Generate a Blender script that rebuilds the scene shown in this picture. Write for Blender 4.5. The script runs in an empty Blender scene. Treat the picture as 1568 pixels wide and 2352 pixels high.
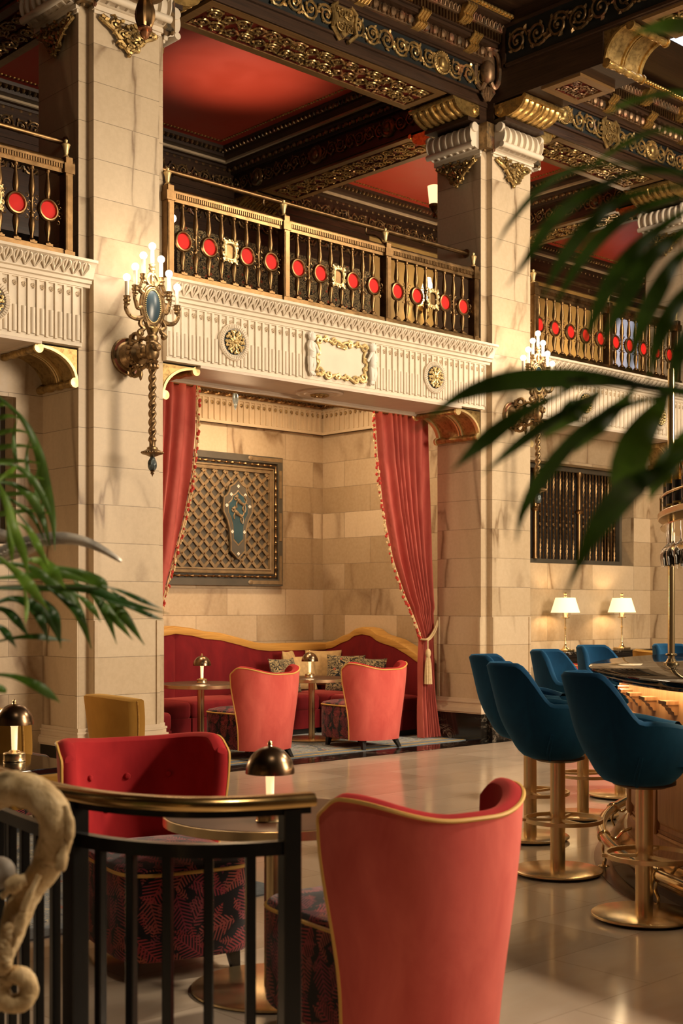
import bpy, bmesh, math, random
from mathutils import Vector, Matrix
random.seed(7)
COL = bpy.context.scene.collection
PI = math.pi; cos = math.cos; sin = math.sin; R = math.radians
TH = R(43); CT, ST = cos(TH), sin(TH)      # angle of the hall's long wall to the line of sight
FP, HY, EYE = 3000.0, 1392.0, 1.4           # focal length in pixels, horizon row, eye height

def atD(px, py, d):
    """point at depth d seen in direction (px, py)"""
    r = (px - 784) / FP * d
    return Vector((r * CT + d * ST, -r * ST + d * CT, EYE + (HY - py) * d / FP))

def rd(r, d, z=0.0):
    """point r metres to the right of and d metres ahead of the viewer"""
    return Vector((r * CT + d * ST, -r * ST + d * CT, z))

# ---------------------------------------------------------------- mesh builder
class MB:
    def __init__(s):
        s.v = []; s.f = []
    def add(s, vs, fs, M=None):
        o = len(s.v)
        for v in vs:
            v = Vector(v)
            s.v.append(M @ v if M else v)
        for f in fs:
            s.f.append([i + o for i in f])
        return s
    def box(s, x0, x1, y0, y1, z0, z1, M=None):
        vs = [(x, y, z) for z in (z0, z1) for y in (y0, y1) for x in (x0, x1)]
        return s.add(vs, [(0, 2, 3, 1), (4, 5, 7, 6), (0, 1, 5, 4), (2, 6, 7, 3), (0, 4, 6, 2), (1, 3, 7, 5)], M)
    def bbox(s, x0, x1, y0, y1, z0, z1, b=0.01, M=None):
        """box with all edges chamfered"""
        vs = []; idx = {}
        X = (x0, x1); Y = (y0, y1); Z = (z0, z1)
        for k in range(2):
            for j in range(2):
                for i in range(2):
                    sx = b if i == 0 else -b; sy = b if j == 0 else -b; sz = b if k == 0 else -b
                    idx[i, j, k, 0] = len(vs); vs.append((X[i], Y[j] + sy, Z[k] + sz))
                    idx[i, j, k, 1] = len(vs); vs.append((X[i] + sx, Y[j], Z[k] + sz))
                    idx[i, j, k, 2] = len(vs); vs.append((X[i] + sx, Y[j] + sy, Z[k]))
        fs = []
        for a in (0, 1):
            fs.append([idx[a, 0, 0, 0], idx[a, 1, 0, 0], idx[a, 1, 1, 0], idx[a, 0, 1, 0]])
            fs.append([idx[0, a, 0, 1], idx[1, a, 0, 1], idx[1, a, 1, 1], idx[0, a, 1, 1]])
            fs.append([idx[0, 0, a, 2], idx[1, 0, a, 2], idx[1, 1, a, 2], idx[0, 1, a, 2]])
            for c in (0, 1):
                fs.append([idx[0, a, c, 1], idx[1, a, c, 1], idx[1, a, c, 2], idx[0, a, c, 2]])
                fs.append([idx[a, 0, c, 0], idx[a, 1, c, 0], idx[a, 1, c, 2], idx[a, 0, c, 2]])
                fs.append([idx[a, c, 0, 0], idx[a, c, 1, 0], idx[a, c, 1, 1], idx[a, c, 0, 1]])
                for e in (0, 1):
                    fs.append([idx[a, c, e, 0], idx[a, c, e, 1], idx[a, c, e, 2]])
        return s.add(vs, fs, M)
    def prism(s, poly, a0, a1, axis='z', M=None):
        n = len(poly); vs = []
        for a in (a0, a1):
            for p, q in poly:
                vs.append((p, q, a) if axis == 'z' else ((p, a, q) if axis == 'y' else (a, p, q)))
        fs = [list(range(n))[::-1], list(range(n, 2 * n))]
        for i in range(n):
            j = (i + 1) % n
            fs.append([i, j, j + n, i + n])
        return s.add(vs, fs, M)
    def lathe(s, prof, n=24, M=None, a0=0.0, a1=2 * PI, cx=0, cy=0, twist=0, cap=True):
        full = abs(a1 - a0) > 2 * PI - 1e-4
        m = n if full else n + 1
        vs = []
        for r, z in prof:
            for i in range(m):
                a = a0 + (a1 - a0) * i / n
                vs.append((cx + r * cos(a), cy + r * sin(a), z))
        fs = []
        for k in range(len(prof) - 1):
            for i in range(n):
                j = (i + 1) % m
                fs.append([k * m + i, k * m + j, (k + 1) * m + j, (k + 1) * m + i])
        if full and cap:
            if prof[0][0] > 1e-5: fs.append(list(range(m))[::-1])
            if prof[-1][0] > 1e-5: fs.append([(len(prof) - 1) * m + i for i in range(m)])
        return s.add(vs, fs, M)
    def tube(s, pts, r, n=8, closed=False, cap=True, M=None, flat=1.0, up=None):
        pts = [Vector(p) for p in pts]
        N = len(pts)
        rs = r if isinstance(r, (list, tuple)) else [r] * N
        vs = []; fs = []
        t0 = (pts[1] - pts[0]).normalized()
        ref = Vector(up) if up else (Vector((0, 0, 1)) if abs(t0.z) < 0.9 else Vector((1, 0, 0)))
        u = (ref - t0 * ref.dot(t0)).normalized()
        for i in range(N):
            if closed:
                t = (pts[(i + 1) % N] - pts[i - 1])
            else:
                t = pts[min(i + 1, N - 1)] - pts[max(i - 1, 0)]
            if t.length < 1e-9: t = t0.copy()
            t.normalize()
            u = u - t * u.dot(t)
            if u.length < 1e-6: u = t.orthogonal()
            u.normalize(); w = t.cross(u)
            for k in range(n):
                a = 2 * PI * k / n
                vs.append(pts[i] + (u * cos(a) * flat + w * sin(a)) * rs[i])
        M_ = N if closed else N - 1
        for i in range(M_):
            i2 = (i + 1) % N
            for k in range(n):
                k2 = (k + 1) % n
                fs.append([i * n + k, i * n + k2, i2 * n + k2, i2 * n + k])
        if cap and not closed:
            fs.append(list(range(n))[::-1]); fs.append([(N - 1) * n + k for k in range(n)])
        return s.add(vs, fs, M)
    def grid(s, P, cu=False, cv=False, M=None):
        a = len(P); b = len(P[0]); vs = [p for row in P for p in row]; fs = []
        for i in range(a if cu else a - 1):
            for j in range(b if cv else b - 1):
                i2 = (i + 1) % a; j2 = (j + 1) % b
                fs.append([i * b + j, i * b + j2, i2 * b + j2, i2 * b + j])
        return s.add(vs, fs, M)
    def sph(s, c, r, n=12, m=8, M=None):
        c = Vector(c); rr = r if isinstance(r, (tuple, list)) else (r, r, r)
        vs = [c + Vector((0, 0, -rr[2]))]; fs = []
        for k in range(1, m):
            p = -PI / 2 + PI * k / m
            for i in range(n):
                a = 2 * PI * i / n
                vs.append(c + Vector((rr[0] * cos(p) * cos(a), rr[1] * cos(p) * sin(a), rr[2] * sin(p))))
        vs.append(c + Vector((0, 0, rr[2])))
        for i in range(n):
            j = (i + 1) % n
            fs.append([0, 1 + j, 1 + i])
            for k in range(m - 2):
                fs.append([1 + k * n + i, 1 + k * n + j, 1 + (k + 1) * n + j, 1 + (k + 1) * n + i])
            fs.append([1 + (m - 2) * n + i, 1 + (m - 2) * n + j, len(vs) - 1])
        return s.add(vs, fs, M)
    def ring_sweep(s, x0, x1, y0, y1, prof):
        """mitred moulding round a rectangle; prof = [(offset inwards, z)]"""
        P = []
        for o, z in prof:
            P.append([(x0 + o, y0 + o, z), (x1 - o, y0 + o, z), (x1 - o, y1 - o, z), (x0 + o, y1 - o, z)])
        return s.grid(P, cv=True)
    def run(s, prof, a0, a1, axis='x', base=0.0, sign=-1, ends=True):
        """straight moulding; prof=[(projection, z)] closed polygon extruded along an axis"""
        poly = [(base + sign * p, z) for p, z in prof]
        return s.prism(poly, a0, a1, 'x' if axis == 'x' else 'y')
    def build(s, name, mat, parent=None, smooth=38, uv=True):
        me = bpy.data.meshes.new(name)
        me.from_pydata([tuple(v) for v in s.v], [], s.f)
        bm = bmesh.new(); bm.from_mesh(me)
        bmesh.ops.recalc_face_normals(bm, faces=bm.faces)
        bm.to_mesh(me); bm.free()
        me.materials.append(mat)
        if uv:
            lay = me.uv_layers.new(name='UVMap').data
            co = me.vertices
            for p in me.polygons:
                n = p.normal; ax = max(range(3), key=lambda k: abs(n[k]))
                for li in p.loop_indices:
                    v = co[me.loops[li].vertex_index].co
                    lay[li].uv = (v.y, v.z) if ax == 0 else ((v.x, v.z) if ax == 1 else (v.x, v.y))
        if smooth:
            me.polygons.foreach_set('use_smooth', [True] * len(me.polygons))
            me.set_sharp_from_angle(angle=R(smooth))
        o = bpy.data.objects.new(name, me)
        COL.objects.link(o)
        if parent: o.parent = parent
        return o

def tag(o, label=None, cat=None, group=None, kind=None):
    if label: o['label'] = label
    if cat: o['category'] = cat
    if group: o['group'] = group
    if kind: o['kind'] = kind
    return o

def thing(name, label, cat, loc=(0, 0, 0), rz=0.0, group=None, kind=None):
    o = bpy.data.objects.new(name, None); COL.objects.link(o)
    o.empty_display_size = 0.1
    o.location = loc; o.rotation_euler = (0, 0, rz)
    return tag(o, label, cat, group, kind)

def copy_tree(o, parent=None):
    c = o.copy(); COL.objects.link(c)
    if parent is not None: c.parent = parent
    for ch in list(o.children): copy_tree(ch, c)
    return c

def dup(o, loc, rz=0.0, label=None, group=None):
    c = copy_tree(o)
    c.location = loc; c.rotation_euler = (0, 0, rz)
    if label: c['label'] = label
    if group: c['group'] = group
    return c

def lerp(a, b, t): return a + (b - a) * t
def sst(a, b, x):
    t = max(0.0, min(1.0, (x - a) / (b - a))); return t * t * (3 - 2 * t)
def arc(cx, cy, r, a0, a1, n):
    return [(cx + r * cos(R(a0 + (a1 - a0) * i / n)), cy + r * sin(R(a0 + (a1 - a0) * i / n))) for i in range(n + 1)]
def interp(tab, x):
    if x <= tab[0][0]: return tab[0][1]
    for (a, b), (c, d) in zip(tab, tab[1:]):
        if x <= c: return b + (d - b) * (x - a) / (c - a)
    return tab[-1][1]
def bez(p0, p1, p2, n=12, p3=None):
    out = []
    for i in range(n + 1):
        t = i / n; u = 1 - t
        if p3 is None:
            out.append(Vector(p0) * u * u + Vector(p1) * 2 * u * t + Vector(p2) * t * t)
        else:
            out.append(Vector(p0) * u**3 + Vector(p1) * 3 * u * u * t + Vector(p2) * 3 * u * t * t + Vector(p3) * t**3)
    return out
def catmull(P, k=6):
    P = [Vector(p) for p in P]; out = []
    for i in range(len(P) - 1):
        p0 = P[max(i - 1, 0)]; p1 = P[i]; p2 = P[i + 1]; p3 = P[min(i + 2, len(P) - 1)]
        for j in range(k):
            t = j / k
            out.append(0.5 * ((2 * p1) + (p2 - p0) * t + (2 * p0 - 5 * p1 + 4 * p2 - p3) * t * t + (3 * p1 - p0 - 3 * p2 + p3) * t**3))
    out.append(P[-1]); return out

# ---------------------------------------------------------------- materials
class NT:
    def __init__(s, name):
        s.m = bpy.data.materials.new(name); s.m.use_nodes = True
        s.t = s.m.node_tree; s.t.nodes.clear()
        s.out = s.n('ShaderNodeOutputMaterial')
        s.p = s.n('ShaderNodeBsdfPrincipled')
        s.l(s.p.outputs[0], s.out.inputs[0])
    def n(s, typ, ins=None, **kw):
        nd = s.t.nodes.new(typ)
        for k, v in kw.items(): setattr(nd, k, v)
        if ins:
            for k, v in ins.items(): s.set(nd.inputs[k], v)
        return nd
    def set(s, sock, v):
        if hasattr(v, 'bl_idname') and hasattr(v, 'outputs'): s.l(v.outputs[0], sock)
        elif hasattr(v, 'is_output'): s.l(v, sock)
        else: sock.default_value = v
    def l(s, a, b): s.t.links.new(a, b)
    def P(s, **kw):
        for k, v in kw.items():
            key = {'base': 'Base Color', 'rough': 'Roughness', 'metal': 'Metallic', 'sheen': 'Sheen Weight', 'sheenr': 'Sheen Roughness',
                   'sheent': 'Sheen Tint', 'spec': 'Specular IOR Level', 'coat': 'Coat Weight', 'coatr': 'Coat Roughness', 'emit': 'Emission Color',
                   'es': 'Emission Strength', 'trans': 'Transmission Weight', 'ior': 'IOR', 'normal': 'Normal', 'aniso': 'Anisotropic', 'sss': 'Subsurface Weight', 'alpha': 'Alpha'}[k]
            if k in ('base', 'sheent', 'emit') and isinstance(v, tuple) and len(v) == 3: v = v + (1.0,)
            s.set(s.p.inputs[key], v)
        return s.m
    def uv(s): return s.n('ShaderNodeTexCoord').outputs['UV']
    def obj(s): return s.n('ShaderNodeTexCoord').outputs['Object']
    def map(s, vec, scale=(1, 1, 1), loc=(0, 0, 0), rot=(0, 0, 0)):
        return s.n('ShaderNodeMapping', {'Vector': vec, 'Scale': scale, 'Location': loc, 'Rotation': rot}).outputs[0]
    def noise(s, vec, scale=5.0, detail=4.0, rough=0.55, dist=0.0):
        return s.n('ShaderNodeTexNoise', {'Vector': vec, 'Scale': scale, 'Detail': detail, 'Roughness': rough, 'Distortion': dist}).outputs[0]
    def vor(s, vec, scale=5.0, feature='F1', out='Distance', rnd=1.0):
        return s.n('ShaderNodeTexVoronoi', {'Vector': vec, 'Scale': scale, 'Randomness': rnd}, feature=feature).outputs[out]
    def ramp(s, fac, stops, mode='LINEAR'):
        nd = s.n('ShaderNodeValToRGB', {'Fac': fac}); cr = nd.color_ramp; cr.interpolation = mode
        while len(cr.elements) < len(stops): cr.elements.new(0.5)
        for e, (p, c) in zip(cr.elements, stops):
            e.position = p
            e.color = (c, c, c, 1) if isinstance(c, (int, float)) else (c + (1.0,) if len(c) == 3 else c)
        return nd.outputs[0]
    def mix(s, fac, a, b, mode='MIX'):
        nd = s.n('ShaderNodeMix', data_type='RGBA', blend_type=mode)
        for k, v in ((0, fac), (6, a), (7, b)):
            if isinstance(v, tuple) and len(v) == 3: v = v + (1.0,)
            s.set(nd.inputs[k], v)
        return nd.outputs[2]
    def math(s, op, a, b=0.0, c=0.0):
        nd = s.n('ShaderNodeMath', operation=op)
        s.set(nd.inputs[0], a); s.set(nd.inputs[1], b); s.set(nd.inputs[2], c)
        return nd.outputs[0]
    def bump(s, h, strength=0.3, dist=0.01):
        return s.n('ShaderNodeBump', {'Height': h, 'Strength': strength, 'Distance': dist}).outputs[0]

def plain(name, base, rough=0.5, metal=0.0, var=0.15, vs=6.0, **kw):
    """one colour with slight procedural mottling"""
    t = NT(name)
    n = t.noise(t.obj(), vs, 3)
    lo = tuple(c * (1 - var) for c in base); hi = tuple(min(1.0, c * (1 + var)) for c in base)
    t.P(base=t.ramp(n, [(0.3, lo), (0.7, hi)]), rough=rough, metal=metal, **kw)
    return t.m

def make_stone(name, bw, bh=0.301, oz=0.092, c1=(0.60, 0.455, 0.30), c2=(0.50, 0.365, 0.23), ox=0.0, offs=0.5):
    t = NT(name); uv = t.uv()
    v = t.map(uv, loc=(ox, -oz, 0))
    br = t.n('ShaderNodeTexBrick', {'Vector': v, 'Scale': 1.0, 'Color1': c1 + (1,), 'Color2': c2 + (1,), 'Mortar': tuple(c * 0.45 for c in c2) + (1,),
             'Mortar Size': 0.0028, 'Mortar Smooth': 0.15, 'Bias': 0.1, 'Brick Width': bw, 'Row Height': bh}, offset=offs)
    # each block carries its own clouding: shift the noise by the block tone
    shift = t.n('ShaderNodeVectorMath', {0: t.obj(), 1: br.outputs['Color']}, operation='MULTIPLY_ADD')
    t.set(shift.inputs[1], (1, 1, 1)); t.l(br.outputs['Color'], shift.inputs[2])
    sv = shift.outputs[0]
    cl = t.noise(sv, 1.8, 5, 0.6, 0.6)
    vn = t.noise(t.map(sv, (1, 1, 0.55), rot=(0.5, 0.35, 0)), 1.5, 4, 0.5, 1.3)
    vein = t.math('ABSOLUTE', t.math('SUBTRACT', vn, 0.5))
    vm = t.ramp(vein, [(0.0, 1.0), (0.006, 0.75), (0.02, 0.22), (0.06, 0.0)])
    gate = t.ramp(t.noise(sv, 1.1, 2), [(0.40, 0.0), (0.52, 1.0)])
    col = t.mix(t.ramp(cl, [(0.4, 0.0), (0.8, 0.38)]), br.outputs['Color'], (0.66, 0.53, 0.385))
    col = t.mix(t.math('MULTIPLY', vm, gate), col, (0.17, 0.098, 0.042))
    fine = t.noise(t.obj(), 30, 3)
    col = t.mix(0.12, col, t.ramp(fine, [(0.35, (0.40, 0.29, 0.18)), (0.65, (0.72, 0.58, 0.42))]))
    t.P(base=col, rough=t.ramp(fine, [(0.3, 0.38), (0.7, 0.5)]), normal=t.bump(br.outputs['Fac'], 0.5, -0.004))
    return t.m

def make_floor():
    t = NT('polished_floor_marble'); uv = t.uv()
    br = t.n('ShaderNodeTexBrick', {'Vector': uv, 'Scale': 1.0, 'Color1': (0.61, 0.50, 0.385, 1), 'Color2': (0.41, 0.31, 0.215, 1), 'Mortar': (0.30, 0.23, 0.16, 1),
             'Mortar Size': 0.002, 'Mortar Smooth': 0.1, 'Bias': -0.25, 'Brick Width': 0.92, 'Row Height': 0.46}, offset=0.5)
    sh = t.n('ShaderNodeVectorMath', {0: uv}, operation='MULTIPLY_ADD'); t.set(sh.inputs[1], (1, 3.2, 1)); t.l(br.outputs['Color'], sh.inputs[2])
    n = t.noise(sh.outputs[0], 2.2, 6, 0.6, 0.8)
    col = t.mix(t.ramp(n, [(0.35, 0.0), (0.7, 0.5)]), br.outputs['Color'], (0.57, 0.485, 0.385))
    t.P(base=col, rough=t.ramp(t.noise(uv, 3, 4), [(0.3, 0.10), (0.7, 0.18)]), spec=0.6)
    return t.m

def make_wood(name, dark, light, scale=1.0, rough=0.4, axis='x', ringy=2.0, **kw):
    t = NT(name); uv = t.uv()
    sc = (1.2 * scale, 26 * scale, 1) if axis == 'x' else (26 * scale, 1.2 * scale, 1)
    n = t.noise(t.map(uv, sc), 1.0, 5, 0.6, ringy)
    big = t.noise(t.map(uv, (sc[0] * 0.3, sc[1] * 0.3, 1)), 1.0, 2)
    col = t.ramp(n, [(0.3, dark), (0.52, tuple(lerp(a, b, 0.6) for a, b in zip(dark, light))), (0.75, light)])
    col = t.mix(t.ramp(big, [(0.35, 0.0), (0.7, 0.45)]), col, dark)
    t.P(base=col, rough=rough, normal=t.bump(n, 0.15, 0.003), **kw)
    return t.m

def make_velvet(name, base, dark, sheen=0.6, st=None):
    t = NT(name); o = t.obj()
    n = t.noise(t.map(o, (7, 7, 3)), 1.0, 4, 0.6, 0.5); f = t.noise(o, 220, 2)
    col = t.mix(t.ramp(n, [(0.3, 0.0), (0.7, 1.0)]), dark, base)
    t.P(base=col, rough=0.85, sheen=sheen, sheenr=0.42, sheent=st or tuple(min(1, c * 1.6 + 0.06) for c in base), spec=0.15, normal=t.bump(f, 0.12, 0.002))
    return t.m

def make_metal(name, base, rough=0.3, var=0.12, tarn=None, brushed=None, kwm=1.0):
    t = NT(name); o = t.obj()
    n = t.noise(o, 9, 4)
    lo = tuple(c * (1 - var) for c in base)
    col = t.ramp(n, [(0.35, lo), (0.65, base)])
    if tarn:
        col = t.mix(t.ramp(t.noise(o, 26, 5, 0.65), [(0.45, 0.0), (0.68, 0.85)]), col, tarn)
    r = t.ramp(n, [(0.3, rough * 0.85), (0.7, min(1, rough * 1.2))])
    kw = {}
    if brushed:
        f = t.noise(t.map(o, brushed), 1.0, 3)
        kw['normal'] = t.bump(f, 0.06, 0.001)
        r = t.ramp(f, [(0.3, rough * 0.8), (0.7, rough * 1.25)])
    t.P(base=col, metal=kwm, rough=r, **kw)
    return t.m

def make_polychrome(name, gold=(0.62, 0.42, 0.17), patch=((0.30, 0.035, 0.02), (0.03, 0.06, 0.06)), rough=0.36, amount=0.45):
    """old gilding with worn and painted patches"""
    t = NT(name); o = t.obj()
    n = t.noise(o, 5, 4, 0.6); n2 = t.noise(o, 17, 4, 0.6, 0.4); n3 = t.noise(t.map(o, loc=(3, 7, 1)), 9, 3)
    col = t.mix(t.ramp(n2, [(0.4, 0.0), (0.7, 1.0)]), gold, tuple(c * 0.45 for c in gold))
    col = t.mix(t.ramp(n, [(0.55, 0.0), (0.62, amount)]), col, patch[0])
    col = t.mix(t.ramp(n3, [(0.57, 0.0), (0.64, amount)]), col, patch[1])
    met = t.ramp(n, [(0.55, 0.72), (0.62, 0.3)])
    t.P(base=col, metal=met, rough=rough, normal=t.bump(t.noise(o, 60, 3), 0.25, 0.003))
    return t.m

def make_black_marble(name, rough=0.08, spec=0.6, coat=0.0):
    t = NT(name); o = t.obj()
    w = t.noise(o, 2.4, 6, 0.62, 2.2)
    v = t.math('ABSOLUTE', t.math('SUBTRACT', w, 0.5))
    gate = t.ramp(t.noise(o, 2.0, 3), [(0.45, 0.0), (0.65, 1.0)])
    m = t.math('MULTIPLY', t.ramp(v, [(0.0, 1.0), (0.012, 0.25), (0.035, 0.0)]), gate)
    t.P(base=t.mix(m, (0.012, 0.010, 0.008), (0.50, 0.42, 0.32)), rough=rough, spec=spec, coat=coat, coatr=0.03)
    return t.m

def make_frond_fabric():
    """dark cloth with palm fronds and leaf sprigs"""
    t = NT('palm_frond_print_fabric'); uv = t.uv()
    def layer(scale, loc, freq, slope, width, pos):
        vv = t.map(uv, (scale, scale, scale), loc)
        nd = t.n('ShaderNodeTexVoronoi', {'Vector': vv, 'Scale': 1.0, 'Randomness': 0.85}, feature='F1', voronoi_dimensions='2D')
        d = t.n('ShaderNodeVectorMath', {0: vv, 1: nd.outputs['Position']}, operation='SUBTRACT').outputs[0]
        sep = t.n('ShaderNodeSeparateColor', {0: nd.outputs['Color']})
        rot = t.n('ShaderNodeVectorRotate', {'Vector': d, 'Angle': t.math('MULTIPLY', sep.outputs[0], 6.283)}, rotation_type='Z_AXIS')
        xyz = t.n('ShaderNodeSeparateXYZ', {0: rot.outputs[0]})
        s_ = t.math('ABSOLUTE', xyz.outputs[0]); tt = xyz.outputs[1]
        ph = t.math('SUBTRACT', t.math('MULTIPLY', tt, freq), t.math('MULTIPLY', s_, slope))
        st = t.math('SINE', ph)
        lim = t.math('SUBTRACT', width, t.math('MULTIPLY', t.math('ABSOLUTE', tt), 0.55))
        edge = t.math('GREATER_THAN', lim, s_)
        leaf = t.math('MULTIPLY', t.math('GREATER_THAN', st, t.math('MULTIPLY_ADD', s_, 1.5, pos)), edge)
        stem = t.math('LESS_THAN', s_, 0.016)
        m = t.math('MAXIMUM', leaf, t.math('MULTIPLY', stem, edge))
        return m, sep.outputs[1], st
    m1, k1, s1 = layer(9.0, (0, 0, 0), 48.0, 34.0, 0.50, -0.1)
    m2, k2, s2 = layer(16.0, (4.3, 2.1, 0), 36.0, 14.0, 0.30, 0.0)
    c1 = t.ramp(k1, [(0.0, (0.42, 0.055, 0.06)), (0.4, (0.22, 0.03, 0.06)), (0.75, (0.48, 0.13, 0.06)), (1.0, (0.30, 0.05, 0.10))])
    c2 = t.ramp(k2, [(0.0, (0.30, 0.03, 0.04)), (0.5, (0.40, 0.09, 0.07)), (1.0, (0.16, 0.03, 0.06))])
    col = t.mix(m2, (0.010, 0.007, 0.010), c2)
    col = t.mix(m1, col, c1)
    t.P(base=col, rough=0.8, sheen=0.25, spec=0.15)
    return t.m

def make_rug():
    t = NT('floral_rug_pile'); uv = t.uv()
    xyz = t.n('ShaderNodeSeparateXYZ', {0: uv}); n = t.noise(uv, 3.2, 5, 0.6, 2.2)
    v = t.vor(t.map(uv, loc=(0.3, 0.1, 0)), 5.0)
    lines = t.math('SINE', t.math('MULTIPLY', n, 60.0))
    col = t.mix(t.ramp(n, [(0.42, 0.0), (0.5, 1.0)]), (0.045, 0.065, 0.085), (0.16, 0.19, 0.21))
    col = t.mix(t.ramp(lines, [(0.72, 0.0), (0.85, 0.9)]), col, (0.42, 0.36, 0.24))
    col = t.mix(t.ramp(v, [(0.10, 1.0), (0.16, 0.0)]), col, (0.32, 0.10, 0.06))
    col = t.mix(t.ramp(t.noise(t.map(uv, loc=(9, 3, 0)), 6, 4, 0.6, 1.0), [(0.6, 0.0), (0.66, 0.8)]), col, (0.10, 0.12, 0.045))
    t.P(base=col, rough=0.95, sheen=0.2, spec=0.1, normal=t.bump(t.noise(uv, 160, 2), 0.3, 0.004))
    return t.m

def make_pattern_cushion():
    t = NT('black_gold_floral_fabric'); uv = t.obj()
    n = t.noise(uv, 9, 4, 0.6, 2.6)
    l1 = t.math('SINE', t.math('MULTIPLY', n, 42.0))
    col = t.mix(t.ramp(l1, [(0.15, 0.0), (0.35, 1.0)]), (0.012, 0.012, 0.014), (0.42, 0.32, 0.16))
    col = t.mix(t.ramp(t.vor(uv, 9.0), [(0.10, 1.0), (0.2, 0.0)]), col, (0.45, 0.10, 0.05))
    t.P(base=col, rough=0.85, sheen=0.2, spec=0.15)
    return t.m

def make_leaf(name, a, b, tip=None, trans=0.25):
    t = NT(name); o = t.obj()
    n = t.noise(t.map(o, (1, 1, 1)), 14, 3)
    col = t.ramp(n, [(0.3, a), (0.7, b)])
    t.P(base=col, rough=0.42, spec=0.45, normal=t.bump(t.noise(t.map(uv_ := t.uv(), (90, 90, 90)), 1.0, 2), 0.1, 0.002))
    tr = t.n('ShaderNodeBsdfTranslucent', {'Color': t.mix(0.5, col, (0.25, 0.5, 0.05))})
    mx = t.n('ShaderNodeMixShader', {0: trans}); t.l(t.p.outputs[0], mx.inputs[1]); t.l(tr.outputs[0], mx.inputs[2])
    t.l(mx.outputs[0], t.out.inputs[0])
    return t.m

def make_emit(name, col, s):
    t = NT(name); t.P(base=(0.8, 0.8, 0.8), emit=col, es=s, rough=0.5); return t.m

M = {}
M['stone_col'] = make_stone('column_marble', 4.0, c1=(0.59, 0.47, 0.315), c2=(0.51, 0.39, 0.245), ox=1.0)
M['stone_wall'] = make_stone('wall_marble', 0.86, c1=(0.58, 0.455, 0.30), c2=(0.34, 0.24, 0.13))
M['stone_plain'] = plain('smooth_marble', (0.62, 0.50, 0.36), 0.4, var=0.08, vs=4)
M['plaster'] = plain('cream_plaster', (0.72, 0.625, 0.49), 0.55, var=0.05, vs=5)
M['plaster_buff'] = plain('buff_plaster', (0.55, 0.43, 0.28), 0.6, var=0.08, vs=7)
M['soffit'] = plain('soffit_plaster', (0.60, 0.50, 0.40), 0.5, var=0.06)
M['floor'] = make_floor()
M['blackmarble'] = make_black_marble('black_veined_marble', 0.12)
M['bartop'] = make_black_marble('polished_bar_marble', 0.2, 0.0, 0.5)
M['darkwood'] = make_wood('dark_ceiling_oak', (0.016, 0.008, 0.004), (0.075, 0.036, 0.018), 1.0, 0.42)
M['soffitwood'] = make_wood('golden_brown_board', (0.16, 0.085, 0.030), (0.30, 0.17, 0.065), 1.0, 0.4)
M['oak'] = make_wood('bar_oak', (0.30, 0.13, 0.045), (0.60, 0.32, 0.13), 1.0, 0.35, 'y')
M['tablewood'] = make_wood('walnut_table_top', (0.042, 0.017, 0.009), (0.082, 0.034, 0.018), 0.7, 0.4, spec=0.25)
M['gildtrim'] = make_wood('golden_sofa_trim_wood', (0.36, 0.17, 0.03), (0.62, 0.34, 0.08), 0.8, 0.38)
M['relief'] = make_polychrome('gilded_relief', rough=0.30)
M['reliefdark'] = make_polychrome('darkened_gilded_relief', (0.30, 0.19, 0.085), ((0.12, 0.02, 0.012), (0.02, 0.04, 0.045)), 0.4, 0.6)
M['reliefpale'] = make_polychrome('buff_gilded_moulding', (0.36, 0.225, 0.125), ((0.30, 0.06, 0.03), (0.07, 0.09, 0.08)), 0.45, 0.5)
M['teal'] = plain('teal_ground_paint', (0.006, 0.010, 0.011), 0.55, var=0.4)
M['redground'] = plain('oxblood_ground_paint', (0.17, 0.022, 0.014), 0.5, var=0.5)
M['gold'] = make_metal('burnished_gold_leaf', (0.76, 0.50, 0.17), 0.27, 0.2, (0.33, 0.19, 0.06), None, 0.8)
M['oldgold'] = make_metal('antique_gold', (0.50, 0.34, 0.13), 0.40, 0.25, (0.16, 0.095, 0.035), None, 0.75)
M['gilt'] = plain('pale_gilt', (0.80, 0.60, 0.28), 0.4, metal=0.6, var=0.15)
M['brass'] = plain('polished_brass', (0.86, 0.66, 0.36), 0.15, metal=0.92, var=0.02, vs=1.5)
M['satinbrass'] = plain('satin_brass', (0.82, 0.62, 0.34), 0.27, metal=0.93, var=0.02, vs=1.5)
M['bronze'] = make_metal('gilt_bronze', (0.30, 0.18, 0.08), 0.36, 0.3, (0.20, 0.115, 0.05))
M['sconce'] = make_metal('antique_sconce_bronze', (0.36, 0.24, 0.12), 0.42, 0.3, (0.10, 0.06, 0.035))
M['domebrass'] = plain('dark_bronze_dome', (0.24, 0.155, 0.09), 0.26, metal=1.0, var=0.03, vs=3)
M['railbrass'] = make_metal('aged_brass_rail', (0.62, 0.40, 0.16), 0.2, 0.1)
M['ironblack'] = plain('black_lacquered_steel', (0.005, 0.0045, 0.004), 0.25, var=0.2, spec=0.45)
M['black'] = plain('black_gloss_lacquer', (0.006, 0.005, 0.005), 0.06, var=0.2, spec=0.6)
M['darkleg'] = plain('ebonised_leg', (0.012, 0.009, 0.008), 0.35, var=0.2)
M['grilledark'] = plain('dark_bronze_paint', (0.070, 0.058, 0.040), 0.5, var=0.15)
M['grillegold'] = plain('gilded_lattice_paint', (0.215, 0.145, 0.072), 0.45, metal=0.25, var=0.25, vs=12)
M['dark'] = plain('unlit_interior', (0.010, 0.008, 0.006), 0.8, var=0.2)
M['shieldblue'] = plain('teal_shield_enamel', (0.018, 0.050, 0.060), 0.4, var=0.2)
M['reddisc'] = plain('red_enamel_disc', (0.66, 0.018, 0.014), 0.6, var=0.06, spec=0.2)
M['redceil'] = None
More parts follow.
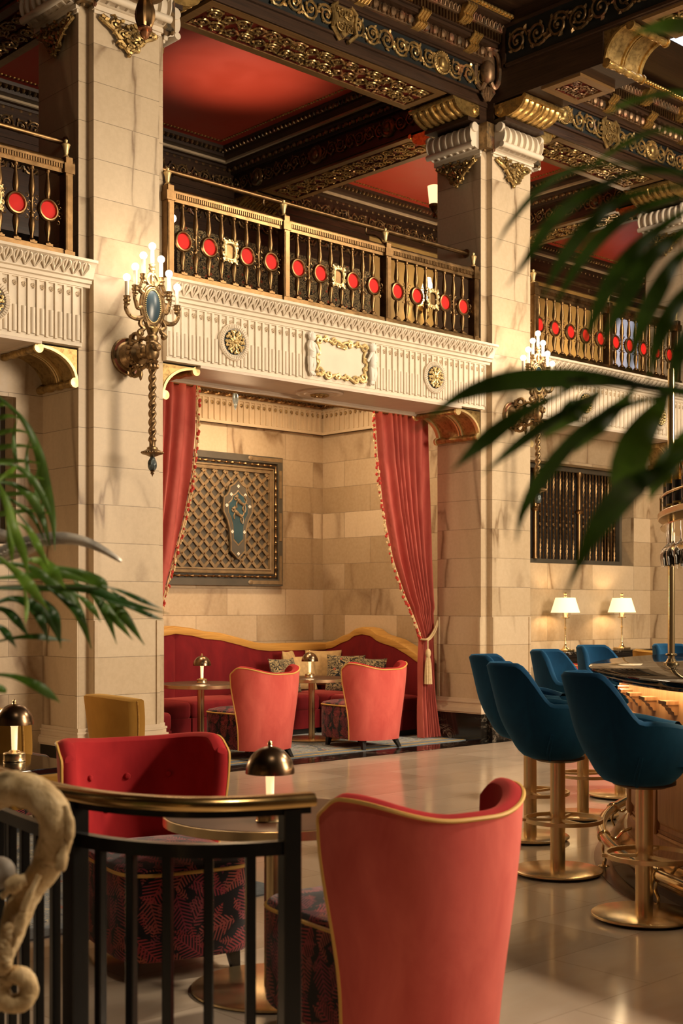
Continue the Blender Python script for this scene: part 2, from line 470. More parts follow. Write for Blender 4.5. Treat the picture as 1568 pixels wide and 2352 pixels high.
M['coral'] = make_velvet('coral_velvet', (0.76, 0.155, 0.125), (0.60, 0.095, 0.08), 0.55, (0.98, 0.45, 0.38))
M['red'] = make_velvet('coral_velvet_shaded', (0.42, 0.022, 0.026), (0.29, 0.012, 0.017), 0.4, (0.85, 0.20, 0.14))  # same velvet as coral, with the shade of the chair's inside in its colour
M['sofa'] = make_velvet('deep_red_sofa_velvet', (0.175, 0.010, 0.013), (0.115, 0.006, 0.009), 0.4, (0.8, 0.2, 0.14))
M['blue'] = make_velvet('peacock_blue_velvet', (0.008, 0.070, 0.165), (0.005, 0.040, 0.100), 0.5, (0.16, 0.50, 0.85))
M['mustard'] = make_velvet('mustard_velvet', (0.40, 0.205, 0.038), (0.29, 0.14, 0.022), 0.5, (0.95, 0.65, 0.25))
M['curtain'] = make_velvet('rose_red_curtain_cloth', (0.52, 0.125, 0.095), (0.40, 0.075, 0.06), 0.3, (0.9, 0.4, 0.3))
M['piping'] = plain('gold_piping_cord', (0.72, 0.42, 0.10), 0.55, var=0.1)
M['cord'] = plain('cream_silk_cord', (0.62, 0.46, 0.24), 0.6, var=0.12, vs=40)
M['fringered'] = plain('red_fringe_pompon', (0.45, 0.035, 0.02), 0.8, var=0.3, vs=40)
M['fringecream'] = plain('cream_fringe_pompon', (0.62, 0.44, 0.22), 0.8, var=0.3, vs=40)
M['print'] = make_frond_fabric()
M['rug'] = make_rug()
M['rugblue'] = plain('slate_blue_rug_border', (0.155, 0.19, 0.22), 0.95, var=0.15, vs=30)
M['rugyellow'] = plain('mustard_rug_line', (0.50, 0.33, 0.06), 0.95, var=0.15, vs=30)
M['cushion'] = make_pattern_cushion()
M['cushtan'] = plain('tan_linen', (0.50, 0.33, 0.14), 0.85, var=0.15, vs=25)
M['candle'] = plain('ivory_candle_tube', (0.75, 0.68, 0.55), 0.5, var=0.04)
M['shade'] = None
M['white'] = plain('white_paint', (0.78, 0.74, 0.66), 0.5, var=0.03)
M['bone'] = None
M['mirror'] = plain('smoky_blue_mirror', (0.030, 0.058, 0.080), 0.3, var=0.1)
M['silver'] = make_metal('chased_silver', (0.80, 0.74, 0.64), 0.3, 0.2, (0.30, 0.28, 0.26), None, 0.6)
M['leafdark'] = make_leaf('dark_palm_leaf', (0.010, 0.042, 0.006), (0.030, 0.115, 0.014), trans=0.16)
M['leafmid'] = make_leaf('green_palm_leaf', (0.030, 0.082, 0.010), (0.100, 0.205, 0.024), trans=0.25)
M['leaflight'] = make_leaf('fresh_palm_leaf', (0.13, 0.29, 0.03), (0.28, 0.46, 0.07), trans=0.4)
M['stemgreen'] = plain('palm_stem', (0.05, 0.085, 0.02), 0.5, var=0.2)
M['terracotta'] = plain('planter_glaze', (0.05, 0.045, 0.04), 0.3, var=0.2)
M['tapestry'] = make_pattern_cushion(); M['tapestry'].name = 'dark_floral_hanging'

def _redceil():
    t = NT('oxblood_lacquer_ceiling'); o = t.obj()
    n = t.noise(o, 3, 5, 0.6, 0.5)
    t.P(base=t.ramp(n, [(0.2, (0.34, 0.032, 0.014)), (0.8, (0.39, 0.038, 0.017))]), rough=t.ramp(n, [(0.3, 0.42), (0.7, 0.52)]), spec=0.5)
    return t.m
M['redceil'] = _redceil()
def _bone():
    t = NT('weathered_limewood'); o = t.obj()
    n = t.noise(o, 22, 6, 0.65, 0.6); n2 = t.noise(t.map(o, (1, 1, 0.25)), 60, 4, 0.7)
    pits = t.ramp(t.noise(o, 48, 4, 0.7, 0.8), [(0.30, 1.0), (0.40, 0.0)])
    col = t.ramp(n, [(0.3, (0.38, 0.245, 0.105)), (0.5, (0.60, 0.43, 0.22)), (0.72, (0.74, 0.58, 0.35))])
    col = t.mix(t.math('MULTIPLY', pits, 0.8), col, (0.13, 0.075, 0.028))
    t.P(base=col, rough=0.7, normal=t.bump(t.math('ADD', t.math('MULTIPLY', n2, 0.5), n), 0.6, 0.012))
    return t.m
M['bone'] = _bone()
def _shade():
    t = NT('lit_parchment_shade')
    t.P(base=(0.85, 0.72, 0.5), rough=0.7, emit=(1.0, 0.72, 0.36), es=1.5); return t.m
M['shade'] = _shade()
M['bulb'] = make_emit('frosted_globe_bulb', (1.0, 0.86, 0.62), 9.0)
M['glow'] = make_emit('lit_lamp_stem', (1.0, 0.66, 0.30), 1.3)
M['skylight'] = make_emit('daylit_skylight_glass', (0.62, 0.78, 1.0), 1.2)
M['windowglow'] = make_emit('dusk_window_glass', (0.30, 0.40, 0.62), 0.55)
def _glass(name, col, rough=0.0):
    t = NT(name); t.P(base=col, rough=rough, trans=1.0, ior=1.45); return t.m
M['glass'] = _glass('clear_wine_glass', (0.97, 0.96, 0.93))
M['bottleglass'] = _glass('straw_bottle_glass', (0.70, 0.52, 0.14))
M['foil'] = plain('black_bottle_foil', (0.012, 0.011, 0.010), 0.3, var=0.1)
# ================================================================ carved relief
def scrolls(mb, place, L, W, cell=0.22, rows=1, seed=1, h=0.012, fat=1.0):
    """running acanthus scroll: spirals, curling leaves and flower centres; place(u, v, h) puts them on a surface"""
    rng = random.Random(seed)
    rw = W / rows
    n = max(1, int(round(L / cell)))
    cw = L / n
    rt = min(cw, rw) * 0.052 * fat
    for row in range(rows):
        vc = -W / 2 + rw * (row + 0.5)
        for i in range(n):
            uc = cw * (i + 0.5); sg = 1 if (i + row) % 2 == 0 else -1
            Rm = min(cw * 0.52, rw * 0.46)
            a0 = PI * (1.0 if sg > 0 else 1.0) + rng.uniform(-0.3, 0.3)
            pts = []; N = 24
            turns = 1.75 + rng.uniform(-0.2, 0.3)
            for k in range(N + 1):
                t = k / N; a = a0 + sg * t * turns * 2 * PI
                r = Rm * (1 - 0.80 * t)
                pts.append((uc + r * cos(a), vc + r * sin(a), h * (0.5 + 0.6 * t)))
            mb.tube([place(*p) for p in pts], [rt * (1.15 - 0.45 * k / N) for k in range(N + 1)], n=5, cap=False)
            mb.sph(place(uc, vc, h * 0.9), rt * 1.5, 6, 4)
            for q in range(6):
                t = (q + 0.4) / 7.5; a = a0 + sg * t * turns * 2 * PI; r = Rm * (1 - 0.80 * t)
                ox, oy = uc + r * cos(a), vc + r * sin(a)
                d = a + sg * rng.uniform(0.2, 0.9); ln = Rm * rng.uniform(0.22, 0.42)
                bend = -sg * rng.uniform(0.4, 1.2)
                lp = []
                for e in range(4):
                    tt = e / 3
                    px = ox + ln * tt * cos(d + bend * tt); py = oy + ln * tt * sin(d + bend * tt)
                    py = max(vc - rw * 0.5, min(vc + rw * 0.5, py)); px = max(0.0, min(L, px))
                    lp.append(place(px, py, h * (0.5 + 0.8 * tt)))
                mb.tube(lp, [rt * 0.8, rt * 1.5, rt * 1.1, rt * 0.25], n=4, cap=False)
    return mb

def eggs(mb, place, L, pitch, rx, ry, rz):
    n = int(L / pitch)
    for i in range(n):
        u = (i + 0.5) * L / n
        mb.sph(place(u, 0), (rx, ry, rz), 7, 5)
        a = place(u + 0.5 * L / n, 0)
        mb.sph(a, (rx * 0.3, ry * 0.7, rz * 1.1), 4, 4)

# ================================================================ columns
YF = 8.8                                    # plane of the column fronts
def cross(hx, hy, nx, ny, e=0.0):
    """plan of a pier with notched corners"""
    X, Y, x, y = hx + e, hy + e, hx - nx + e, hy - ny + e
    return [(-x, -Y), (x, -Y), (x, -y), (X, -y), (X, y), (x, y), (x, Y), (-x, Y), (-x, y), (-X, y), (-X, -y), (-x, -y)]

CAPZ = 6.37
def capital_scroll(w, D):
    mb = MB()
    prof = [(0.0, 6.105), (0.05, 6.105), (0.105, 6.125), (0.15, 6.165), (0.172, 6.215), (0.172, 6.27), (0.155, 6.31), (0.12, 6.34), (0.07, 6.352), (0.0, 6.354)]
    prof = [(v.x, v.y) for v in catmull([(a, b, 0) for a, b in prof], 3)]
    nf = 7; NU = nf * 10; P = []
    for i in range(NU + 1):
        x = -w + 2 * w * i / NU
        f = (i / NU * nf) % 1.0
        rec = 1.0 if 0.19 < f < 0.81 and 0 < i < NU else 0.0
        row = []
        for k, (p, z) in enumerate(prof):
            v = k / (len(prof) - 1)
            d = 0.036 * rec * (1.0 if 0.17 < v < 0.82 else 0.0)
            row.append((x, -D - max(0.0, p - d), z))
        P.append(row)
    mb.grid(P)
    for sx in (-w, w):
        mb.add([(sx, -D - p, z) for p, z in prof], [list(range(len(prof)))])
        mb.lathe([(0.048, -0.02), (0.05, -0.015), (0.05, 0.015), (0.048, 0.02)], 14, Matrix.Translation((sx, -D - 0.115, 6.312)) @ Matrix.Rotation(PI / 2, 4, 'Y'))
    mb.lathe([(0.03, -w - 0.01), (0.03, w + 0.01)], 10, Matrix.Translation((0, -D - 0.14, 6.135)) @ Matrix.Rotation(PI / 2, 4, 'Y'))
    mb.box(-w - 0.012, w + 0.012, -D - 0.035, -D, 6.065, 6.108)
    mb.box(-w, w, -D - 0.018, -D, 6.04, 6.066)
    return mb

def capital_ornament(w, D, seed):
    """triangular swag of gilded acanthus under the scroll"""
    rng = random.Random(seed); mb = MB()
    H = 0.30
    def pl(u, v, h=0.02): return (u, -D - h, 6.035 + v * 0.74)
    for sg in (-1, 1):
        a = [pl(sg * w * 0.86, -0.02), pl(sg * w * 0.70, -0.07, .035), pl(sg * w * 0.48, -0.12, .04), pl(sg * w * 0.30, -0.2, .04), pl(sg * w * 0.12, -0.27, .04), pl(0, -0.31, .03)]
        mb.tube(catmull(a, 4), 0.018, 6)
        for (cx, cz, r) in ((0.72, -0.035, 0.045), (0.42, -0.05, 0.06), (0.2, -0.13, 0.055), (0.22, -0.24, 0.04)):
            pts = []
            for k in range(14):
                t = k / 13; an = PI / 2 + sg * t * 3.4 * PI
                pts.append(pl(sg * w * cx + r * (1 - 0.75 * t) * cos(an), cz + r * (1 - 0.75 * t) * sin(an), 0.02 + 0.03 * t))
            mb.tube(pts, [0.012] * 14, 5)
    for k in range(46):
        v = -rng.random() ** 1.1 * 0.30; u = rng.uniform(-1, 1) * w * (0.86 + v * 2.65)
        a = rng.uniform(0, 6.28); ln = rng.uniform(0.03, 0.06)
        lp = [pl(u + ln * t * cos(a + t), v + ln * t * sin(a + t), 0.012 + 0.035 * sin(PI * t) + 0.012) for t in (0, .33, .66, 1)]
        mb.tube(lp, [0.008, 0.016, 0.013, 0.004], 5, cap=False)
    mb.sph(pl(0, -0.33, .03), 0.02, 8, 6)
    return mb

def corbel(w, p, h, ribs=(0.0,), name='', roll=0.036):
    """coved bracket: local x = out from the wall, y = width, z = 0 at the soffit"""
    body = MB(); rim = MB(); orn = MB()
    def A(off):
        return [(p - (p + off) * cos(R(a)), -h + (h + off) * sin(R(a)) - 0.0) for a in range(0, 91, 9)]
    a = [(max(0.0, x), min(0.0, z)) for x, z in A(0.0)]
    body.prism(a + [(0, 0)], -w, w, 'y')
    b = [(x, z) for x, z in A(-0.022)]
    full = [(max(0, x), min(0, z)) for x, z in A(0.0)]
    def strip(y0, y1):
        rim.prism(full + b[::-1], y0, y1, 'y')
    strip(-w - 0.012, -w + 0.03); strip(w - 0.03, w + 0.012)
    for rb in ribs:
        strip(rb - 0.028, rb - 0.008); strip(rb + 0.006, rb + 0.022)
    rot = Matrix.Rotation(-PI / 2, 4, 'X')
    for (x, z) in ((p + 0.005, -roll * 0.85), (roll * 0.85, -h - 0.01)):
        n = 22; pr = []
        for i in range(n + 1):
            y = -w + 2 * w * i / n
            pr.append((roll * (0.72 + 0.28 * abs(sin(i / n * PI * 4))), y))
        orn.lathe(pr, 10, Matrix.Translation((x, 0, z)) @ rot)
        for sg in (-1, 1):
            rim.lathe([(0.0, -0.014), (roll * 1.15, -0.012), (roll * 1.2, 0.0), (roll * 1.15, 0.012), (0, 0.014)], 14, Matrix.Translation((x, sg * w, z)) @ rot)
    return body, rim, orn

def bolster(w, p, h):
    """swelling gilded bracket: ribs that belly outwards and down, volutes at the inner ends; z = 0 at the soffit"""
    body = MB(); roll = MB()
    prof = catmull([(p, -0.02, 0), (p * 1.0, -h * .30, 0), (p * .90, -h * .68, 0), (p * .66, -h * .95, 0), (p * .40, -h * 1.04, 0), (p * .20, -h * .98, 0), (p * .10, -h * .80, 0)], 3)
    N = 90; P = []
    for i in range(N + 1):
        v = -w + 2 * w * i / N; f = abs(v) / w
        g = (f * 3.6) % 1.0
        d = 0.020 * (abs(2 * g - 1) ** 1.5) + (0.03 if f < .05 else 0)
        P.append([(q.x - d * .8, v, q.y + d * .6) for q in prof])
    body.grid(P); body.grid([[P[i][0], (0, P[i][0][1], -0.02)] for i in range(N + 1)]); body.grid([[P[i][-1], (0, P[i][0][1], -h * .6)] for i in range(N + 1)])
    for e in (0, N): body.add(list(P[e]) + [(0, P[e][0][1], -h * .6), (0, P[e][0][1], -0.02)], [list(range(len(P[e]) + 2))])
    rot = Matrix.Rotation(-PI / 2, 4, 'X')
    pr = []
    for i in range(31):
        y = -w - .012 + 2 * (w + .012) * i / 30; pr.append((0.026 * (.7 + .3 * abs(cos(i / 30 * PI * 3)) ** .5) * (1.35 if i % 10 == 5 else 1), y))
    roll.lathe(pr, 10, Matrix.Translation((p + .012, 0, -.028)) @ rot)
    for sg in (-1, 1):
        roll.lathe([(0.0, -0.02), (0.03, -0.02), (0.048, -0.012), (0.048, 0.012), (0.03, 0.02), (0.022, .012), (0.018, .022), (0, 0.024)], 18, Matrix.Translation((.075, sg * (w - .005), -h * .55)) @ rot)
    return body, roll

def make_column(x0, label, w_left=True):
    root = thing('column', label, 'column', (x0 + 0.31, YF + 0.38, 0), kind='structure')
    hx, hy = 0.40, 0.38
    mb = MB(); mb.prism(cross(hx, hy, 0.09, 0.076), 0.40, CAPZ)
    for sx in (-1, 1):
        a = sorted((sx * 0.308, sx * 0.28)); mb.box(a[0], a[1], -0.392, -0.37, 0.44, 1.285)
        for sy in (-1, 1):
            b = sorted((sy * 0.302, sy * 0.274)); a = sorted((sx * 0.412, sx * 0.39))
            mb.box(a[0], a[1], b[0], b[1], 0.44, 1.285)
    mb.build('shaft', M['stone_col'], root)
    mb = MB()
    for e, z0, z1 in ((0.034, 0.285, 0.30), (0.042, 0.30, 0.345), (0.034, 0.345, 0.36), (0.02, 0.36, 0.395), (0.026, 0.395, 0.412), (0.012, 0.412, 0.44)):
        mb.prism(cross(hx, hy, 0.09, 0.076, e), z0, z1)
    mb.build('base_moulding', M['stone_plain'], root)
    MB().prism(cross(hx, hy, 0.09, 0.076, 0.022), 0.0, 0.285).build('plinth', M['blackmarble'], root)
    for ang, w, D, sd in ((0, 0.315, 0.38, 1), (-PI / 2, 0.31, 0.40, 2), (PI / 2, 0.31, 0.40, 3)):
        for nm, mb, mt in (('capital_scroll', capital_scroll(w, D), M['plaster']), ('capital_ornament', capital_ornament(w, D, sd), M['oldgold'])):
            mr = MB(); mr.add(mb.v, mb.f, Matrix.Rotation(ang, 4, 'Z')); mr.build(nm, mt, root)
    for sx in (-1, 1):
        mb = MB(); rng = random.Random(5)
        for k in range(16):
            a = rng.uniform(0, 6.28); z = 6.16 + rng.uniform(-0.07, 0.16)
            c = Vector((sx * 0.37, -0.36, z)); mb.sph(c + Vector((rng.uniform(-.05, .05), rng.uniform(-.05, .05), 0)), (0.022, 0.022, 0.03), 7, 5)
        mb.box(min(sx * 0.32, sx * 0.44), max(sx * 0.32, sx * 0.44), -0.42, -0.30, 6.10, 6.36)
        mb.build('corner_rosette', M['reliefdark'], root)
    # dark wood impost over the capital and the gilded brackets that carry the beams
    mb = MB(); mb.box(-0.60, 0.60, -0.305, 0.305, CAPZ, 6.41); mb.box(-0.311, 0.311, -0.56, 0.56, CAPZ, 6.411)
    mb.box(-0.42, 0.42, -0.304, 0.304, 6.41, 6.585); mb.box(-0.31, 0.31, -0.40, 0.40, 6.41, 6.585)
    mb.build('impost', M['darkwood'], root)
    for ang, D, w in ((PI, 0.40, 0.30), (0, 0.40, 0.30), (-PI / 2, 0.39, 0.30), (PI / 2, 0.39, 0.30)):
        for nm, mb, mt in zip(('bracket', 'bracket_roll'), bolster(w, 0.40, 0.165), (M['gold'], M['gold'])):
            mr = MB(); mr.add(mb.v, mb.f, Matrix.Rotation(ang, 4, 'Z') @ Matrix.Translation((D, 0, 6.583)))
            mr.build(nm, mt, root, smooth=55)
    # brackets under the gallery edge
    for ang in (PI, 0):
        for nm, mb, mt in zip(('corbel', 'corbel_rim', 'corbel_roll'), corbel(0.29, 0.34, 0.25, (0.04,), roll=0.034), (M['oldgold'], M['gilt'], M['oldgold'])):
            mr = MB(); mr.add(mb.v, mb.f, Matrix.Rotation(ang, 4, 'Z') @ Matrix.Translation((0.40, 0, 3.405)))
            mr.build(nm, mt, root)
    return root

XA, XB, XC, X0 = 5.555, 10.332, 14.21, 0.78
make_column(XA, 'tall marble column left of the curtained alcove, bearing the nearer sconce')
make_column(XB, 'tall marble column with the fluted gilded capital, right of the curtained alcove')
make_column(XC, 'marble column partly behind the palm leaves and bottle rack at the right edge')
make_column(X0, 'marble column beyond the left end of the left balcony')
COLS = [X0, XA, XB, XC, 19.1]

# ================================================================ shell
def struct(name, mb, mat, parent=None, label=None, cat=None, smooth=38):
    o = mb.build(name, mat, parent, smooth)
    if parent is None: tag(o, label, cat, kind='structure')
    return o

struct('floor', MB().box(-9, 24, -8, 14, -0.1, 0.0), M['floor'], label='polished beige marble floor of the hall', cat='floor')
struct('trim_floor_border', MB().box(0, 20, 8.70, 9.04, 0.0, 0.003), M['blackmarble'], label='black marble border strip along the alcove edge of the floor', cat='floor border')
AX0, AX1, AY = 6.03, 10.475, 11.56           # the alcove
struct('wall_back', MB().box(AX0 - 0.2, AX1 + 0.2, AY, AY + 0.2, 0, 4.0), M['stone_wall'], label='marble block back wall of the curtained alcove', cat='wall')
struct('wall_right', MB().box(AX1, AX1 + 0.2, 9.49, AY, 0, 4.0), M['stone_wall'], label='marble block right wall of the curtained alcove', cat='wall')
struct('wall_left', MB().box(AX0 - 0.2, AX0, 9.49, AY, 0, 4.0), M['stone_wall'], label='marble block left wall of the curtained alcove', cat='wall')
def pierced_wall(name, x0, x1, ox0, ox1, oz0, oz1, label, Y=9.42):
    mb = MB()
    mb.box(x0, ox0, Y, Y + 0.4, 0, 4.0); mb.box(ox1, x1, Y, Y + 0.4, 0, 4.0)
    mb.box(ox0, ox1, Y, Y + 0.4, 0, oz0); mb.box(ox0, ox1, Y, Y + 0.4, oz1, 4.0)
    return struct(name, mb, M['stone_wall'], label=label, cat='wall')
W2 = (11.35, 13.76, 1.895, 3.07)
W0 = (3.0, 5.225, 1.895, 3.07)
pierced_wall('wall_bar_side', XB + 0.71, XC - 0.09, *W2, 'marble block wall with the grilled opening above the two parchment lamps')
pierced_wall('wall_lounge_side', X0 + 0.71, XA - 0.09, *W0, 'marble block wall with the grilled opening behind the left palm')
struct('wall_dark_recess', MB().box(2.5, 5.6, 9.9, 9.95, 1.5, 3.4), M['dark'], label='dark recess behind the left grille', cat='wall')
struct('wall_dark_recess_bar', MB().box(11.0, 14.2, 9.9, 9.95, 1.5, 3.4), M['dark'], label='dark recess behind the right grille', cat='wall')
struct('ceiling_alcove', MB().box(AX0, AX1, 9.50, AY, 3.93, 3.99), M['plaster'], label='plaster ceiling of the alcove', cat='ceiling')
struct('wall_hall_far', MB().box(-9, 24, -8.2, -8, 0, 7.6), M['stone_wall'], label='far wall of the hall', cat='wall')
struct('wall_hall_left', MB().box(-9.2, -9, -8, 14, 0, 7.6), M['stone_wall'], label='left end wall of the hall', cat='wall')
struct('wall_hall_right', MB().box(24, 24.2, -8, 14, 0, 7.6), M['stone_wall'], label='right end wall of the hall', cat='wall')

# alcove frieze and cornice
def fluted(mb, place, L, z0, z1, pitch, gilt=None, reed=0.0, dp=0.016):
    """row of flutes: upright fillets, an arch at each head, a half-round reed in the lower part"""
    n = int(round(L / pitch)); pw = L / n; fw = pw * 0.14
    for i in range(n + 1):
        u = i * pw
        a = [(max(0, u - fw), z0, 0), (min(L, u + fw), z0, 0), (min(L, u + fw), z1, 0), (max(0, u - fw), z1, 0)]
        vs = [place(x, z, 0) for x, z, _ in a] + [place(x, z, dp) for x, z, _ in a]
        mb.add(vs, [(4, 5, 6, 7), (0, 1, 5, 4), (1, 2, 6, 5), (2, 3, 7, 6), (3, 0, 4, 7)])
    for i in range(n):
        uc = (i + 0.5) * pw; w = pw * 0.36
        if reed:
            zt = z0 + reed; P = []
            for k in range(7):
                a = PI * k / 6
                P.append([place(uc + w * 0.72 * cos(a), z, dp * 0.15 + dp * 1.05 * sin(a)) for z in (z0 + 0.012, zt - 0.008, zt)])
            mb.grid(P)
            mb.add([place(uc + w * 0.72 * cos(PI * k / 6), zt, dp * 0.15 + dp * 1.05 * sin(PI * k / 6)) for k in range(7)], [list(range(7))])
        if gilt is not None:
            pts = []
            for k in range(9):
                t = k / 8; a = -PI / 2 + t * 2.6 * PI; r = w * 0.62 * (1 - 0.62 * t)
                pts.append(place(uc + r * cos(a), z1 - 0.045 + r * sin(a) * 1.3, dp * 0.7))
            gilt.tube(pts, w * 0.13, 5, cap=False)
    mb.add([place(0, z1, 0), place(L, z1, 0), place(L, z1 + 0.012, 0), place(0, z1 + 0.012, 0), place(0, z1, dp), place(L, z1, dp), place(L, z1 + 0.012, dp), place(0, z1 + 0.012, dp)],
           [(4, 5, 6, 7), (0, 1, 5, 4), (2, 3, 7, 6)])

t_al = thing('trim_alcove_cornice', 'fluted plaster frieze and cornice round the alcove', 'cornice', (0, 0, 0), kind='structure')
mb = MB(); g = MB()
fluted(mb, lambda u, z, h: (AX0 + u, AY - 0.035 - h, z), AX1 - AX0, 3.465, 3.70, 0.083, g)
fluted(mb, lambda u, z, h: (AX1 - 0.035 - h, 9.6 + u, z), AY - 9.6, 3.465, 3.70, 0.083, g)
mb.box(AX0, AX1, AY - 0.035, AY, 3.43, 3.80); mb.box(AX1 - 0.035, AX1, 9.5, AY, 3.43, 3.80)
mb.box(AX0, AX1, AY - 0.055, AY, 3.43, 3.462); mb.box(AX1 - 0.055, AX1, 9.5, AY, 3.43, 3.462)
struct('fluted_frieze', mb, M['plaster_buff'], t_al)
struct('frieze_bud', g, M['oldgold'], t_al)
mb = MB()
def rope(a, b, r, n):
    a, b = Vector(a), Vector(b); d = (b - a); L = d.length; d.normalize()
    w = Vector((0, 0, 1)); u = d.cross(w)
    for s in range(2):
        pts = []
        for k in range(n * 6 + 1):
            t = k / (n * 6); an = 2 * PI * n * t + s * PI
            pts.append(a + d * L * t + (u * cos(an) + w * sin(an)) * r * 0.55)
        mb.tube(pts, r * 0.62, 5, cap=False)
rope((7.0, AY - 0.07, 3.755), (AX1 - 0.07, AY - 0.07, 3.755), 0.022, 34)
rope((AX1 - 0.07, 9.6, 3.755), (AX1 - 0.07, AY - 0.07, 3.755), 0.022, 20)
struct('twisted_rope_moulding', mb, M['bronze'], t_al)
mb = MB()
mb.run([(0, 3.78), (0.09, 3.785), (0.10, 3.83), (0.15, 3.84), (0.17, 3.93), (0, 3.93)], AX0, AX1, 'x', AY)
mb.prism([(AX1 - p, z) for p, z in [(0, 3.78), (0.09, 3.785), (0.10, 3.83), (0.15, 3.84), (0.17, 3.93), (0, 3.93)]], 9.5, AY, 'y')
eggs(mb, lambda u, v: (7.0 + u, AY - 0.15, 3.865), AX1 - 7.15, 0.095, 0.032, 0.03, 0.035)
eggs(mb, lambda u, v: (AX1 - 0.15, 9.7 + u, 3.865), AY - 9.9, 0.095, 0.03, 0.032, 0.035)
struct('leaf_cornice', mb, M['plaster_buff'], t_al)

# ================================================================ gallery edges
FY = 8.83                                     # face of the gallery front
def gallery_front(x0, x1, label, roundels, plaque=None, pitch=0.0785, rosette=None):
    root = thing('balcony_front', label, 'balcony front', (x0, FY, 3.42), kind='structure')
    L = x1 - x0
    mb = MB()
    mb.box(0, L, 0, 0.67, 0.0, 0.55)                       # slab
    mb.box(0, L, -0.006, 0, 0.0, 0.026)
    mb.build('slab', M['plaster'], root)
    mb = MB(); g = MB()
    spans = [(0.0, L)]
    if plaque: spans = [(0.0, plaque[0] - x0), (plaque[1] - x0, L)]
    for a, b in spans:
        fluted(mb, lambda u, z, h, a=a: (a + u, -h, z), b - a, 0.032, 0.452, pitch, g, reed=0.21)
    mb.build('fluted_frieze', M['plaster'], root)
    g.build('frieze_bud', M['plaster_buff'], root)
    # cornice with a leaf band
    prof = [(0, 0.462), (0.025, 0.462), (0.03, 0.485), (0.05, 0.49), (0.055, 0.515), (0.075, 0.522)]
    top = [(0.135, 0.632), (0.145, 0.634), (0.145, 0.655), (0, 0.655)]
    mb = MB(); mb.run(prof + [(0.075, 0.53), (0.10, 0.60), (0.12, 0.625)] + top, -0.06, L + 0.06, 'x', 0.0)
    mb.build('cornice', M['plaster'], root)
    mb = MB(); NP = int(L / 0.082)
    for i in range(NP):
        u0 = L * i / NP; pw = L / NP
        for sg in (-1, 1):
            pts = [(u0 + pw * 0.5 + sg * pw * q, -0.075 - 0.055 * t - 0.008, 0.532 + 0.092 * t) for q, t in ((0.05, 0.02), (0.2, 0.28), (0.4, 0.55), (0.36, 0.85), (0.16, 0.95))]
            mb.tube(pts, [0.006, 0.010, 0.012, 0.010, 0.006], 5, cap=False)
        mb.tube([(u0 + pw * 0.5, -0.085, 0.55), (u0 + pw * 0.5, -0.115, 0.60), (u0 + pw * 0.5, -0.13, 0.625)], [0.005, 0.012, 0.014], 5)
    mb.build('leaf_band', M['plaster'], root)
    # soffit frame
    mb = MB(); e = 0.35
    mb.box(e, L - e, 0.03, 0.64, -0.004, 0.0)
    for a, b, c, d in ((e, L - e, 0.60, 0.67), (e, L - e, -0.004, 0.03)):
        mb.box(a, b, c, d, -0.022, 0.0)
    mb.box(e, e + 0.05, 0.03, 0.60, -0.02, 0); mb.box(L - e - 0.05, L - e, 0.03, 0.60, -0.02, 0)
    mb.box(e, L - e, 0.61, 0.63, -0.04, 0.0); mb.box(e, L - e, 0.645, 0.66, -0.03, 0)
    mb.build('soffit_moulding', M['soffit'], root)
    for c in (rosette or []):
        mb = MB(); c0 = c - x0
        mb.lathe([(0.225, -0.004), (0.225, -0.02), (0.20, -0.03), (0.185, -0.018), (0.15, -0.018), (0.14, -0.028), (0.12, -0.028), (0.0, -0.03)], 40, Matrix.Translation((c0, 0.32, 0)))
        mb.build('soffit_boss', M['soffit'], root)
        g = MB()
        for k in range(12):
            a = k * PI / 6; g.sph((c0 + 0.07 * cos(a), 0.32 + 0.07 * sin(a), -0.035), (0.024, 0.024, 0.014), 7, 5)
        g.sph((c0, 0.32, -0.04), (0.03, 0.03, 0.02), 8, 6)
        g.build('soffit_rosette', M['oldgold'], root)
    rot = Matrix.Rotation(PI / 2, 4, 'X')
    for c in roundels:
        T = Matrix.Translation((c - x0, 0, 0.238)) @ rot
        mb = MB(); mb.lathe([(0.158, 0.0), (0.158, 0.034), (0.148, 0.042), (0.118, 0.034), (0.112, 0.024), (0.0, 0.022)], 48, T)
        for k in range(44):
            a = 2 * PI * k / 44
            mb.tube([T @ Vector((0.12 * cos(a), 0.12 * sin(a), 0.038)), T @ Vector((0.15 * cos(a), 0.15 * sin(a), 0.044))], 0.0065, 5)
        ro = mb.build('roundel', M['plaster'], root)
        mb = MB(); mb.lathe([(0.109, 0.0), (0.109, 0.028), (0.0, 0.028)], 36, T); mb.build('roundel_ground', M['teal'], ro)
        mb = MB(); rng = random.Random(3)
        mb.sph(T @ Vector((0, 0, 0.05)), 0.018, 8, 6)
        for ring, n, r in ((0.035, 8, 0.014), (0.066, 10, 0.017), (0.092, 16, 0.013)):
            for k in range(n):
                a = 2 * PI * k / n; mb.sph(T @ Vector((ring * cos(a), ring * sin(a), 0.04)), (r, r, r), 7, 5)
        for k in range(8):
            a = 2 * PI * k / 8 + 0.2
            mb.tube([T @ Vector((q * cos(a + w), q * sin(a + w), 0.042)) for q, w in ((0.02, 0), (0.05, 0.1), (0.085, -0.1), (0.1, 0.2))], 0.008, 5)
        mb.build('roundel_flower', M['gilt'], ro)
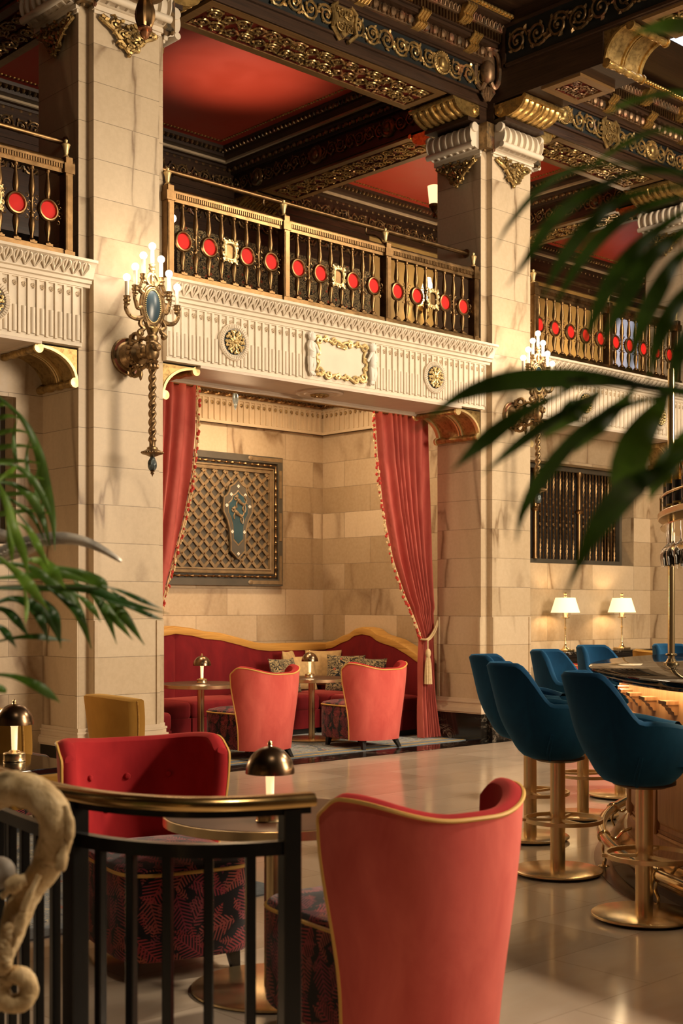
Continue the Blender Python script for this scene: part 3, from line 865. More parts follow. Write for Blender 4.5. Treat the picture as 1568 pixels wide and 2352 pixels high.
    if plaque:
        a, b = plaque[0] - x0, plaque[1] - x0; cx = (a + b) / 2
        mb = MB(); mb.box(a, b, -0.006, 0, 0.03, 0.455); mb.bbox(a + 0.14, b - 0.14, -0.018, 0, 0.095, 0.40, 0.012)
        pl = mb.build('plaque', M['plaster'], root)
        mb = MB()
        def sw(pts, r=0.013):
            mb.tube(catmull([(cx + x, -0.03, 0.245 + z) for x, z in pts], 5), r, 6)
        def curl(x, z, r, a0, tn, rr=0.011):
            pts = []
            for k in range(16):
                t = k / 15; an = a0 + tn * t * 2 * PI
                pts.append((cx + x + r * (1 - 0.78 * t) * cos(an), -0.03 - 0.012 * t, 0.245 + z + r * (1 - 0.78 * t) * sin(an)))
            mb.tube(pts, rr, 6)
        for sg in (-1, 1):
            sw([(0, 0.145), (sg * .06, 0.17), (sg * .13, 0.15), (sg * .19, 0.175), (sg * .26, 0.155), (sg * .30, 0.18)])
            sw([(sg * .31, 0.13), (sg * .28, 0.06), (sg * .315, 0.0), (sg * .29, -0.07), (sg * .32, -0.13)])
            sw([(0, -0.165), (sg * .08, -0.145), (sg * .15, -0.175), (sg * .23, -0.145), (sg * .31, -0.165)])
            for x, z, r, a0, tn in ((.29, .145, .045, 0, 1.4), (.10, .155, .035, 2, -1.3), (.20, .165, .03, 1, 1.2), (.27, -.13, .05, 3, 1.3), (.17, -.155, .04, 0, -1.4), (.06, -.155, .03, 2, 1.2), (.295, .03, .025, 1, 1.2), (.30, -.05, .022, 4, -1.2)):
                curl(sg * x, z, r, a0 if sg > 0 else PI - a0, tn * sg)
        for k in range(5): curl((k - 2) * 0.022, 0.125, 0.02, k, 1.1, 0.008)
        mb.build('plaque_scrollwork', M['gilt'], pl)
        for sg in (-1, 1):
            c = cx + sg * 0.385; mb = MB()
            mb.sph((c - sg * .005, -0.045, 0.405), (0.037, 0.035, 0.042), 12, 9)
            for q in range(9): mb.sph((c + 0.03 * cos(q * .7), -0.05, 0.415 + 0.028 * sin(q * .7)), 0.014, 6, 5)
            mb.tube(catmull([(c, -.03, .37), (c + sg * .004, -.04, .32), (c - sg * .004, -.045, .265), (c, -.04, .22)], 5), [0.028] * 3 + [0.036] * 5 + [0.04] * 5 + [0.037] * 3, 10)
            mb.tube(catmull([(c - sg * .02, -.045, .35), (c - sg * .05, -.055, .315), (c - sg * .075, -.05, .27)], 5), [0.017] * 5 + [0.013] * 6, 8)
            mb.tube(catmull([(c + sg * .02, -.045, .35), (c + sg * .035, -.055, .30), (c - sg * .0, -.075, .265)], 5), [0.017] * 5 + [0.013] * 6, 8)
            for q in (-1, 1):
                mb.tube(catmull([(c + q * .016, -.04, .225), (c + q * .02, -.05, .15), (c + q * .012, -.04, .095), (c + q * .012 - sg * .02, -.055, .06)], 5), [0.026] * 5 + [0.022] * 5 + [0.016] * 5 + [0.012], 8)
            mb.build('cherub_relief', M['white'], pl)
    return root
gallery_front(XA + 0.71, XB - 0.09, 'cream fluted gallery front with the gilded cherub plaque, over the alcove', (6.954, 9.472), (7.76, 8.664), rosette=(8.25,))
gallery_front(XB + 0.71, XC - 0.09, 'cream fluted gallery front partly behind the right palm, over the bar wall', (11.93, 13.4))
gallery_front(X0 + 0.71, XA - 0.09, 'cream fluted gallery front at the left edge, over the lounge wall', (4.675, 2.4), rosette=(4.55,))

struct('floor_gallery', MB().box(-3, 24, 9.52, 13.3, 4.0, 4.055), M['darkwood'], label='dark gallery floor behind the balustrades', cat='floor')

# ================================================================ ceiling beams
BZ, PZ = 6.585, 7.10
beam = thing('ceiling_beam', 'dark carved oak beam running over the column row', 'beam', (0, 0, 0), kind='structure')
Y0, Y1 = YF + 0.076, YF + 0.684
MB().box(-3, 24, Y0, Y1, BZ, 7.6).build('beam_core', M['darkwood'], beam)
def soffit_panel(parent, x0, x1, y0, y1, z, along, seed, rows=2, cell=0.165, mat='relief', ground='redground'):
    """carved and gilded panel framed by golden brown boards on the underside of a beam"""
    b = 0.085
    mb = MB()
    mb.box(x0, x1, y0, y0 + b, z - 0.03, z); mb.box(x0, x1, y1 - b, y1, z - 0.03, z)
    mb.box(x0, x0 + b, y0 + b, y1 - b, z - 0.03, z); mb.box(x1 - b, x1, y0 + b, y1 - b, z - 0.03, z)
    mb.build('soffit_board', M['soffitwood'], parent)
    mb = MB(); mb.box(x0 + b, x1 - b, y0 + b, y1 - b, z - 0.006, z + 0.002)
    for a in (0,):
        mb.box(x0 + b, x1 - b, y0 + b, y0 + b + 0.016, z - 0.02, z); mb.box(x0 + b, x1 - b, y1 - b - 0.016, y1 - b, z - 0.02, z)
    mb.build('panel_ground', M[ground], parent)
    mb = MB(); u0 = b + 0.02
    if along == 'x': scrolls(mb, lambda u, v, h: (x0 + u0 + u, (y0 + y1) / 2 + v, z - 0.004 - h), x1 - x0 - 2 * u0, y1 - y0 - 2 * u0, cell, rows, seed, 0.024, 1.35)
    else: scrolls(mb, lambda u, v, h: ((x0 + x1) / 2 + v, y0 + u0 + u, z - 0.004 - h), y1 - y0 - 2 * u0, x1 - x0 - 2 * u0, cell, rows, seed, 0.024, 1.35)
    mb.build('carved_panel', M[mat], parent)
soffit_panel(beam, XA + 1.22, XB - 0.60, Y0 + 0.01, Y1 - 0.005, BZ, 'x', 11)
soffit_panel(beam, XB + 1.22, XC - 0.60, Y0 + 0.01, Y1 - 0.005, BZ, 'x', 12)
soffit_panel(beam, XA - 3.3, XA - 0.60, Y0 + 0.01, Y1 - 0.005, BZ, 'x', 13)

def beam_front(parent, x0, x1, seed, medal):
    """carved frieze and stepped cornice on the hall side of the long beam"""
    mb = MB(); mb.box(x0, x1, Y0 - 0.006, Y0, 6.695, 6.945); mb.build('frieze_ground', M['teal'], parent)
    mb = MB(); mb.box(x0, x1, Y0 - 0.03, Y0, 6.67, 6.695); mb.box(x0, x1, Y0 - 0.03, Y0, 6.945, 6.965); mb.box(x0, x1, Y0 - 0.02, Y0, BZ - 0.03, BZ + 0.012)
    mb.build('frieze_border', M['darkwood'], parent)
    mb = MB(); scrolls(mb, lambda u, v, h: (x0 + u, Y0 - 0.004 - h, 6.82 + v), x1 - x0, 0.235, 0.20, 1, seed, 0.026, 1.25)
    for gx in medal:                     # griffins either side of each shield
        pass
    mb.build('carved_frieze', M['relief'], parent)
    rot = Matrix.Rotation(PI / 2, 4, 'X')
    for k, m in enumerate(medal):
        T = Matrix.Translation((m, Y0, 6.82)) @ rot
        mb = MB()
        if k % 2 == 0:
            mb.lathe([(0.118, 0), (0.118, 0.035), (0.10, 0.045), (0.09, 0.03), (0.0, 0.03)], 30, T)
            mb.sph(T @ Vector((0, 0, 0.04)), (0.05, 0.03, 0.06), 10, 8); mb.sph(T @ Vector((0.0, -0.06, 0.035)), (0.06, 0.02, 0.03), 10, 6)
            for q in range(26):
                a = 2 * PI * q / 26; mb.sph(T @ Vector((0.107 * cos(a), 0.107 * sin(a), 0.042)), 0.008, 5, 4)
        else:
            poly = [(-.10, .13), (.10, .13), (.125, .05), (.10, -.06), (0, -.15), (-.10, -.06), (-.125, .05)]
            mb.add([T @ Vector((x, y, .04)) for x, y in poly] + [T @ Vector((x * 1.12, y * 1.1, 0)) for x, y in poly], [list(range(7))] + [[i, (i + 1) % 7, 7 + (i + 1) % 7, 7 + i] for i in range(7)])
            scrolls(mb, lambda u, v, h: T @ Vector((-.10 + u, v, 0.045 + h)), 0.2, 0.24, 0.1, 2, 4, 0.01, 1.2)
            for sg in (-1, 1):
                mb.tube([T @ Vector(p) for p in ((sg * .08, .16, .03), (sg * .15, .10, .04), (sg * .13, 0, .04), (sg * .15, -.09, .04), (sg * .05, -.18, .03))], 0.022, 6)
        mb.build('shield' if k % 2 else 'medallion', M['oldgold'], parent)
    # stepped cornice
    mb = MB()
    for p, z0, z1 in ((0.05, 6.965, 7.02), (0.17, 7.12, 7.155), (0.20, 7.155, 7.25), (0.34, 7.33, 7.355)):
        mb.box(x0, x1, Y0 - p, Y0, z0, z1)
    mb.build('cornice_step', M['darkwood'], parent)
    mb = MB(); mb.box(x0, x1, Y0 - 0.08, Y0, 7.02, 7.12); eggs(mb, lambda u, v: (x0 + u, Y0 - 0.10, 7.068), x1 - x0, 0.115, 0.036, 0.035, 0.046)
    mb.build('egg_moulding', M['reliefpale'], parent)
    mb = MB(); mb.run([(0.0, 7.155), (0.175, 7.155), (0.19, 7.165), (0.0, 7.165)], x0, x1, 'x', Y0)
    n = int((x1 - x0) / 0.045)
    for i in range(n):
        u = x0 + (x1 - x0) * (i + 0.25) / n; mb.box(u, u + 0.024, Y0 - 0.222, Y0 - 0.198, 7.165, 7.245)
    mb.build('dentil_moulding', M['bronze'], parent)
    mb = MB(); mb.box(x0, x1, Y0 - 0.24, Y0, 7.25, 7.33)
    n = int((x1 - x0) / 0.06)
    for i in range(n):
        u = x0 + (x1 - x0) * (i + 0.5) / n
        mb.tube([(u - .02, Y0 - .245, 7.26), (u - .018, Y0 - .255, 7.30), (u, Y0 - .26, 7.322), (u + .018, Y0 - .255, 7.30), (u + .02, Y0 - .245, 7.26)], 0.0075, 5, cap=False)
    mb.build('leaf_moulding', M['reliefpale'], parent)
    mb = MB(); eggs(mb, lambda u, v: (x0 + u, Y0 - 0.36, 7.385), x1 - x0, 0.05, 0.02, 0.02, 0.02); mb.box(x0, x1, Y0 - 0.345, Y0, 7.36, 7.40)
    mb.build('bead_moulding', M['gold'], parent)
    mb = MB()
    k = x1 - 0.62
    for j in range(4):
        for (xx, pz, pp) in ((x1 - 0.36 - 0.76 * j, 7.02, 0.13), (x1 - 0.62 - 0.76 * j, 7.18, 0.28)):
            if xx < x0 + 0.1: continue
            prof = [(0.0, pz - 0.01), (pp - 0.02, pz), (pp + 0.03, pz + 0.03), (pp + 0.015, pz + 0.07), (pp + 0.05, pz + 0.10), (pp + 0.085, pz + 0.125), (pp + 0.08, pz + 0.15), (0.0, pz + 0.15)]
            mb.run(prof, xx - 0.055, xx + 0.055, 'x', Y0)
            for e in (-0.058, -0.02, 0.02, 0.058):
                mb.tube([(xx + e, Y0 - p - 0.004, z) for p, z in prof[1:-1]], 0.009, 5)
    mb.build('console', M['gold'], parent)
beam_front(beam, XA + 0.65, XB - 0.01, 21, (9.62, 8.28, 6.9))
beam_front(beam, XB + 0.64, XC - 0.01, 22, (13.3, 12.45, 11.6))
struct('ceiling', MB().box(-9, 24, -8, Y0 - 0.0, 7.46, 7.6), M['darkwood'], label='dark wood ceiling of the hall', cat='ceiling')

def carved_pendant(parent, loc, M_=None, s=1.0, mat='reliefpale'):
    """carved cartouche with a boss between two scrolls"""
    mb = MB(); x, y, z = loc
    def q(u, v, w=0): return (x + (u * 0.73 - w * 0.68) * s, y - (u * 0.68 + w * 0.73) * s * 1.0, z + v * s)
    mb.sph(q(0, 0, .06), (0.075 * s, 0.075 * s, 0.13 * s), 14, 10)
    for sg in (-1, 1):
        mb.tube(catmull([q(sg * .03, .22, .05), q(sg * .10, .17, .07), q(sg * .125, .05, .07), q(sg * .12, -.08, .07), q(sg * .07, -.17, .08), q(sg * .03, -.12, .10)], 5), 0.026 * s, 7)
        mb.tube(catmull([q(sg * .14, .24, .05), q(sg * .08, .22, .07), q(sg * .03, .29, .06)], 5), 0.02 * s, 6)
    for k in range(5): mb.tube([q((k - 2) * .02, -.16, .08), q((k - 2) * .03, -.22, .09), q((k - 2) * .01, -.29, .05)], [0.016 * s, 0.018 * s, 0.006 * s], 6)
    for k in range(5): mb.sph(q((k - 2) * .035, .33 - abs(k - 2) * .03, .05), 0.024 * s, 7, 5)
    mb.sph(q(0, .25, .06), (.06 * s, .06 * s, .05 * s), 10, 6)
    mb.lathe([(0.03 * s, -0.2 * s), (0.09 * s, -0.05 * s), (0.09 * s, 0.15 * s), (0.04 * s, 0.3 * s)], 10, Matrix.Translation((x, y, z)))
    return mb.build('carved_cartouche', M[mat], parent)
carved_pendant(beam, (XB - 0.04, Y0 - 0.04, 6.88))

# cross beams out over the hall
def hall_beam(x0, seed, label, c=True):
    b = thing('cross_beam', label, 'beam', (0, 0, 0), kind='structure')
    mb = MB(); mb.box(x0, x0 + 0.61, 7.42, Y0, BZ, 7.5); mb.box(x0, x0 + 0.61, 2.0, 7.42, 6.89, 7.5)
    mb.build('beam_core', M['darkwood'], b)
    soffit_panel(b, x0 + 0.02, x0 + 0.59, 7.70, 8.18, BZ, 'x', seed, 2, 0.12, 'reliefpale')
    soffit_panel(b, x0 + 0.02, x0 + 0.59, 5.0, 7.0, 6.89, 'y', seed + 1)
    for nm, mb, mt in zip(('bracket', 'bracket_rib', 'bracket_roll'), corbel(0.29, 0.30, 0.30, (0.0,), roll=0.04), (M['oldgold'], M['gold'], M['gold'])):
        mr = MB(); mr.add(mb.v, mb.f, Matrix.Translation((x0 + 0.305, 7.42, 6.89)) @ Matrix.Rotation(-PI / 2, 4, 'Z')); mr.build(nm, mt, b)
    for sx, X in ((-1, x0), (1, x0 + 0.61)):
        mb = MB(); mb.box(X - 0.006, X + 0.006, 2.5, Y0 - 0.25, 6.93, 7.30); mb.build('frieze_ground', M['teal'], b)
        mb = MB()
        for z0, z1 in ((6.90, 6.93), (7.30, 7.33)): mb.box(X - 0.03, X + 0.03, 2.5, Y0 - 0.25, z0, z1)
        mb.box(X - 0.03, X + 0.03, Y0 - 0.27, Y0 - 0.235, 6.90, 7.33)
        mb.build('frieze_border', M['darkwood'], b)
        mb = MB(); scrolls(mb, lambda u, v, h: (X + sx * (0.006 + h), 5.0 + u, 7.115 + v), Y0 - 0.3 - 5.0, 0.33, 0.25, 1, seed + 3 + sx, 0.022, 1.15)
        mb.build('carved_frieze', M['reliefdark'], b)
    return b
hall_beam(XB, 31, 'dark carved beam running out over the hall from the fluted column capital')
struct('window_1', MB().box(11.75, 12.9, 6.6, 7.8, 7.445, 7.458), M['skylight'], label='pale blue skylight pane at the upper right corner', cat='skylight')

# gallery coffers
def gallery_bay(x0, x1, n, seed, label):
    y0, y1 = Y1, 13.2
    struct('ceiling_panel', MB().box(x0, x1, y0, y1, PZ, PZ + 0.05), M['redceil'], label=label, cat='ceiling')
    t = thing('trim_coffer', f'stepped dark moulding framing {label}', 'ceiling moulding', (0, 0, 0), kind='structure')
    mb = MB(); mb.ring_sweep(x0, x1, y0, y1, [(0, 6.87), (0.05, 6.87), (0.06, 6.90), (0.13, 6.93), (0.14, 6.955), (0.20, 6.96)]); mb.ring_sweep(x0, x1, y0, y1, [(0.22, 6.985), (0.30, 7.0), (0.31, 7.04), (0.37, 7.065), (0.38, PZ)])
    mb.build('moulding', M['darkwood'], t)
    mb = MB(); mb.ring_sweep(x0, x1, y0, y1, [(0.20, 6.955), (0.225, 6.96), (0.225, 6.99)]); mb.build('pale_fillet', M['plaster_buff'], t)
    mb = MB()
    eggs(mb, lambda u, v: (x0 + 0.1 + u, y1 - 0.10, 6.915), x1 - x0 - 0.2, 0.11, 0.034, 0.03, 0.03); eggs(mb, lambda u, v: (x1 - 0.10, y0 + 0.1 + u, 6.915), y1 - y0 - 0.2, 0.11, 0.03, 0.034, 0.03)
    eggs(mb, lambda u, v: (x0 + 0.3 + u, y1 - 0.345, 7.05), x1 - x0 - 0.6, 0.07, 0.022, 0.03, 0.03); eggs(mb, lambda u, v: (x1 - 0.345, y0 + 0.3 + u, 7.05), y1 - y0 - 0.6, 0.07, 0.03, 0.022, 0.03)
    mb.build('egg_moulding', M['reliefdark'], t)
    mb = MB()
    for a, b, ax in (((x0 + .5, y1 - .50), (x1 - .5, y1 - .50), 0), ((x1 - .5, y0 + .5), (x1 - .5, y1 - .5), 1), ((x0 + .5, y0 + .5), (x0 + .5, y1 - .5), 1)):
        L = math.hypot(b[0] - a[0], b[1] - a[1]); nn = int(L / 0.05)
        for i in range(nn + 1):
            s = i / nn; mb.sph((lerp(a[0], b[0], s), lerp(a[1], b[1], s), PZ - 0.006), (0.018, 0.018, 0.012), 6, 4)
    mb.build('bead_border', M['gold'], t)
    return t
gallery_bay(XA + 0.615, XB, 1, 1, 'the red lacquered ceiling panel above the alcove balcony')
gallery_bay(XB + 0.61, XC, 2, 2, 'the red lacquered ceiling panel beyond the fluted column')
gallery_bay(X0 + 0.61, XA, 3, 3, 'the red lacquered ceiling panel above the left balcony')
gallery_bay(XC + 0.61, 19.1, 4, 4, 'the red lacquered ceiling panel above the far right gallery')

def gallery_beam(x0, seed, label):
    b = thing('gallery_beam', label, 'beam', (0, 0, 0), kind='structure')
    MB().box(x0, x0 + 0.61, Y1, 13.2, BZ, PZ + 0.03).build('beam_core', M['darkwood'], b)
    soffit_panel(b, x0 + 0.02, x0 + 0.59, 10.0, 12.55, BZ, 'y', seed)
    for sx, X in ((-1, x0),):
        mb = MB(); scrolls(mb, lambda u, v, h: (X + sx * (0.004 + h), 9.7 + u, 6.74 + v), 3.4, 0.2, 0.16, 1, seed + 5, 0.02, 1.2); mb.build('carved_frieze', M['reliefdark'], b)
        for yy in (10.3, 11.5, 12.6):
            mb = MB(); mb.lathe([(0.11, 0), (0.11, 0.03), (0.09, 0.04), (0.08, 0.025), (0, 0.03)], 24, Matrix.Translation((X, yy, 6.74)) @ Matrix.Rotation(-PI / 2, 4, 'Y')); mb.sph((X - 0.03, yy, 6.74), (0.03, 0.045, 0.06), 9, 7)
            mb.build('medallion', M['reliefdark'], b)
    for nm, mb, mt in zip(('bracket', 'bracket_rib', 'bracket_roll'), corbel(0.29, 0.42, 0.22, (-0.2, -0.1, 0, 0.1, 0.2)), (M['gold'], M['gold'], M['gold'])):
        mr = MB(); mr.add(mb.v, mb.f, Matrix.Translation((x0 + 0.305, 13.1, BZ)) @ Matrix.Rotation(-PI / 2, 4, 'Z')); mr.build(nm, mt, b)
    return b
gallery_beam(XB, 41, 'gallery beam with gilded soffit behind the fluted column')
gallery_beam(XA, 42, 'gallery beam with gilded soffit behind the left column')
gallery_beam(XC, 43, 'gallery beam with gilded soffit behind the palm at right')
wb = thing('wall_gallery', 'back wall of the gallery, dark panelling and carved frieze', 'wall', (0, 0, 0), kind='structure')
MB().box(-3, 12.75, 13.1, 13.3, 4.05, 6.60).build('panelling', M['darkwood'], wb)
MB().box(12.75, 24, 13.12, 13.3, 4.05, 6.60).build('ochre_wall', plain('ochre_wall_paint', (0.46, 0.30, 0.10), 0.6, var=0.06), wb)
MB().box(-3, 24, 13.08, 13.3, 6.58, 7.1).build('upper_panelling', M['darkwood'], wb)
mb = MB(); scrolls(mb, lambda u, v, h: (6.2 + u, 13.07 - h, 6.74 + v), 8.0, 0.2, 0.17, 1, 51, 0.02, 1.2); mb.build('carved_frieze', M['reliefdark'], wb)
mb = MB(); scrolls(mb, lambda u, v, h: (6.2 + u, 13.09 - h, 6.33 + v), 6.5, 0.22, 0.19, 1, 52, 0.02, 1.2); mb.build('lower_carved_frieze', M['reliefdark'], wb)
struct('window_2', MB().box(18.55, 19.25, 13.09, 13.11, 4.9, 6.45), M['windowglow'], label='blue dusk window seen through the right balustrade', cat='window')
# ================================================================ balustrades
RY = 8.845
BAL = [(0.030, 0.08), (0.030, 0.10), (0.013, 0.115), (0.012, 0.135), (0.021, 0.175), (0.026, 0.215), (0.022, 0.255), (0.013, 0.275), (0.018, 0.285), (0.018, 0.30), (0.012, 0.315), (0.012, 0.40),
       (0.018, 0.415), (0.018, 0.43), (0.014, 0.44), (0.024, 0.475), (0.025, 0.505), (0.019, 0.56), (0.012, 0.61), (0.012, 0.635), (0.019, 0.642), (0.019, 0.66)]
def c_scroll(mb, x, z, sg, s=1.0, y=0.0, r=0.0042):
    for v in (-1, 1):
        pts = []
        for k in range(15):
            t = k / 14; an = PI * (0.5 if v > 0 else -0.5) + sg * v * -1 * (t * 2.0 * PI)
            rr = 0.026 * s * (1 - 0.6 * t)
            pts.append((x + rr * cos(an), y, z + v * 0.030 * s + rr * sin(an) - v * 0.012))
        mb.tube(pts, r, 5, cap=False)
        pts = []
        for k in range(11):
            t = k / 10; an = PI * (0.5 if v < 0 else -0.5) + sg * v * (t * 1.5 * PI)
            rr = 0.018 * s * (1 - 0.55 * t)
            pts.append((x - sg * 0.018 + rr * cos(an), y, z + v * 0.082 * s + rr * sin(an)))
        mb.tube(pts, r, 5, cap=False)
_medal = None
def medallion(root, x):
    """framed red disc in the middle of a baluster"""
    global _medal
    T = Matrix.Rotation(PI / 2, 4, 'X')
    if _medal is None:
        mb = MB(); mb.lathe([(0.0, -0.02), (0.07, -0.02), (0.088, -0.008), (0.09, 0.012), (0.08, 0.024), (0.07, 0.026), (0.064, 0.014), (0.062, 0.008)], 32, T, cap=False)
        o = mb.build('medallion', M['bronze'], root); o.location = (x, 0, 0.355)
        d = MB().lathe([(0.063, 0.0), (0.063, 0.010), (0.0, 0.012)], 28, T).build('red_disc', M['reddisc'], o)
        for sg in (1, -1):
            w = MB(); c_scroll(w, sg * 0.108, 0, sg); w.build('wire_scroll', M['bronze'], o)
        _medal = o; return o
    c = copy_tree(_medal, root); c.location = (x, 0, 0.355); return c
_bal = {}
def baluster(root, x, cut):
    for k in (('low', 'high') if cut else ('full',)): _one_baluster(root, x, k)
def _one_baluster(root, x, k):
    if k not in _bal:
        mb = MB()
        if k == 'low': mb.lathe([p for p in BAL if p[1] <= 0.275], 12)
        elif k == 'high': mb.lathe([(0.010, 0.435)] + [p for p in BAL if p[1] >= 0.44], 12)
        else: mb.lathe(BAL, 12)
        if k != 'high': mb.box(-0.03, 0.03, -0.03, 0.03, 0.07, 0.092)
        o = mb.build('baluster', M['bronze'], root); o.location = (x, 0, 0); _bal[k] = o; return o
    c = _bal[k].copy(); COL.objects.link(c); c.parent = root; c.location = (x, 0, 0); return c
def balustrade(label, xs, secs, loc_z=4.075):
    x0 = xs[0]; root = thing('balustrade', label, 'balustrade', (x0, RY, loc_z))
    L = xs[-1] - x0
    mb = MB(); mb.box(-0.02, L + 0.02, -0.045, 0.045, -0.02, 0.055); mb.box(-0.02, L + 0.02, -0.03, 0.03, 0.055, 0.075); mb.build('bottom_rail', M['bronze'], root)
    mb = MB(); mb.box(0, L + 0.05, -0.028, 0.028, 0.66, 0.69); mb.box(0, L + 0.05, -0.045, 0.045, 0.725, 0.738); mb.box(0, L + 0.05, -0.034, 0.034, 0.69, 0.725)
    mb.tube([(0, 0, 0.745), (L + 0.06, 0, 0.745)], 0.034, 10)
    n = int(L / 0.022)
    for i in range(n): mb.box(i * 0.022, i * 0.022 + 0.011, -0.043, -0.034, 0.692, 0.724)
    mb.build('top_rail', M['bronze'], root)
    for x in xs:
        u = x - x0; mb = MB()
        mb.bbox(u - 0.035, u + 0.035, -0.05, 0.045, -0.02, 0.79, 0.006); mb.box(u - 0.022, u + 0.022, -0.056, -0.05, 0.07, 0.64); mb.box(u - 0.045, u + 0.045, -0.058, 0.05, 0.66, 0.735); mb.box(u - 0.045, u + 0.045, -0.058, 0.05, -0.02, 0.06)
        po = mb.build('post', M['bronze'], root)
        MB().lathe([(0.028, 0.79), (0.026, 0.80), (0.014, 0.815), (0.019, 0.83), (0.021, 0.85), (0.030, 0.885), (0.034, 0.893), (0.030, 0.90), (0.010, 0.908), (0.014, 0.918), (0.014, 0.93), (0, 0.94)], 14, Matrix.Translation((u, 0, 0))).build('finial', M['gilt'], po)
    for (s0, dx, n, med, cart) in secs:
        for i in range(n):
            x = s0 + dx * i - x0
            baluster(root, x, i in med)
            if i in med: medallion(root, x)
        if cart is not None:
            cx = s0 + dx * cart - x0
            mb = MB(); T = Matrix.Translation((cx, -0.02, 0.355))
            def sp(x, z, r, a, tn): mb.tube([T @ Vector((x + r * (1 - .7 * k / 9) * cos(a + tn * k / 9 * 6.28), -0.02, z + r * (1 - .7 * k / 9) * sin(a + tn * k / 9 * 6.28))) for k in range(10)], 0.0085, 5, cap=False)
            for sx in (-1, 1):
                for sz in (-1, 1):
                    sp(sx * .052, sz * .065, .026, 0 if sx > 0 else PI, 1.2 * sx * sz); sp(sx * .066, sz * .028, .018, 1.5 * sz, -1.1 * sx * sz); sp(sx * .02, sz * .08, .018, PI / 2 * sz, 1.1 * sx * sz)
                    mb.tube([T @ Vector(p) for p in ((sx * .075, -.02, sz * .10), (sx * .06, -.02, sz * .085), (sx * .045, -.02, sz * .05))], 0.008, 5)
                mb.tube([T @ Vector((sx * .052, -.015, -.06)), T @ Vector((sx * .058, -.022, 0)), T @ Vector((sx * .052, -.015, .06))], 0.011, 6)
            for sz in (-1, 1): mb.tube([T @ Vector((-.05, -.015, sz * .066)), T @ Vector((0, -.022, sz * .072)), T @ Vector((.05, -.015, sz * .066))], 0.011, 6)
            ca = MB().box(cx - 0.052, cx + 0.052, -0.026, -0.014, 0.29, 0.42).build('cartouche', M['bronze'], root)
            mb.build('cartouche_scrollwork', M['gilt'], ca)
    return root
DX = 0.1355
s8 = lambda a: (a, DX, 8, (0, 2, 5, 7), 3.5)
balustrade('gilt bronze balustrade with red discs above the curtained alcove', (6.29, 7.545, 8.82, 10.09), [s8(6.441), s8(7.704), s8(8.972)])
balustrade('gilt bronze balustrade with red discs behind the right palm', (11.06, 12.405, 13.80), [(11.148, 0.1378, 9, (0, 2, 4, 6, 8), None), (12.545, 0.1378, 9, (0, 2, 4, 6, 8), None)])
balustrade('gilt bronze balustrade with red discs at the left edge', (1.55, 2.805, 4.07, 5.335), [s8(2.955), s8(4.225)])

def handrail(x0, x1, label, mids):
    root = thing('handrail', label, 'handrail', (x0, 9.07, 5.075))
    L = x1 - x0
    MB().tube([(0.01, 0, 0), (L - 0.01, 0, 0)], 0.023, 12).build('rail', M['bronze'], root)
    ry = Matrix.Rotation(PI / 2, 4, 'Y')
    for u in (0.0, L): MB().lathe([(0.045, -0.012), (0.045, 0.012)], 18, Matrix.Translation((u, 0, 0)) @ ry).build('flange', M['sconce'], root)
    for m in mids:
        u = m - x0
        MB().tube(catmull([(u, 0, -0.02), (u, -0.01, -0.08), (u + 0.02, -0.12, -0.12), (u + 0.03, -0.2, -0.2), (u + 0.03, -0.21, -0.30)], 4), 0.008, 6).build('support', M['sconce'], root)
handrail(XA + 0.71, XB - 0.09, 'plain bronze handrail behind the balustrade over the alcove', (7.50, 8.78))
handrail(XB + 0.71, XC - 0.09, 'plain bronze handrail behind the balustrade beyond the right palm', (12.36,))
handrail(X0 + 0.71, XA - 0.09, 'plain bronze handrail behind the balustrade at the left edge', (4.03,))

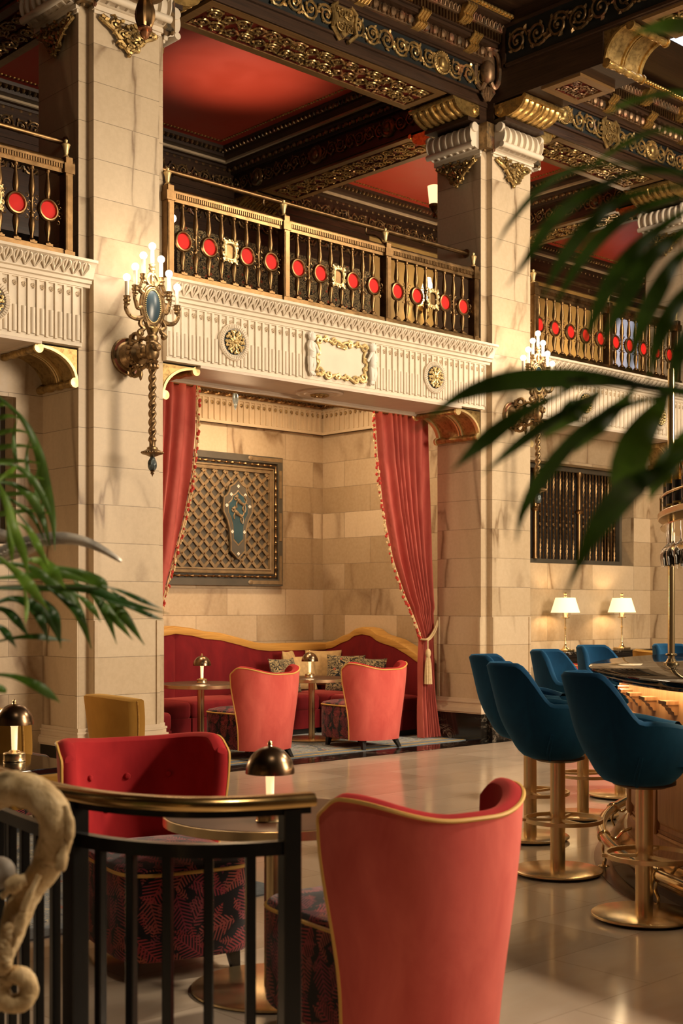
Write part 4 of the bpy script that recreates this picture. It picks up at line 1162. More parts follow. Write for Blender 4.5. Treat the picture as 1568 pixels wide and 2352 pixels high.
# ================================================================ wall sconces
def make_sconce(x, label):
    root = thing('wall_sconce', label, 'wall sconce', (x, YF, 3.39))
    Ty = Matrix.Rotation(PI / 2, 4, 'X')
    pl = MB().lathe([(0.150, 0.0), (0.150, 0.018), (0.142, 0.026), (0.120, 0.022), (0.112, 0.030), (0.098, 0.034), (0.085, 0.060), (0.060, 0.09), (0.045, 0.12), (0.0, 0.12)], 36, Ty).build('wall_plate', M['sconce'], root)
    mb = MB()
    for k in range(4):
        a0 = k * PI / 2 + 0.25; mb.lathe([(0.121, 0.0235), (0.1405, 0.0275)], 8, Ty, a0, a0 + 1.07, cap=False)
    mb.build('plate_inlay', plain('faded_red_inlay', (0.30, 0.085, 0.045), 0.5), pl)
    AY_ = -0.35
    mb = MB(); mb.lathe([(0.05, 0.10), (0.085, 0.12), (0.095, 0.15), (0.085, 0.18), (0.05, 0.20), (0.042, 0.24), (0.055, 0.26), (0.04, 0.28), (0.035, 0.34)], 20, Ty)
    for k in range(14):
        a = 2 * PI * k / 14; mb.sph((0.09 * cos(a), -0.15, 0.09 * sin(a)), (0.02, 0.03, 0.02), 6, 5)
    mb.build('arm', M['sconce'], root)
    for sg in (-1, 1):
        mb = MB(); pts = []
        for k in range(13):
            a = R(200 - 220 * k / 12); pts.append((0, -0.12 + 0.055 * cos(a), sg * (0.115 + 0.055 * sin(a))))
        mb.tube(pts, [0.02 * (0.75 + 0.5 * abs(k - 6) / 6) for k in range(13)], 8)
        mb.tube(catmull([(0, -0.06, sg * .13), (0, -.14, sg * .10), (0, -.22, sg * .115), (0, -.29, sg * .09)], 4), 0.017, 7)
        mb.sph((0, -.06, sg * .15), .022, 8, 6); mb.sph((0, -.285, sg * .10), .024, 8, 6)
        mb.build('bracket_scroll', M['sconce'], root)
    MB().lathe([(0.0, -0.215), (0.008, -0.205), (0.012, -0.19), (0.020, -0.165), (0.014, -0.14), (0.024, -0.12), (0.012, -0.10)], 12, Matrix.Translation((0, -0.19, 0))).build('drop_finial', M['sconce'], root)
    T = Matrix.Translation((0, AY_, 0))
    mb = MB(); mb.lathe([(0.032, -0.145), (0.044, -0.13), (0.044, -0.115), (0.036, -0.105), (0.05, -0.085), (0.036, -0.07), (0.05, -0.05), (0.056, -0.02), (0.056, 0.03), (0.048, 0.045), (0.052, 0.06), (0.042, 0.075), (0.048, 0.09), (0.048, 0.11), (0.036, 0.125), (0.04, 0.14)], 22, T)
    mb.lathe([(0.034, 0.0), (0.034, 0.075), (0.022, 0.085), (0.0, 0.078)], 16, Matrix.Translation((0, AY_, 0.02)) @ Ty)
    for k in range(10):
        a = 2 * PI * k / 10; mb.sph((0.042 * cos(a), AY_ + 0.042 * sin(a), -0.122), (0.013, 0.013, 0.02), 6, 5)
    mb.build('socket', M['sconce'], root)
    # twisted shaft
    P = []; n, m = 24, 150
    for i in range(m + 1):
        z = -0.14 - 0.56 * i / m; row = []
        for k in range(n):
            a = 2 * PI * k / n; r = 0.026 + 0.0065 * cos(2 * (a - z * 46))
            row.append((r * cos(a), AY_ + r * sin(a), z))
        P.append(row)
    MB().grid(P, cv=True).build('twisted_shaft', M['sconce'], root)
    mb = MB(); mb.lathe([(0.030, -0.685), (0.033, -0.70), (0.024, -0.715), (0.024, -0.745), (0.042, -0.757), (0.042, -0.768), (0.055, -0.775), (0.085, -0.79), (0.088, -0.798), (0.08, -0.806), (0.045, -0.816), (0.02, -0.828)], 30, T)
    for k in range(26):
        a = 2 * PI * k / 26; mb.sph((0.083 * cos(a), AY_ + 0.083 * sin(a), -0.795), 0.008, 5, 4)
    mb.build('drip_disc', M['sconce'], root)
    P = []
    for i in range(17):
        t = i / 16; z = -0.83 - 0.10 * t; rr = 0.012 + 0.022 * sin(PI * (0.15 + 0.8 * (1 - t)))
        P.append([((rr + 0.003 * cos(6 * (2 * PI * k / 18) + t * 5)) * cos(2 * PI * k / 18), AY_ + (rr + 0.003 * cos(6 * (2 * PI * k / 18) + t * 5)) * sin(2 * PI * k / 18), z) for k in range(18)])
    MB().grid(P, cv=True).build('swirled_bud', plain('blue_and_gilt_bud', (0.09, 0.11, 0.11), 0.4, 0.5, var=0.6, vs=40), root)
    MB().lathe([(0.012, -0.93), (0.022, -0.937), (0.012, -0.945), (0.016, -0.955), (0.006, -0.968), (0.0, -0.985)], 12, T).build('tip', M['sconce'], root)
    # candelabrum frame
    zc = 0.345
    mb = MB()
    def el(a, rx, rz, y=AY_): return (rx * cos(a), y, zc + rz * sin(a))
    mb.tube([el(2 * PI * k / 40, 0.084, 0.142) for k in range(40)], 0.014, 8, closed=True)
    mb.tube([el(2 * PI * k / 40, 0.108, 0.165) for k in range(40)], 0.013, 8, closed=True)
    cups = [(-0.236, 0.35), (-0.158, 0.445), (-0.083, 0.545), (0.0, 0.632), (0.083, 0.545), (0.158, 0.445), (0.236, 0.35)]
    for x_, z_ in cups:
        s = -1 if x_ < 0 else 1
        if abs(x_) > 0.2: pts = [(s * .095, zc - .10), (s * .15, zc - .115), (s * .21, zc - .10), (s * .245, zc - .05), (x_, z_ - .01)]
        elif abs(x_) > 0.1: pts = [(s * .10, zc - .02), (s * .135, zc - .03), (s * .155, zc + .02), (s * .165, zc + .06), (x_, z_ - .005)]
        elif abs(x_) > 0.01: pts = [(s * .085, zc + .09), (s * .115, zc + .11), (s * .105, zc + .15), (x_, z_ - .005)]
        else: pts = [(0, zc + .155), (0, zc + .20), (0, zc + .25), (0, z_)]
        p3 = catmull([(a, AY_, b) for a, b in pts], 5)
        mb.tube(p3, [0.02 - 0.006 * k / len(p3) for k in range(len(p3))], 8)
        for k in range(3):
            q = p3[int(len(p3) * (k + 1) / 4)]; mb.sph(q + Vector((0, -0.015, 0)), 0.009, 6, 4)
        if abs(x_) < 0.1 and x_:
            mb.tube(catmull([(s * .03, AY_, zc + .16), (s * .06, AY_, zc + .20), (s * .035, AY_, zc + .24), (s * .01, AY_, zc + .26)], 5), 0.014, 7)
    for s in (-1, 1):
        mb.tube(catmull([(s * .09, AY_, zc - .10), (s * .115, AY_, zc - .15), (s * .08, AY_, zc - .185), (s * .125, AY_, zc - .215), (s * .10, AY_, zc - .235)], 5), 0.018, 7)
        mb.tube(catmull([(s * .06, AY_, zc - .13), (s * .04, AY_, zc - .17), (s * .02, AY_, zc - .21)], 5), 0.02, 7)
        mb.sph((s * .105, AY_, zc - .225), .024, 8, 6)
    mb.build('candelabrum_frame', M['sconce'], root)
    mb = MB()
    for k in range(5):
        a = (k - 2) * 0.42; mb.tube([(0.01 * sin(a), AY_ - .025, zc - .215), (0.035 * sin(a), AY_ - .035, zc - .175), (0.06 * sin(a), AY_ - .03, zc - .155 - .02 * abs(a))], [0.006, 0.011, 0.005], 6)
    mb.build('palmette', M['oldgold'], root)
    mb = MB()
    for k in range(48):
        a = 2 * PI * k / 48; mb.sph(el(a, 0.070, 0.128, AY_ - 0.012), 0.006, 5, 4)
    mb.build('bead_rim', M['gilt'], root)
    P = []
    for i in range(7):
        t = i / 6
        P.append([(0.07 * cos(2 * PI * k / 32) * t, AY_ - 0.008 - 0.018 * (1 - t * t), zc + 0.128 * sin(2 * PI * k / 32) * t) for k in range(32)])
    mb = MB(); mb.grid(P, cv=True); mb.add([(0.07 * cos(2 * PI * k / 32), AY_ - 0.002, zc + 0.128 * sin(2 * PI * k / 32)) for k in range(32)], [list(range(32))])
    mb.build('oval_mirror', M['mirror'], root)
    first = None
    for x_, z_ in cups:
        if first is None:
            c = MB().lathe([(0.018, -0.03), (0.026, -0.02), (0.02, -0.008), (0.030, 0.006), (0.030, 0.012), (0.022, 0.018), (0.026, 0.034), (0.030, 0.038), (0.018, 0.042)], 14).build('candle_cup', M['sconce'], root)
            c.location = (x_, AY_, z_)
            MB().lathe([(0.0155, 0.04), (0.0155, 0.152), (0.012, 0.155), (0, 0.155)], 14).build('candle', M['candle'], c)
            MB().sph((0, 0, 0.182), 0.029, 16, 12).build('bulb', M['bulb'], c)
            first = c
        else:
            k = copy_tree(first, root); k.location = (x_, AY_, z_)
    return root
make_sconce(XA + 0.31, 'seven-light bronze sconce with oval blue mirror on the left column')
make_sconce(XB + 0.31, 'seven-light bronze sconce on the fluted column, partly behind palm leaves')

# small hanging lamp holder in the alcove
t = thing('pendant_fixture', 'small ornate lamp holder hanging from the alcove ceiling', 'pendant fixture', (8.31, 10.5, 3.93))
MB().tube([(0, 0, 0), (0, 0, -0.28)], 0.008, 8).build('stem', M['oldgold'], t)
mb = MB(); mb.lathe([(0.01, -0.27), (0.05, -0.285), (0.085, -0.30), (0.09, -0.315), (0.06, -0.335), (0.025, -0.345), (0.018, -0.36)], 24)
for k in range(18): mb.sph((0.082 * cos(k * PI / 9), 0.082 * sin(k * PI / 9), -0.305), 0.013, 6, 4)
mb.build('canopy_disc', M['oldgold'], t)
MB().lathe([(0.018, -0.355), (0.03, -0.38), (0.032, -0.42), (0.024, -0.455), (0.014, -0.47), (0.018, -0.48), (0.012, -0.50), (0.004, -0.525), (0, -0.53)], 14).build('blue_bud', plain('blue_gilt_enamel', (0.16, 0.19, 0.20), 0.35, 0.4, var=0.5, vs=30), t)

# hanging finial at the top of the picture
p = atD(333, -60, 9.0)
t = thing('hanging_lantern', 'bronze lantern base with pointed finial hanging in front of the left column', 'lantern', (p.x, p.y, 7.46))
zb = atD(333, 92, 9.0).z - 7.46
MB().tube([(0, 0, 0), (0, 0, zb + 0.45)], 0.012, 8).build('chain', M['sconce'], t)
mb = MB(); mb.lathe([(0.04, zb + 0.46), (0.11, zb + 0.44), (0.14, zb + 0.40), (0.15, zb + 0.35), (0.13, zb + 0.30), (0.07, zb + 0.275), (0.05, zb + 0.262)], 24); mb.build('bowl', M['sconce'], t)
P = []
for i in range(15):
    q = i / 14; z = zb + 0.262 - 0.175 * q; rr = 0.036 + 0.03 * sin(PI * (0.1 + 0.8 * q))
    P.append([((rr + 0.005 * cos(8 * a_)) * cos(a_), (rr + 0.005 * cos(8 * a_)) * sin(a_), z) for a_ in [2 * PI * k / 32 for k in range(32)]])
MB().grid(P, cv=True).build('leaf_bud', M['bronze'], t)
MB().lathe([(0.034, zb + 0.09), (0.05, zb + 0.08), (0.05, zb + 0.068), (0.032, zb + 0.06), (0.038, zb + 0.045), (0.026, zb + 0.02), (0.010, zb + 0.006), (0, zb)], 20).build('finial', plain('coppery_finial', (0.42, 0.20, 0.10), 0.3, 0.8), t)

# gallery lamps
def gallery_lamp(loc, label):
    t = thing('gallery_lamp', label, 'wall lamp', loc)
    MB().lathe([(0.055, 0.0), (0.075, 0.20)], 20, cap=False).build('lamp_shade', M['shade'], t)
    mb = MB(); mb.lathe([(0.0, -0.16), (0.02, -0.14), (0.012, -0.10), (0.03, -0.07), (0.045, -0.04), (0.058, -0.03), (0.058, 0.0), (0.03, 0.0)], 16); mb.tube(catmull([(0, 0, -.1), (0, -.06, -.16), (0, -.2, -.17), (0, -.36, -.12)], 4), 0.012, 6); mb.lathe([(.05, 0), (.05, .015), (.02, .03)], 16, Matrix.Translation((0, -.37, -.12)) @ Matrix.Rotation(-PI / 2, 4, 'X'))
    mb.build('holder', M['sconce'], t)
    return t
GL1 = Vector((XB + .36, 9.95, 5.88)); GL2 = Vector((XC + .36, 9.95, 5.9))
gallery_lamp(GL1, 'lit wall lamp with cylinder shade behind the fluted column')
gallery_lamp(GL2, 'lit wall lamp with cylinder shade behind the right palm leaves')
t = thing('gallery_sconce', 'glowing bell-shaped sconce on the ochre gallery wall behind the balustrade', 'wall sconce', (13.72, 13.08, 5.72))
MB().lathe([(0.16, 0.0), (0.11, 0.12), (0.06, 0.28), (0.05, 0.34)], 24, Matrix.Translation((0, -.18, 0.06)), cap=False).build('glass_shade', make_emit('glowing_glass_shade', (1.0, 0.80, 0.48), 3.0), t)
mb = MB(); mb.lathe([(0.0, -0.2), (0.03, -0.16), (0.02, -0.1), (0.06, -0.02), (0.07, 0.06)], 14, Matrix.Translation((0, -.18, 0))); mb.lathe([(.09, 0), (.09, .02), (.05, .05), (.03, .16)], 18, Matrix.Rotation(PI / 2, 4, 'X')); mb.build('arm', M['gold'], t)
t = thing('globe_lamp', 'small bright globe lamp on the dark gallery wall behind the balustrade', 'wall lamp', (9.3, 13.1, 6.10))
MB().sph((0, -.12, 0), .05, 14, 10).build('globe', M['bulb'], t)
mb = MB(); mb.tube([(0, 0, -.05), (0, -.08, -.08), (0, -.12, -.05)], .01, 6); mb.lathe([(.04, 0), (.04, .012), (.015, .02)], 14, Matrix.Translation((0, 0, -.05)) @ Matrix.Rotation(PI / 2, 4, 'X')); mb.build('arm', M['sconce'], t)
t = tag(MB().box(9.4, 12.74, 13.02, 13.07, 4.06, 6.05).build('floral_hanging', M['tapestry']), 'dark floral hanging on the gallery wall behind the balustrade', 'wall hanging')
t = thing('glass_cabinet', 'small glazed cabinet with sparkling lights behind the left balustrade', 'cabinet', (4.0, 12.6, 4.055))
mb = MB(); mb.box(0, 3.4, 0.0, 0.4, 0, 0.5); mb.box(0, 3.4, 0, 0.4, 1.35, 1.42); mb.box(0, 0.06, 0, 0.4, .5, 1.35); mb.box(3.34, 3.4, 0, 0.4, .5, 1.35); mb.build('body', M['darkwood'], t)
mb = MB(); rng = random.Random(8)
for k in range(60): mb.sph((rng.uniform(.1, 3.3), rng.uniform(.1, .3), 0.52 + rng.random() ** 2 * .7), 0.008, 5, 4)
mb.build('fairy_lights', make_emit('tiny_white_lamp', (1, .93, .8), 5.0), t)

# ================================================================ wall grille with shield
def lattice_grille(x0, x1, z0, z1, Y, label, shield_x):
    root = thing('lattice_grille', label, 'wall grille', ((x0 + x1) / 2, Y, z0))
    L = x1 - x0; H = z1 - z0; ox = -L / 2
    fr = 0.075
    mb = MB()
    mb.box(ox, ox + L, -0.05, 0.0, 0, fr); mb.box(ox, ox + L, -0.05, 0, H - fr, H); mb.box(ox, ox + fr, -0.05, 0, fr, H - fr); mb.box(ox + L - fr, ox + L, -0.05, 0, fr, H - fr)
    mb.box(ox + fr, ox + L - fr, -0.02, -0.004, fr, H - fr)
    mb.build('outer_frame', M['grilledark'], root)
    mb = MB()
    P = []
    for o, y in ((fr + .055, -0.03), (fr + .06, -0.055), (fr + .075, -0.06), (fr + .08, -0.045), (fr + .10, -0.045), (fr + .105, -0.055), (fr + .118, -0.05), (fr + .125, -0.02)):
        P.append([(ox + o, y, o), (ox + L - o, y, o), (ox + L - o, y, H - o), (ox + o, y, H - o)])
    mb.grid(P, cv=True)
    mb.build('inner_moulding', M['grillegold'], root)
    mb = MB()
    o = fr + 0.028; ln = 0.185
    def spindle(a, b):
        a, b = Vector(a), Vector(b); d = b - a; n = max(1, int(round(d.length / ln)))
        for i in range(n):
            ps = []; rs = []
            for t_, r_ in ((0.0, .007), (.06, .017), (.12, .007), (.16, .017), (.24, .007), (.45, .009), (.55, .018), (.65, .010), (.85, .007), (1.0, .007)):
                ps.append(a + d * ((i + t_) / n)); rs.append(r_)
            mb.tube(ps, rs, 7, cap=False)
    spindle((ox + o, -0.045, o), (ox + L - o, -0.045, o)); spindle((ox + o, -0.045, H - o), (ox + L - o, -0.045, H - o))
    spindle((ox + o, -0.045, o), (ox + o, -0.045, H - o)); spindle((ox + L - o, -0.045, o), (ox + L - o, -0.045, H - o))
    mb.build('spindle_moulding', M['bronze'], root)
    i0 = fr + .125; ax, bx, az, bz = ox + i0, ox + L - i0, i0, H - i0
    p = 0.150; w = 0.0165
    mb = MB(); ros = MB()
    for sg in (-1, 1):
        k0 = int(-(bz - az) / p) - 2; k1 = int((bx - ax) / p) + 14
        for k in range(k0, k1):
            # line x = ax + k*p + sg*(z-az)
            c = ax + k * p
            zs = []
            for z in (az, bz): zs.append(z)
            if sg > 0: lo, hi = max(az, az + (ax - c)), min(bz, az + (bx - c))
            else: lo, hi = max(az, az + (c - bx)), min(bz, az + (c - ax))
            if hi - lo < 0.04: continue
            xa, xb = c + sg * (lo - az), c + sg * (hi - az); y = -0.028 if sg > 0 else -0.036
            n = Vector((sg * -0.7071, 0, 0.7071)) * w
            A, B = Vector((xa, y, lo)), Vector((xb, y, hi)); D = Vector((0, -0.009, 0)); Bv = Vector((0, 0.010, 0))
            mb.add([A - n + Bv, A + n + Bv, B + n + Bv, B - n + Bv, A - n + D, A + n + D, B + n + D, B - n + D], [(4, 5, 6, 7), (0, 1, 5, 4), (1, 2, 6, 5), (2, 3, 7, 6), (3, 0, 4, 7)])
    mb.build('lattice', M['grillegold'], root, smooth=20)
    nx = int((bx - ax) / p) + 1; nz = int((bz - az) / (p / 1)) + 1
    for i in range(nx * 2 + 1):
        for j in range(nz * 2 + 1):
            if (i + j) % 2: continue
            x = ax + i * p / 2; z = az + j * p / 2
            if ax < x < bx and az < z < bz: ros.sph((x, -0.045, z), (0.013, 0.006, 0.013), 6, 4)
    ros.build('lattice_rosette', M['bronze'], root)
    for sx in (-1, 1):
        for z_ in (0.02, H - 0.055):
            mb = MB(); a, b = sorted((sx * (L / 2 - 0.01), sx * (L / 2 - 0.5))); mb.prism([(a, z_), (b, z_), (b, z_ + .04), (a, z_ + .04)], -0.054, -0.05, 'y')
            mb.sph((sx * (L / 2 - .48), -.055, z_ + .02), (.035, .006, .028), 8, 5); mb.build('strap_hinge', M['grillegold'], root)
        for q in (0.0, 0.5, 1.0):
            c = lerp(.25, H - .25, q); a, b = sorted((sx * (L / 2 - .015), sx * (L / 2 - .055))); MB().box(a, b, -0.055, -0.05, c - .22, c + .10).build('strap_hinge', M['grillegold'], root)
    # shield
    sc_ = 1.36
    half = [(0.0, .90), (.055, .845), (.115, .815), (.125, .765), (.155, .72), (.20, .69), (.205, .60), (.205, .53), (.185, .50), (.15, .44), (.115, .33), (.10, .20), (.10, .09), (0.0, 0.0)]
    def outline(s, dz): return [(x * s, (z - .5) * s + .5 + dz) for x, z in half] + [(-x * s, (z - .5) * s + .5 + dz) for x, z in half[1:-1][::-1]]
    zb = (H - 0.90 * 1.0) / 2; cx = shield_x - (x0 + x1) / 2
    def pos(x, z, y): return (cx + x, y, zb + z)
    def plate(name, s, y0, y1, mat, par, k=1.0, bev=0.012):
        mb = MB(); a = outline(s, 0); b = outline(s * k, 0); n = len(a)
        ys = [pos(x, z, y0) for x, z in a] + [pos(x, z, y1 + bev) for x, z in a] + [pos(x, z, y1) for x, z in b]
        fs = [list(range(2 * n, 3 * n))]
        for i in range(n):
            j = (i + 1) % n; fs.append([i, j, n + j, n + i]); fs.append([n + i, n + j, 2 * n + j, 2 * n + i])
        mb.add(ys, fs); return mb.build(name, mat, par, smooth=25)
    sh = plate('shield', 1.0, -0.045, -0.085, M['grilledark'], root, 0.955)
    plate('shield_line', 0.70, -0.084, -0.089, M['grillegold'], sh, 0.98, 0.002)
    plate('shield_field', 0.655, -0.088, -0.092, M['shieldblue'], sh, 0.99, 0.002)
    mb = MB(); P = [pos(x * .985, (z - .5) * .985 + .5, -0.082) for x, z in outline(1.0, 0)]
    mb.tube(P, 0.010, 6, closed=True); mb.build('shield_edge', M['grillegold'], sh)
    for (lx, lz) in ((0.02, .62), (-0.015, .49)):
        mb = MB(); y = -0.098
        def q(x, z): return pos(lx + x * .9, lz + z * .9, y)
        mb.tube(catmull([q(-.055, .075), q(-.035, .05), q(0.0, .02), (q(.035, .005)), q(.065, -.01)], 4), [.014] * 4 + [.022] * 5 + [.016] * 4 + [.020] * 4, 8)
        mb.sph(q(-.055, .09), (.022, .012, .018), 8, 6); mb.tube([q(-.06, .105), q(-.045, .115), q(-.03, .10)], .007, 5); mb.tube([q(-.075, .09), q(-.09, .085)], .008, 5)
        for a in (((-.05, .06), (-.08, .05), (-.095, .075)), ((-.04, .04), (-.06, .0), (-.055, -.045)), ((.06, -.01), (.045, -.045), (.06, -.085)), ((.075, -.015), (.085, -.06), (.075, -.10)), ((.08, 0), (.10, .05), (.075, .085), (.085, .11))):
            mb.tube(catmull([q(*p_) for p_ in a], 4), .008, 5)
        mb.build('heraldic_beast', M['grillegold'], sh)
    for (x, z) in ((0, .82), (-.10, .725), (.10, .725), (-.163, .60), (.163, .60), (-.085, .31), (.085, .31), (0, .065)):
        mb = MB(); y = -0.0885
        for k in range(4):
            a = k * PI / 2; ca, sa = cos(a), sin(a)
            mb.add([pos(x + ca * u - sa * v, z + sa * u + ca * v, y - dy) for dy in (0, 0.003) for u, v in ((.003, -.003), (.018, -.010), (.018, .010), (.003, .003))], [(4, 5, 6, 7), (0, 1, 5, 4), (1, 2, 6, 5), (2, 3, 7, 6)])
        mb.build('shield_cross', M['candle'], sh)
    return root
lattice_grille(6.68, 9.805, 1.63, 3.11, AY - 0.001, 'gilded diamond lattice grille with a teal beast shield on the alcove wall', 9.12)

# ================================================================ barred window grilles
def bar_grille(x0, x1, z0, z1, Y, label, mulls):
    root = thing('barred_grille', label, 'window grille', ((x0 + x1) / 2, Y, z0)); cx = (x0 + x1) / 2; H = z1 - z0
    mb = MB(); mb.box(x0 - cx, x1 - cx, -0.03, 0.03, 0.0, 0.05); mb.box(x0 - cx, x1 - cx, -0.03, 0.03, H - 0.05, H); mb.box(x0 - cx, x0 - cx + .05, -.03, .03, .05, H - .05); mb.box(x1 - cx - .05, x1 - cx, -.03, .03, .05, H - .05)
    mb.build('frame', M['grilledark'], root)
    xs = [x0 + .05] + [m for m in mulls] + [x1 - .05]
    for m in mulls:
        MB().lathe([(.04, .05), (.03, .08), (.03, H * .52), (.045, H * .535), (.05, H * .55), (.03, H * .57), (.028, H - .12), (.045, H - .08), (.045, H - .05)], 12, Matrix.Translation((m - cx, -.03, 0))).build('mullion', M['bronze'], root)
    full = tw = None
    for a, b in zip(xs, xs[1:]):
        n = max(2, int((b - a - .08) / 0.062))
        for i in range(n):
            x = a + .04 + (b - a - .08) * (i + .5) / n - cx
            if i % 2 == 0:
                if full is None:
                    mb = MB(); mb.tube([(0, 0, .05), (0, 0, H - .05)], .009, 6)
                    for zz in (.36, .44, .58, .66, .86): mb.sph((0, -.003, H * zz), (.017, .012, .018), 6, 4)
                    full = mb.build('bar', M['bronze'], root); full.location = (x, 0, 0)
                else:
                    c = full.copy(); COL.objects.link(c); c.parent = root; c.location = (x, 0, 0)
            else:
                if tw is None:
                    mb = MB(); N = 60
                    for s in range(2): mb.tube([(0.0065 * cos(k * .95 + s * PI), 0.0065 * sin(k * .95 + s * PI), .05 + (H - .1) * k / N) for k in range(N + 1)], .0065, 4, cap=False)
                    for zz in (.40, .50, .62): mb.sph((0, -.003, H * zz), (.02, .012, .022), 6, 4)
                    tw = mb.build('twisted_bar', M['bronze'], root); tw.location = (x, 0, 0)
                else:
                    c = tw.copy(); COL.objects.link(c); c.parent = root; c.location = (x, 0, 0)
    return root
bar_grille(W2[0] + .01, W2[1] - .01, W2[2] + .01, W2[3] - .01, 9.62, 'dark bronze barred grille set in the wall above the two parchment lamps', (12.02, 12.86))
bar_grille(W0[0] + .01, W0[1] - .01, W0[2] + .01, W0[3] - .01, 9.62, 'dark bronze barred grille behind the left palm', (3.7, 4.5))

# ================================================================ curtains
def curtain(label, sg, xin, xout, Yc, rows, folds, seed):
    """rows = [(z, inner edge x, outer edge x, y)]: inner edge faces the middle of the alcove"""
    root = thing('curtain', label, 'curtain', (xout, Yc, 0.0))
    rng = random.Random(seed); NU, NV = 110, 60
    ph = [rng.uniform(-0.25, 0.25) for _ in range(folds + 2)]
    zs = [r[0] for r in rows]
    def ev(z, c): return interp(sorted((r[0], r[c]) for r in rows), z)
    def pt(u, z, off=0.0):
        a, b, y = ev(z, 1), ev(z, 2), ev(z, 3)
        w = abs(b - a); amp = 0.020 + 0.040 * min(1.0, 0.32 / max(w, .1)) * (1.0 if w > .3 else .55)
        uu = u + 0.02 * sin(5 * u + z * 1.3)
        f = folds * (uu + 0.035 * sin(9 * u + seed) + 0.02 * sin(17 * u)) + 0.12 * sin(z * 1.7 + u * 6)
        s = sin(2 * PI * f); s = s * (1.25 - 0.25 * s * s)
        return Vector((lerp(a, b, u) - xout, y - Yc + amp * s + off, z))
    z0, z1 = min(zs), max(zs); P = []; Q = []
    for i in range(NV + 1):
        z = lerp(z0, z1, i / NV)
        P.append([pt(k / NU, z) for k in range(NU + 1)]); Q.append([pt(k / NU, z, 0.012) for k in range(NU + 1)])
    mb = MB(); mb.grid(P); mb.grid(Q)
    for k in (0, NU): mb.grid([[P[i][k], Q[i][k]] for i in range(NV + 1)])
    mb.build('curtain_cloth', M['curtain'], root, smooth=80)
    fr = [MB(), MB()]; tape = MB()
    n = 105; path = []
    for i in range(n):
        z = lerp(1.05 if sg > 0 else 1.15, z1 - 0.02, i / (n - 1))
        c = pt(0.0, z) + Vector((-sg * 0.012, -0.01, 0)); path.append(c)
        m = fr[(i // rng.choice((1, 2, 2, 3))) % 2]; r = rng.uniform(.012, .020)
        m.sph(c + Vector((-sg * 0.012 + rng.uniform(-.01, .006), rng.uniform(-.015, .01), -0.006)), (r * .85, r * .85, r * 1.05), 6, 5)
    tape.tube(path, 0.008, 5)
    f0 = tape.build('fringe_tape', M['fringecream'], root)
    fr[0].build('red_pompon_fringe', M['fringered'], root)['kind'] = 'stuff'; fr[1].build('cream_pompon_fringe', M['fringecream'], root)['kind'] = 'stuff'
    return root
rR = [(3.42, 9.42, 10.225, 9.60), (2.9, 9.47, 10.225, 9.60), (2.4, 9.575, 10.225, 9.60), (1.9, 9.71, 10.225, 9.59), (1.5, 9.85, 10.22, 9.57), (1.2, 9.985, 10.215, 9.55), (1.04, 10.05, 10.20, 9.54), (.8, 10.02, 10.205, 9.53), (.4, 9.985, 10.22, 9.50), (0.02, 9.94, 10.235, 9.44)]
curtain('rose red curtain tied back with a cord at the right of the alcove', 1, 9.42, 10.22, 9.6, rR, 8, 2)
rL = [(3.42, 7.12, 6.285, 9.60), (3.0, 7.11, 6.285, 9.60), (2.6, 7.07, 6.285, 9.60), (2.2, 7.0, 6.285, 9.6), (1.8, 6.90, 6.285, 9.6), (1.3, 6.72, 6.29, 9.57), (1.04, 6.5, 6.30, 9.55), (.5, 6.52, 6.30, 9.52), (.02, 6.55, 6.285, 9.48)]
curtain('rose red curtain with pompon fringe hanging at the left of the alcove', -1, 7.12, 6.285, 9.6, rL, 6, 3)
t = thing('tieback_cord', 'cream cord and tassel holding the right curtain', 'tieback', (10.23, 9.5, 1.0))
mb = MB(); mb.tube(catmull([(0.008, -0.02, .25), (-.04, -.03, .17), (-.12, -.04, .085), (-.19, -.05, .05), (-.215, 0.02, .05)], 6), 0.011, 8); mb.tube(catmull([(0.008, -0.02, .235), (-.04, -.045, .155), (-.12, -.055, .07), (-.19, -.06, .035)], 6), 0.009, 8); mb.build('cord', M['cord'], t)
mb = MB(); mb.tube([(-.19, -.065, .04), (-.195, -.07, -.06)], 0.007, 6)
mb.lathe([(.012, -.05), (.026, -.07), (.030, -.10), (.022, -.13), (.018, -.14)], 14, Matrix.Translation((-.195, -.075, 0)))
hd = mb.build('tassel_head', M['cord'], t)
P = [[((r + .003 * cos(k * PI)) * cos(2 * PI * k / 28) - .195, (r + .003 * cos(k * PI)) * sin(2 * PI * k / 28) - .075, z) for k in range(28)] for r, z in ((.018, -.14), (.030, -.20), (.036, -.30), (.040, -.42), (.012, -.425))]
MB().grid(P, cv=True).build('tassel_skirt', M['cord'], t)
# curtain poles hidden behind the gallery edge carry the curtains
tag(MB().tube([(6.27, 9.6, 3.405), (10.24, 9.6, 3.405)], 0.012, 8).build('curtain_rail', M['bronze']), 'thin curtain rail under the gallery at the mouth of the alcove', 'curtain rail')

# ================================================================ rug
t = thing('rug', 'blue floral rug with a mustard border line on the alcove floor', 'rug', (8.2, 10.0, 0.0))
mb = MB(); mb.box(-1.75, 1.92, -0.72, 1.4, 0.0, 0.010); mb.build('pile', M['rug'], t)
mb = MB()
for a, b, c, d in ((-1.95, 2.12, -0.94, -0.72), (-1.95, 2.12, 1.4, 1.54), (-1.95, -1.75, -.72, 1.4), (1.92, 2.12, -.72, 1.4)): mb.box(a, b, c, d, 0, 0.0105)
mb.build('border', M['rugblue'], t)
mb = MB()
for (a, b, c, d) in ((-1.93, 2.10, -.925, -.895), (-1.8, 1.97, -.745, -.725), (2.07, 2.10, -.9, 1.5), (1.94, 1.96, -.73, 1.4)): mb.box(a, b, c, d, 0.0, 0.0118)
mb.build('border_line', M['rugyellow'], t)
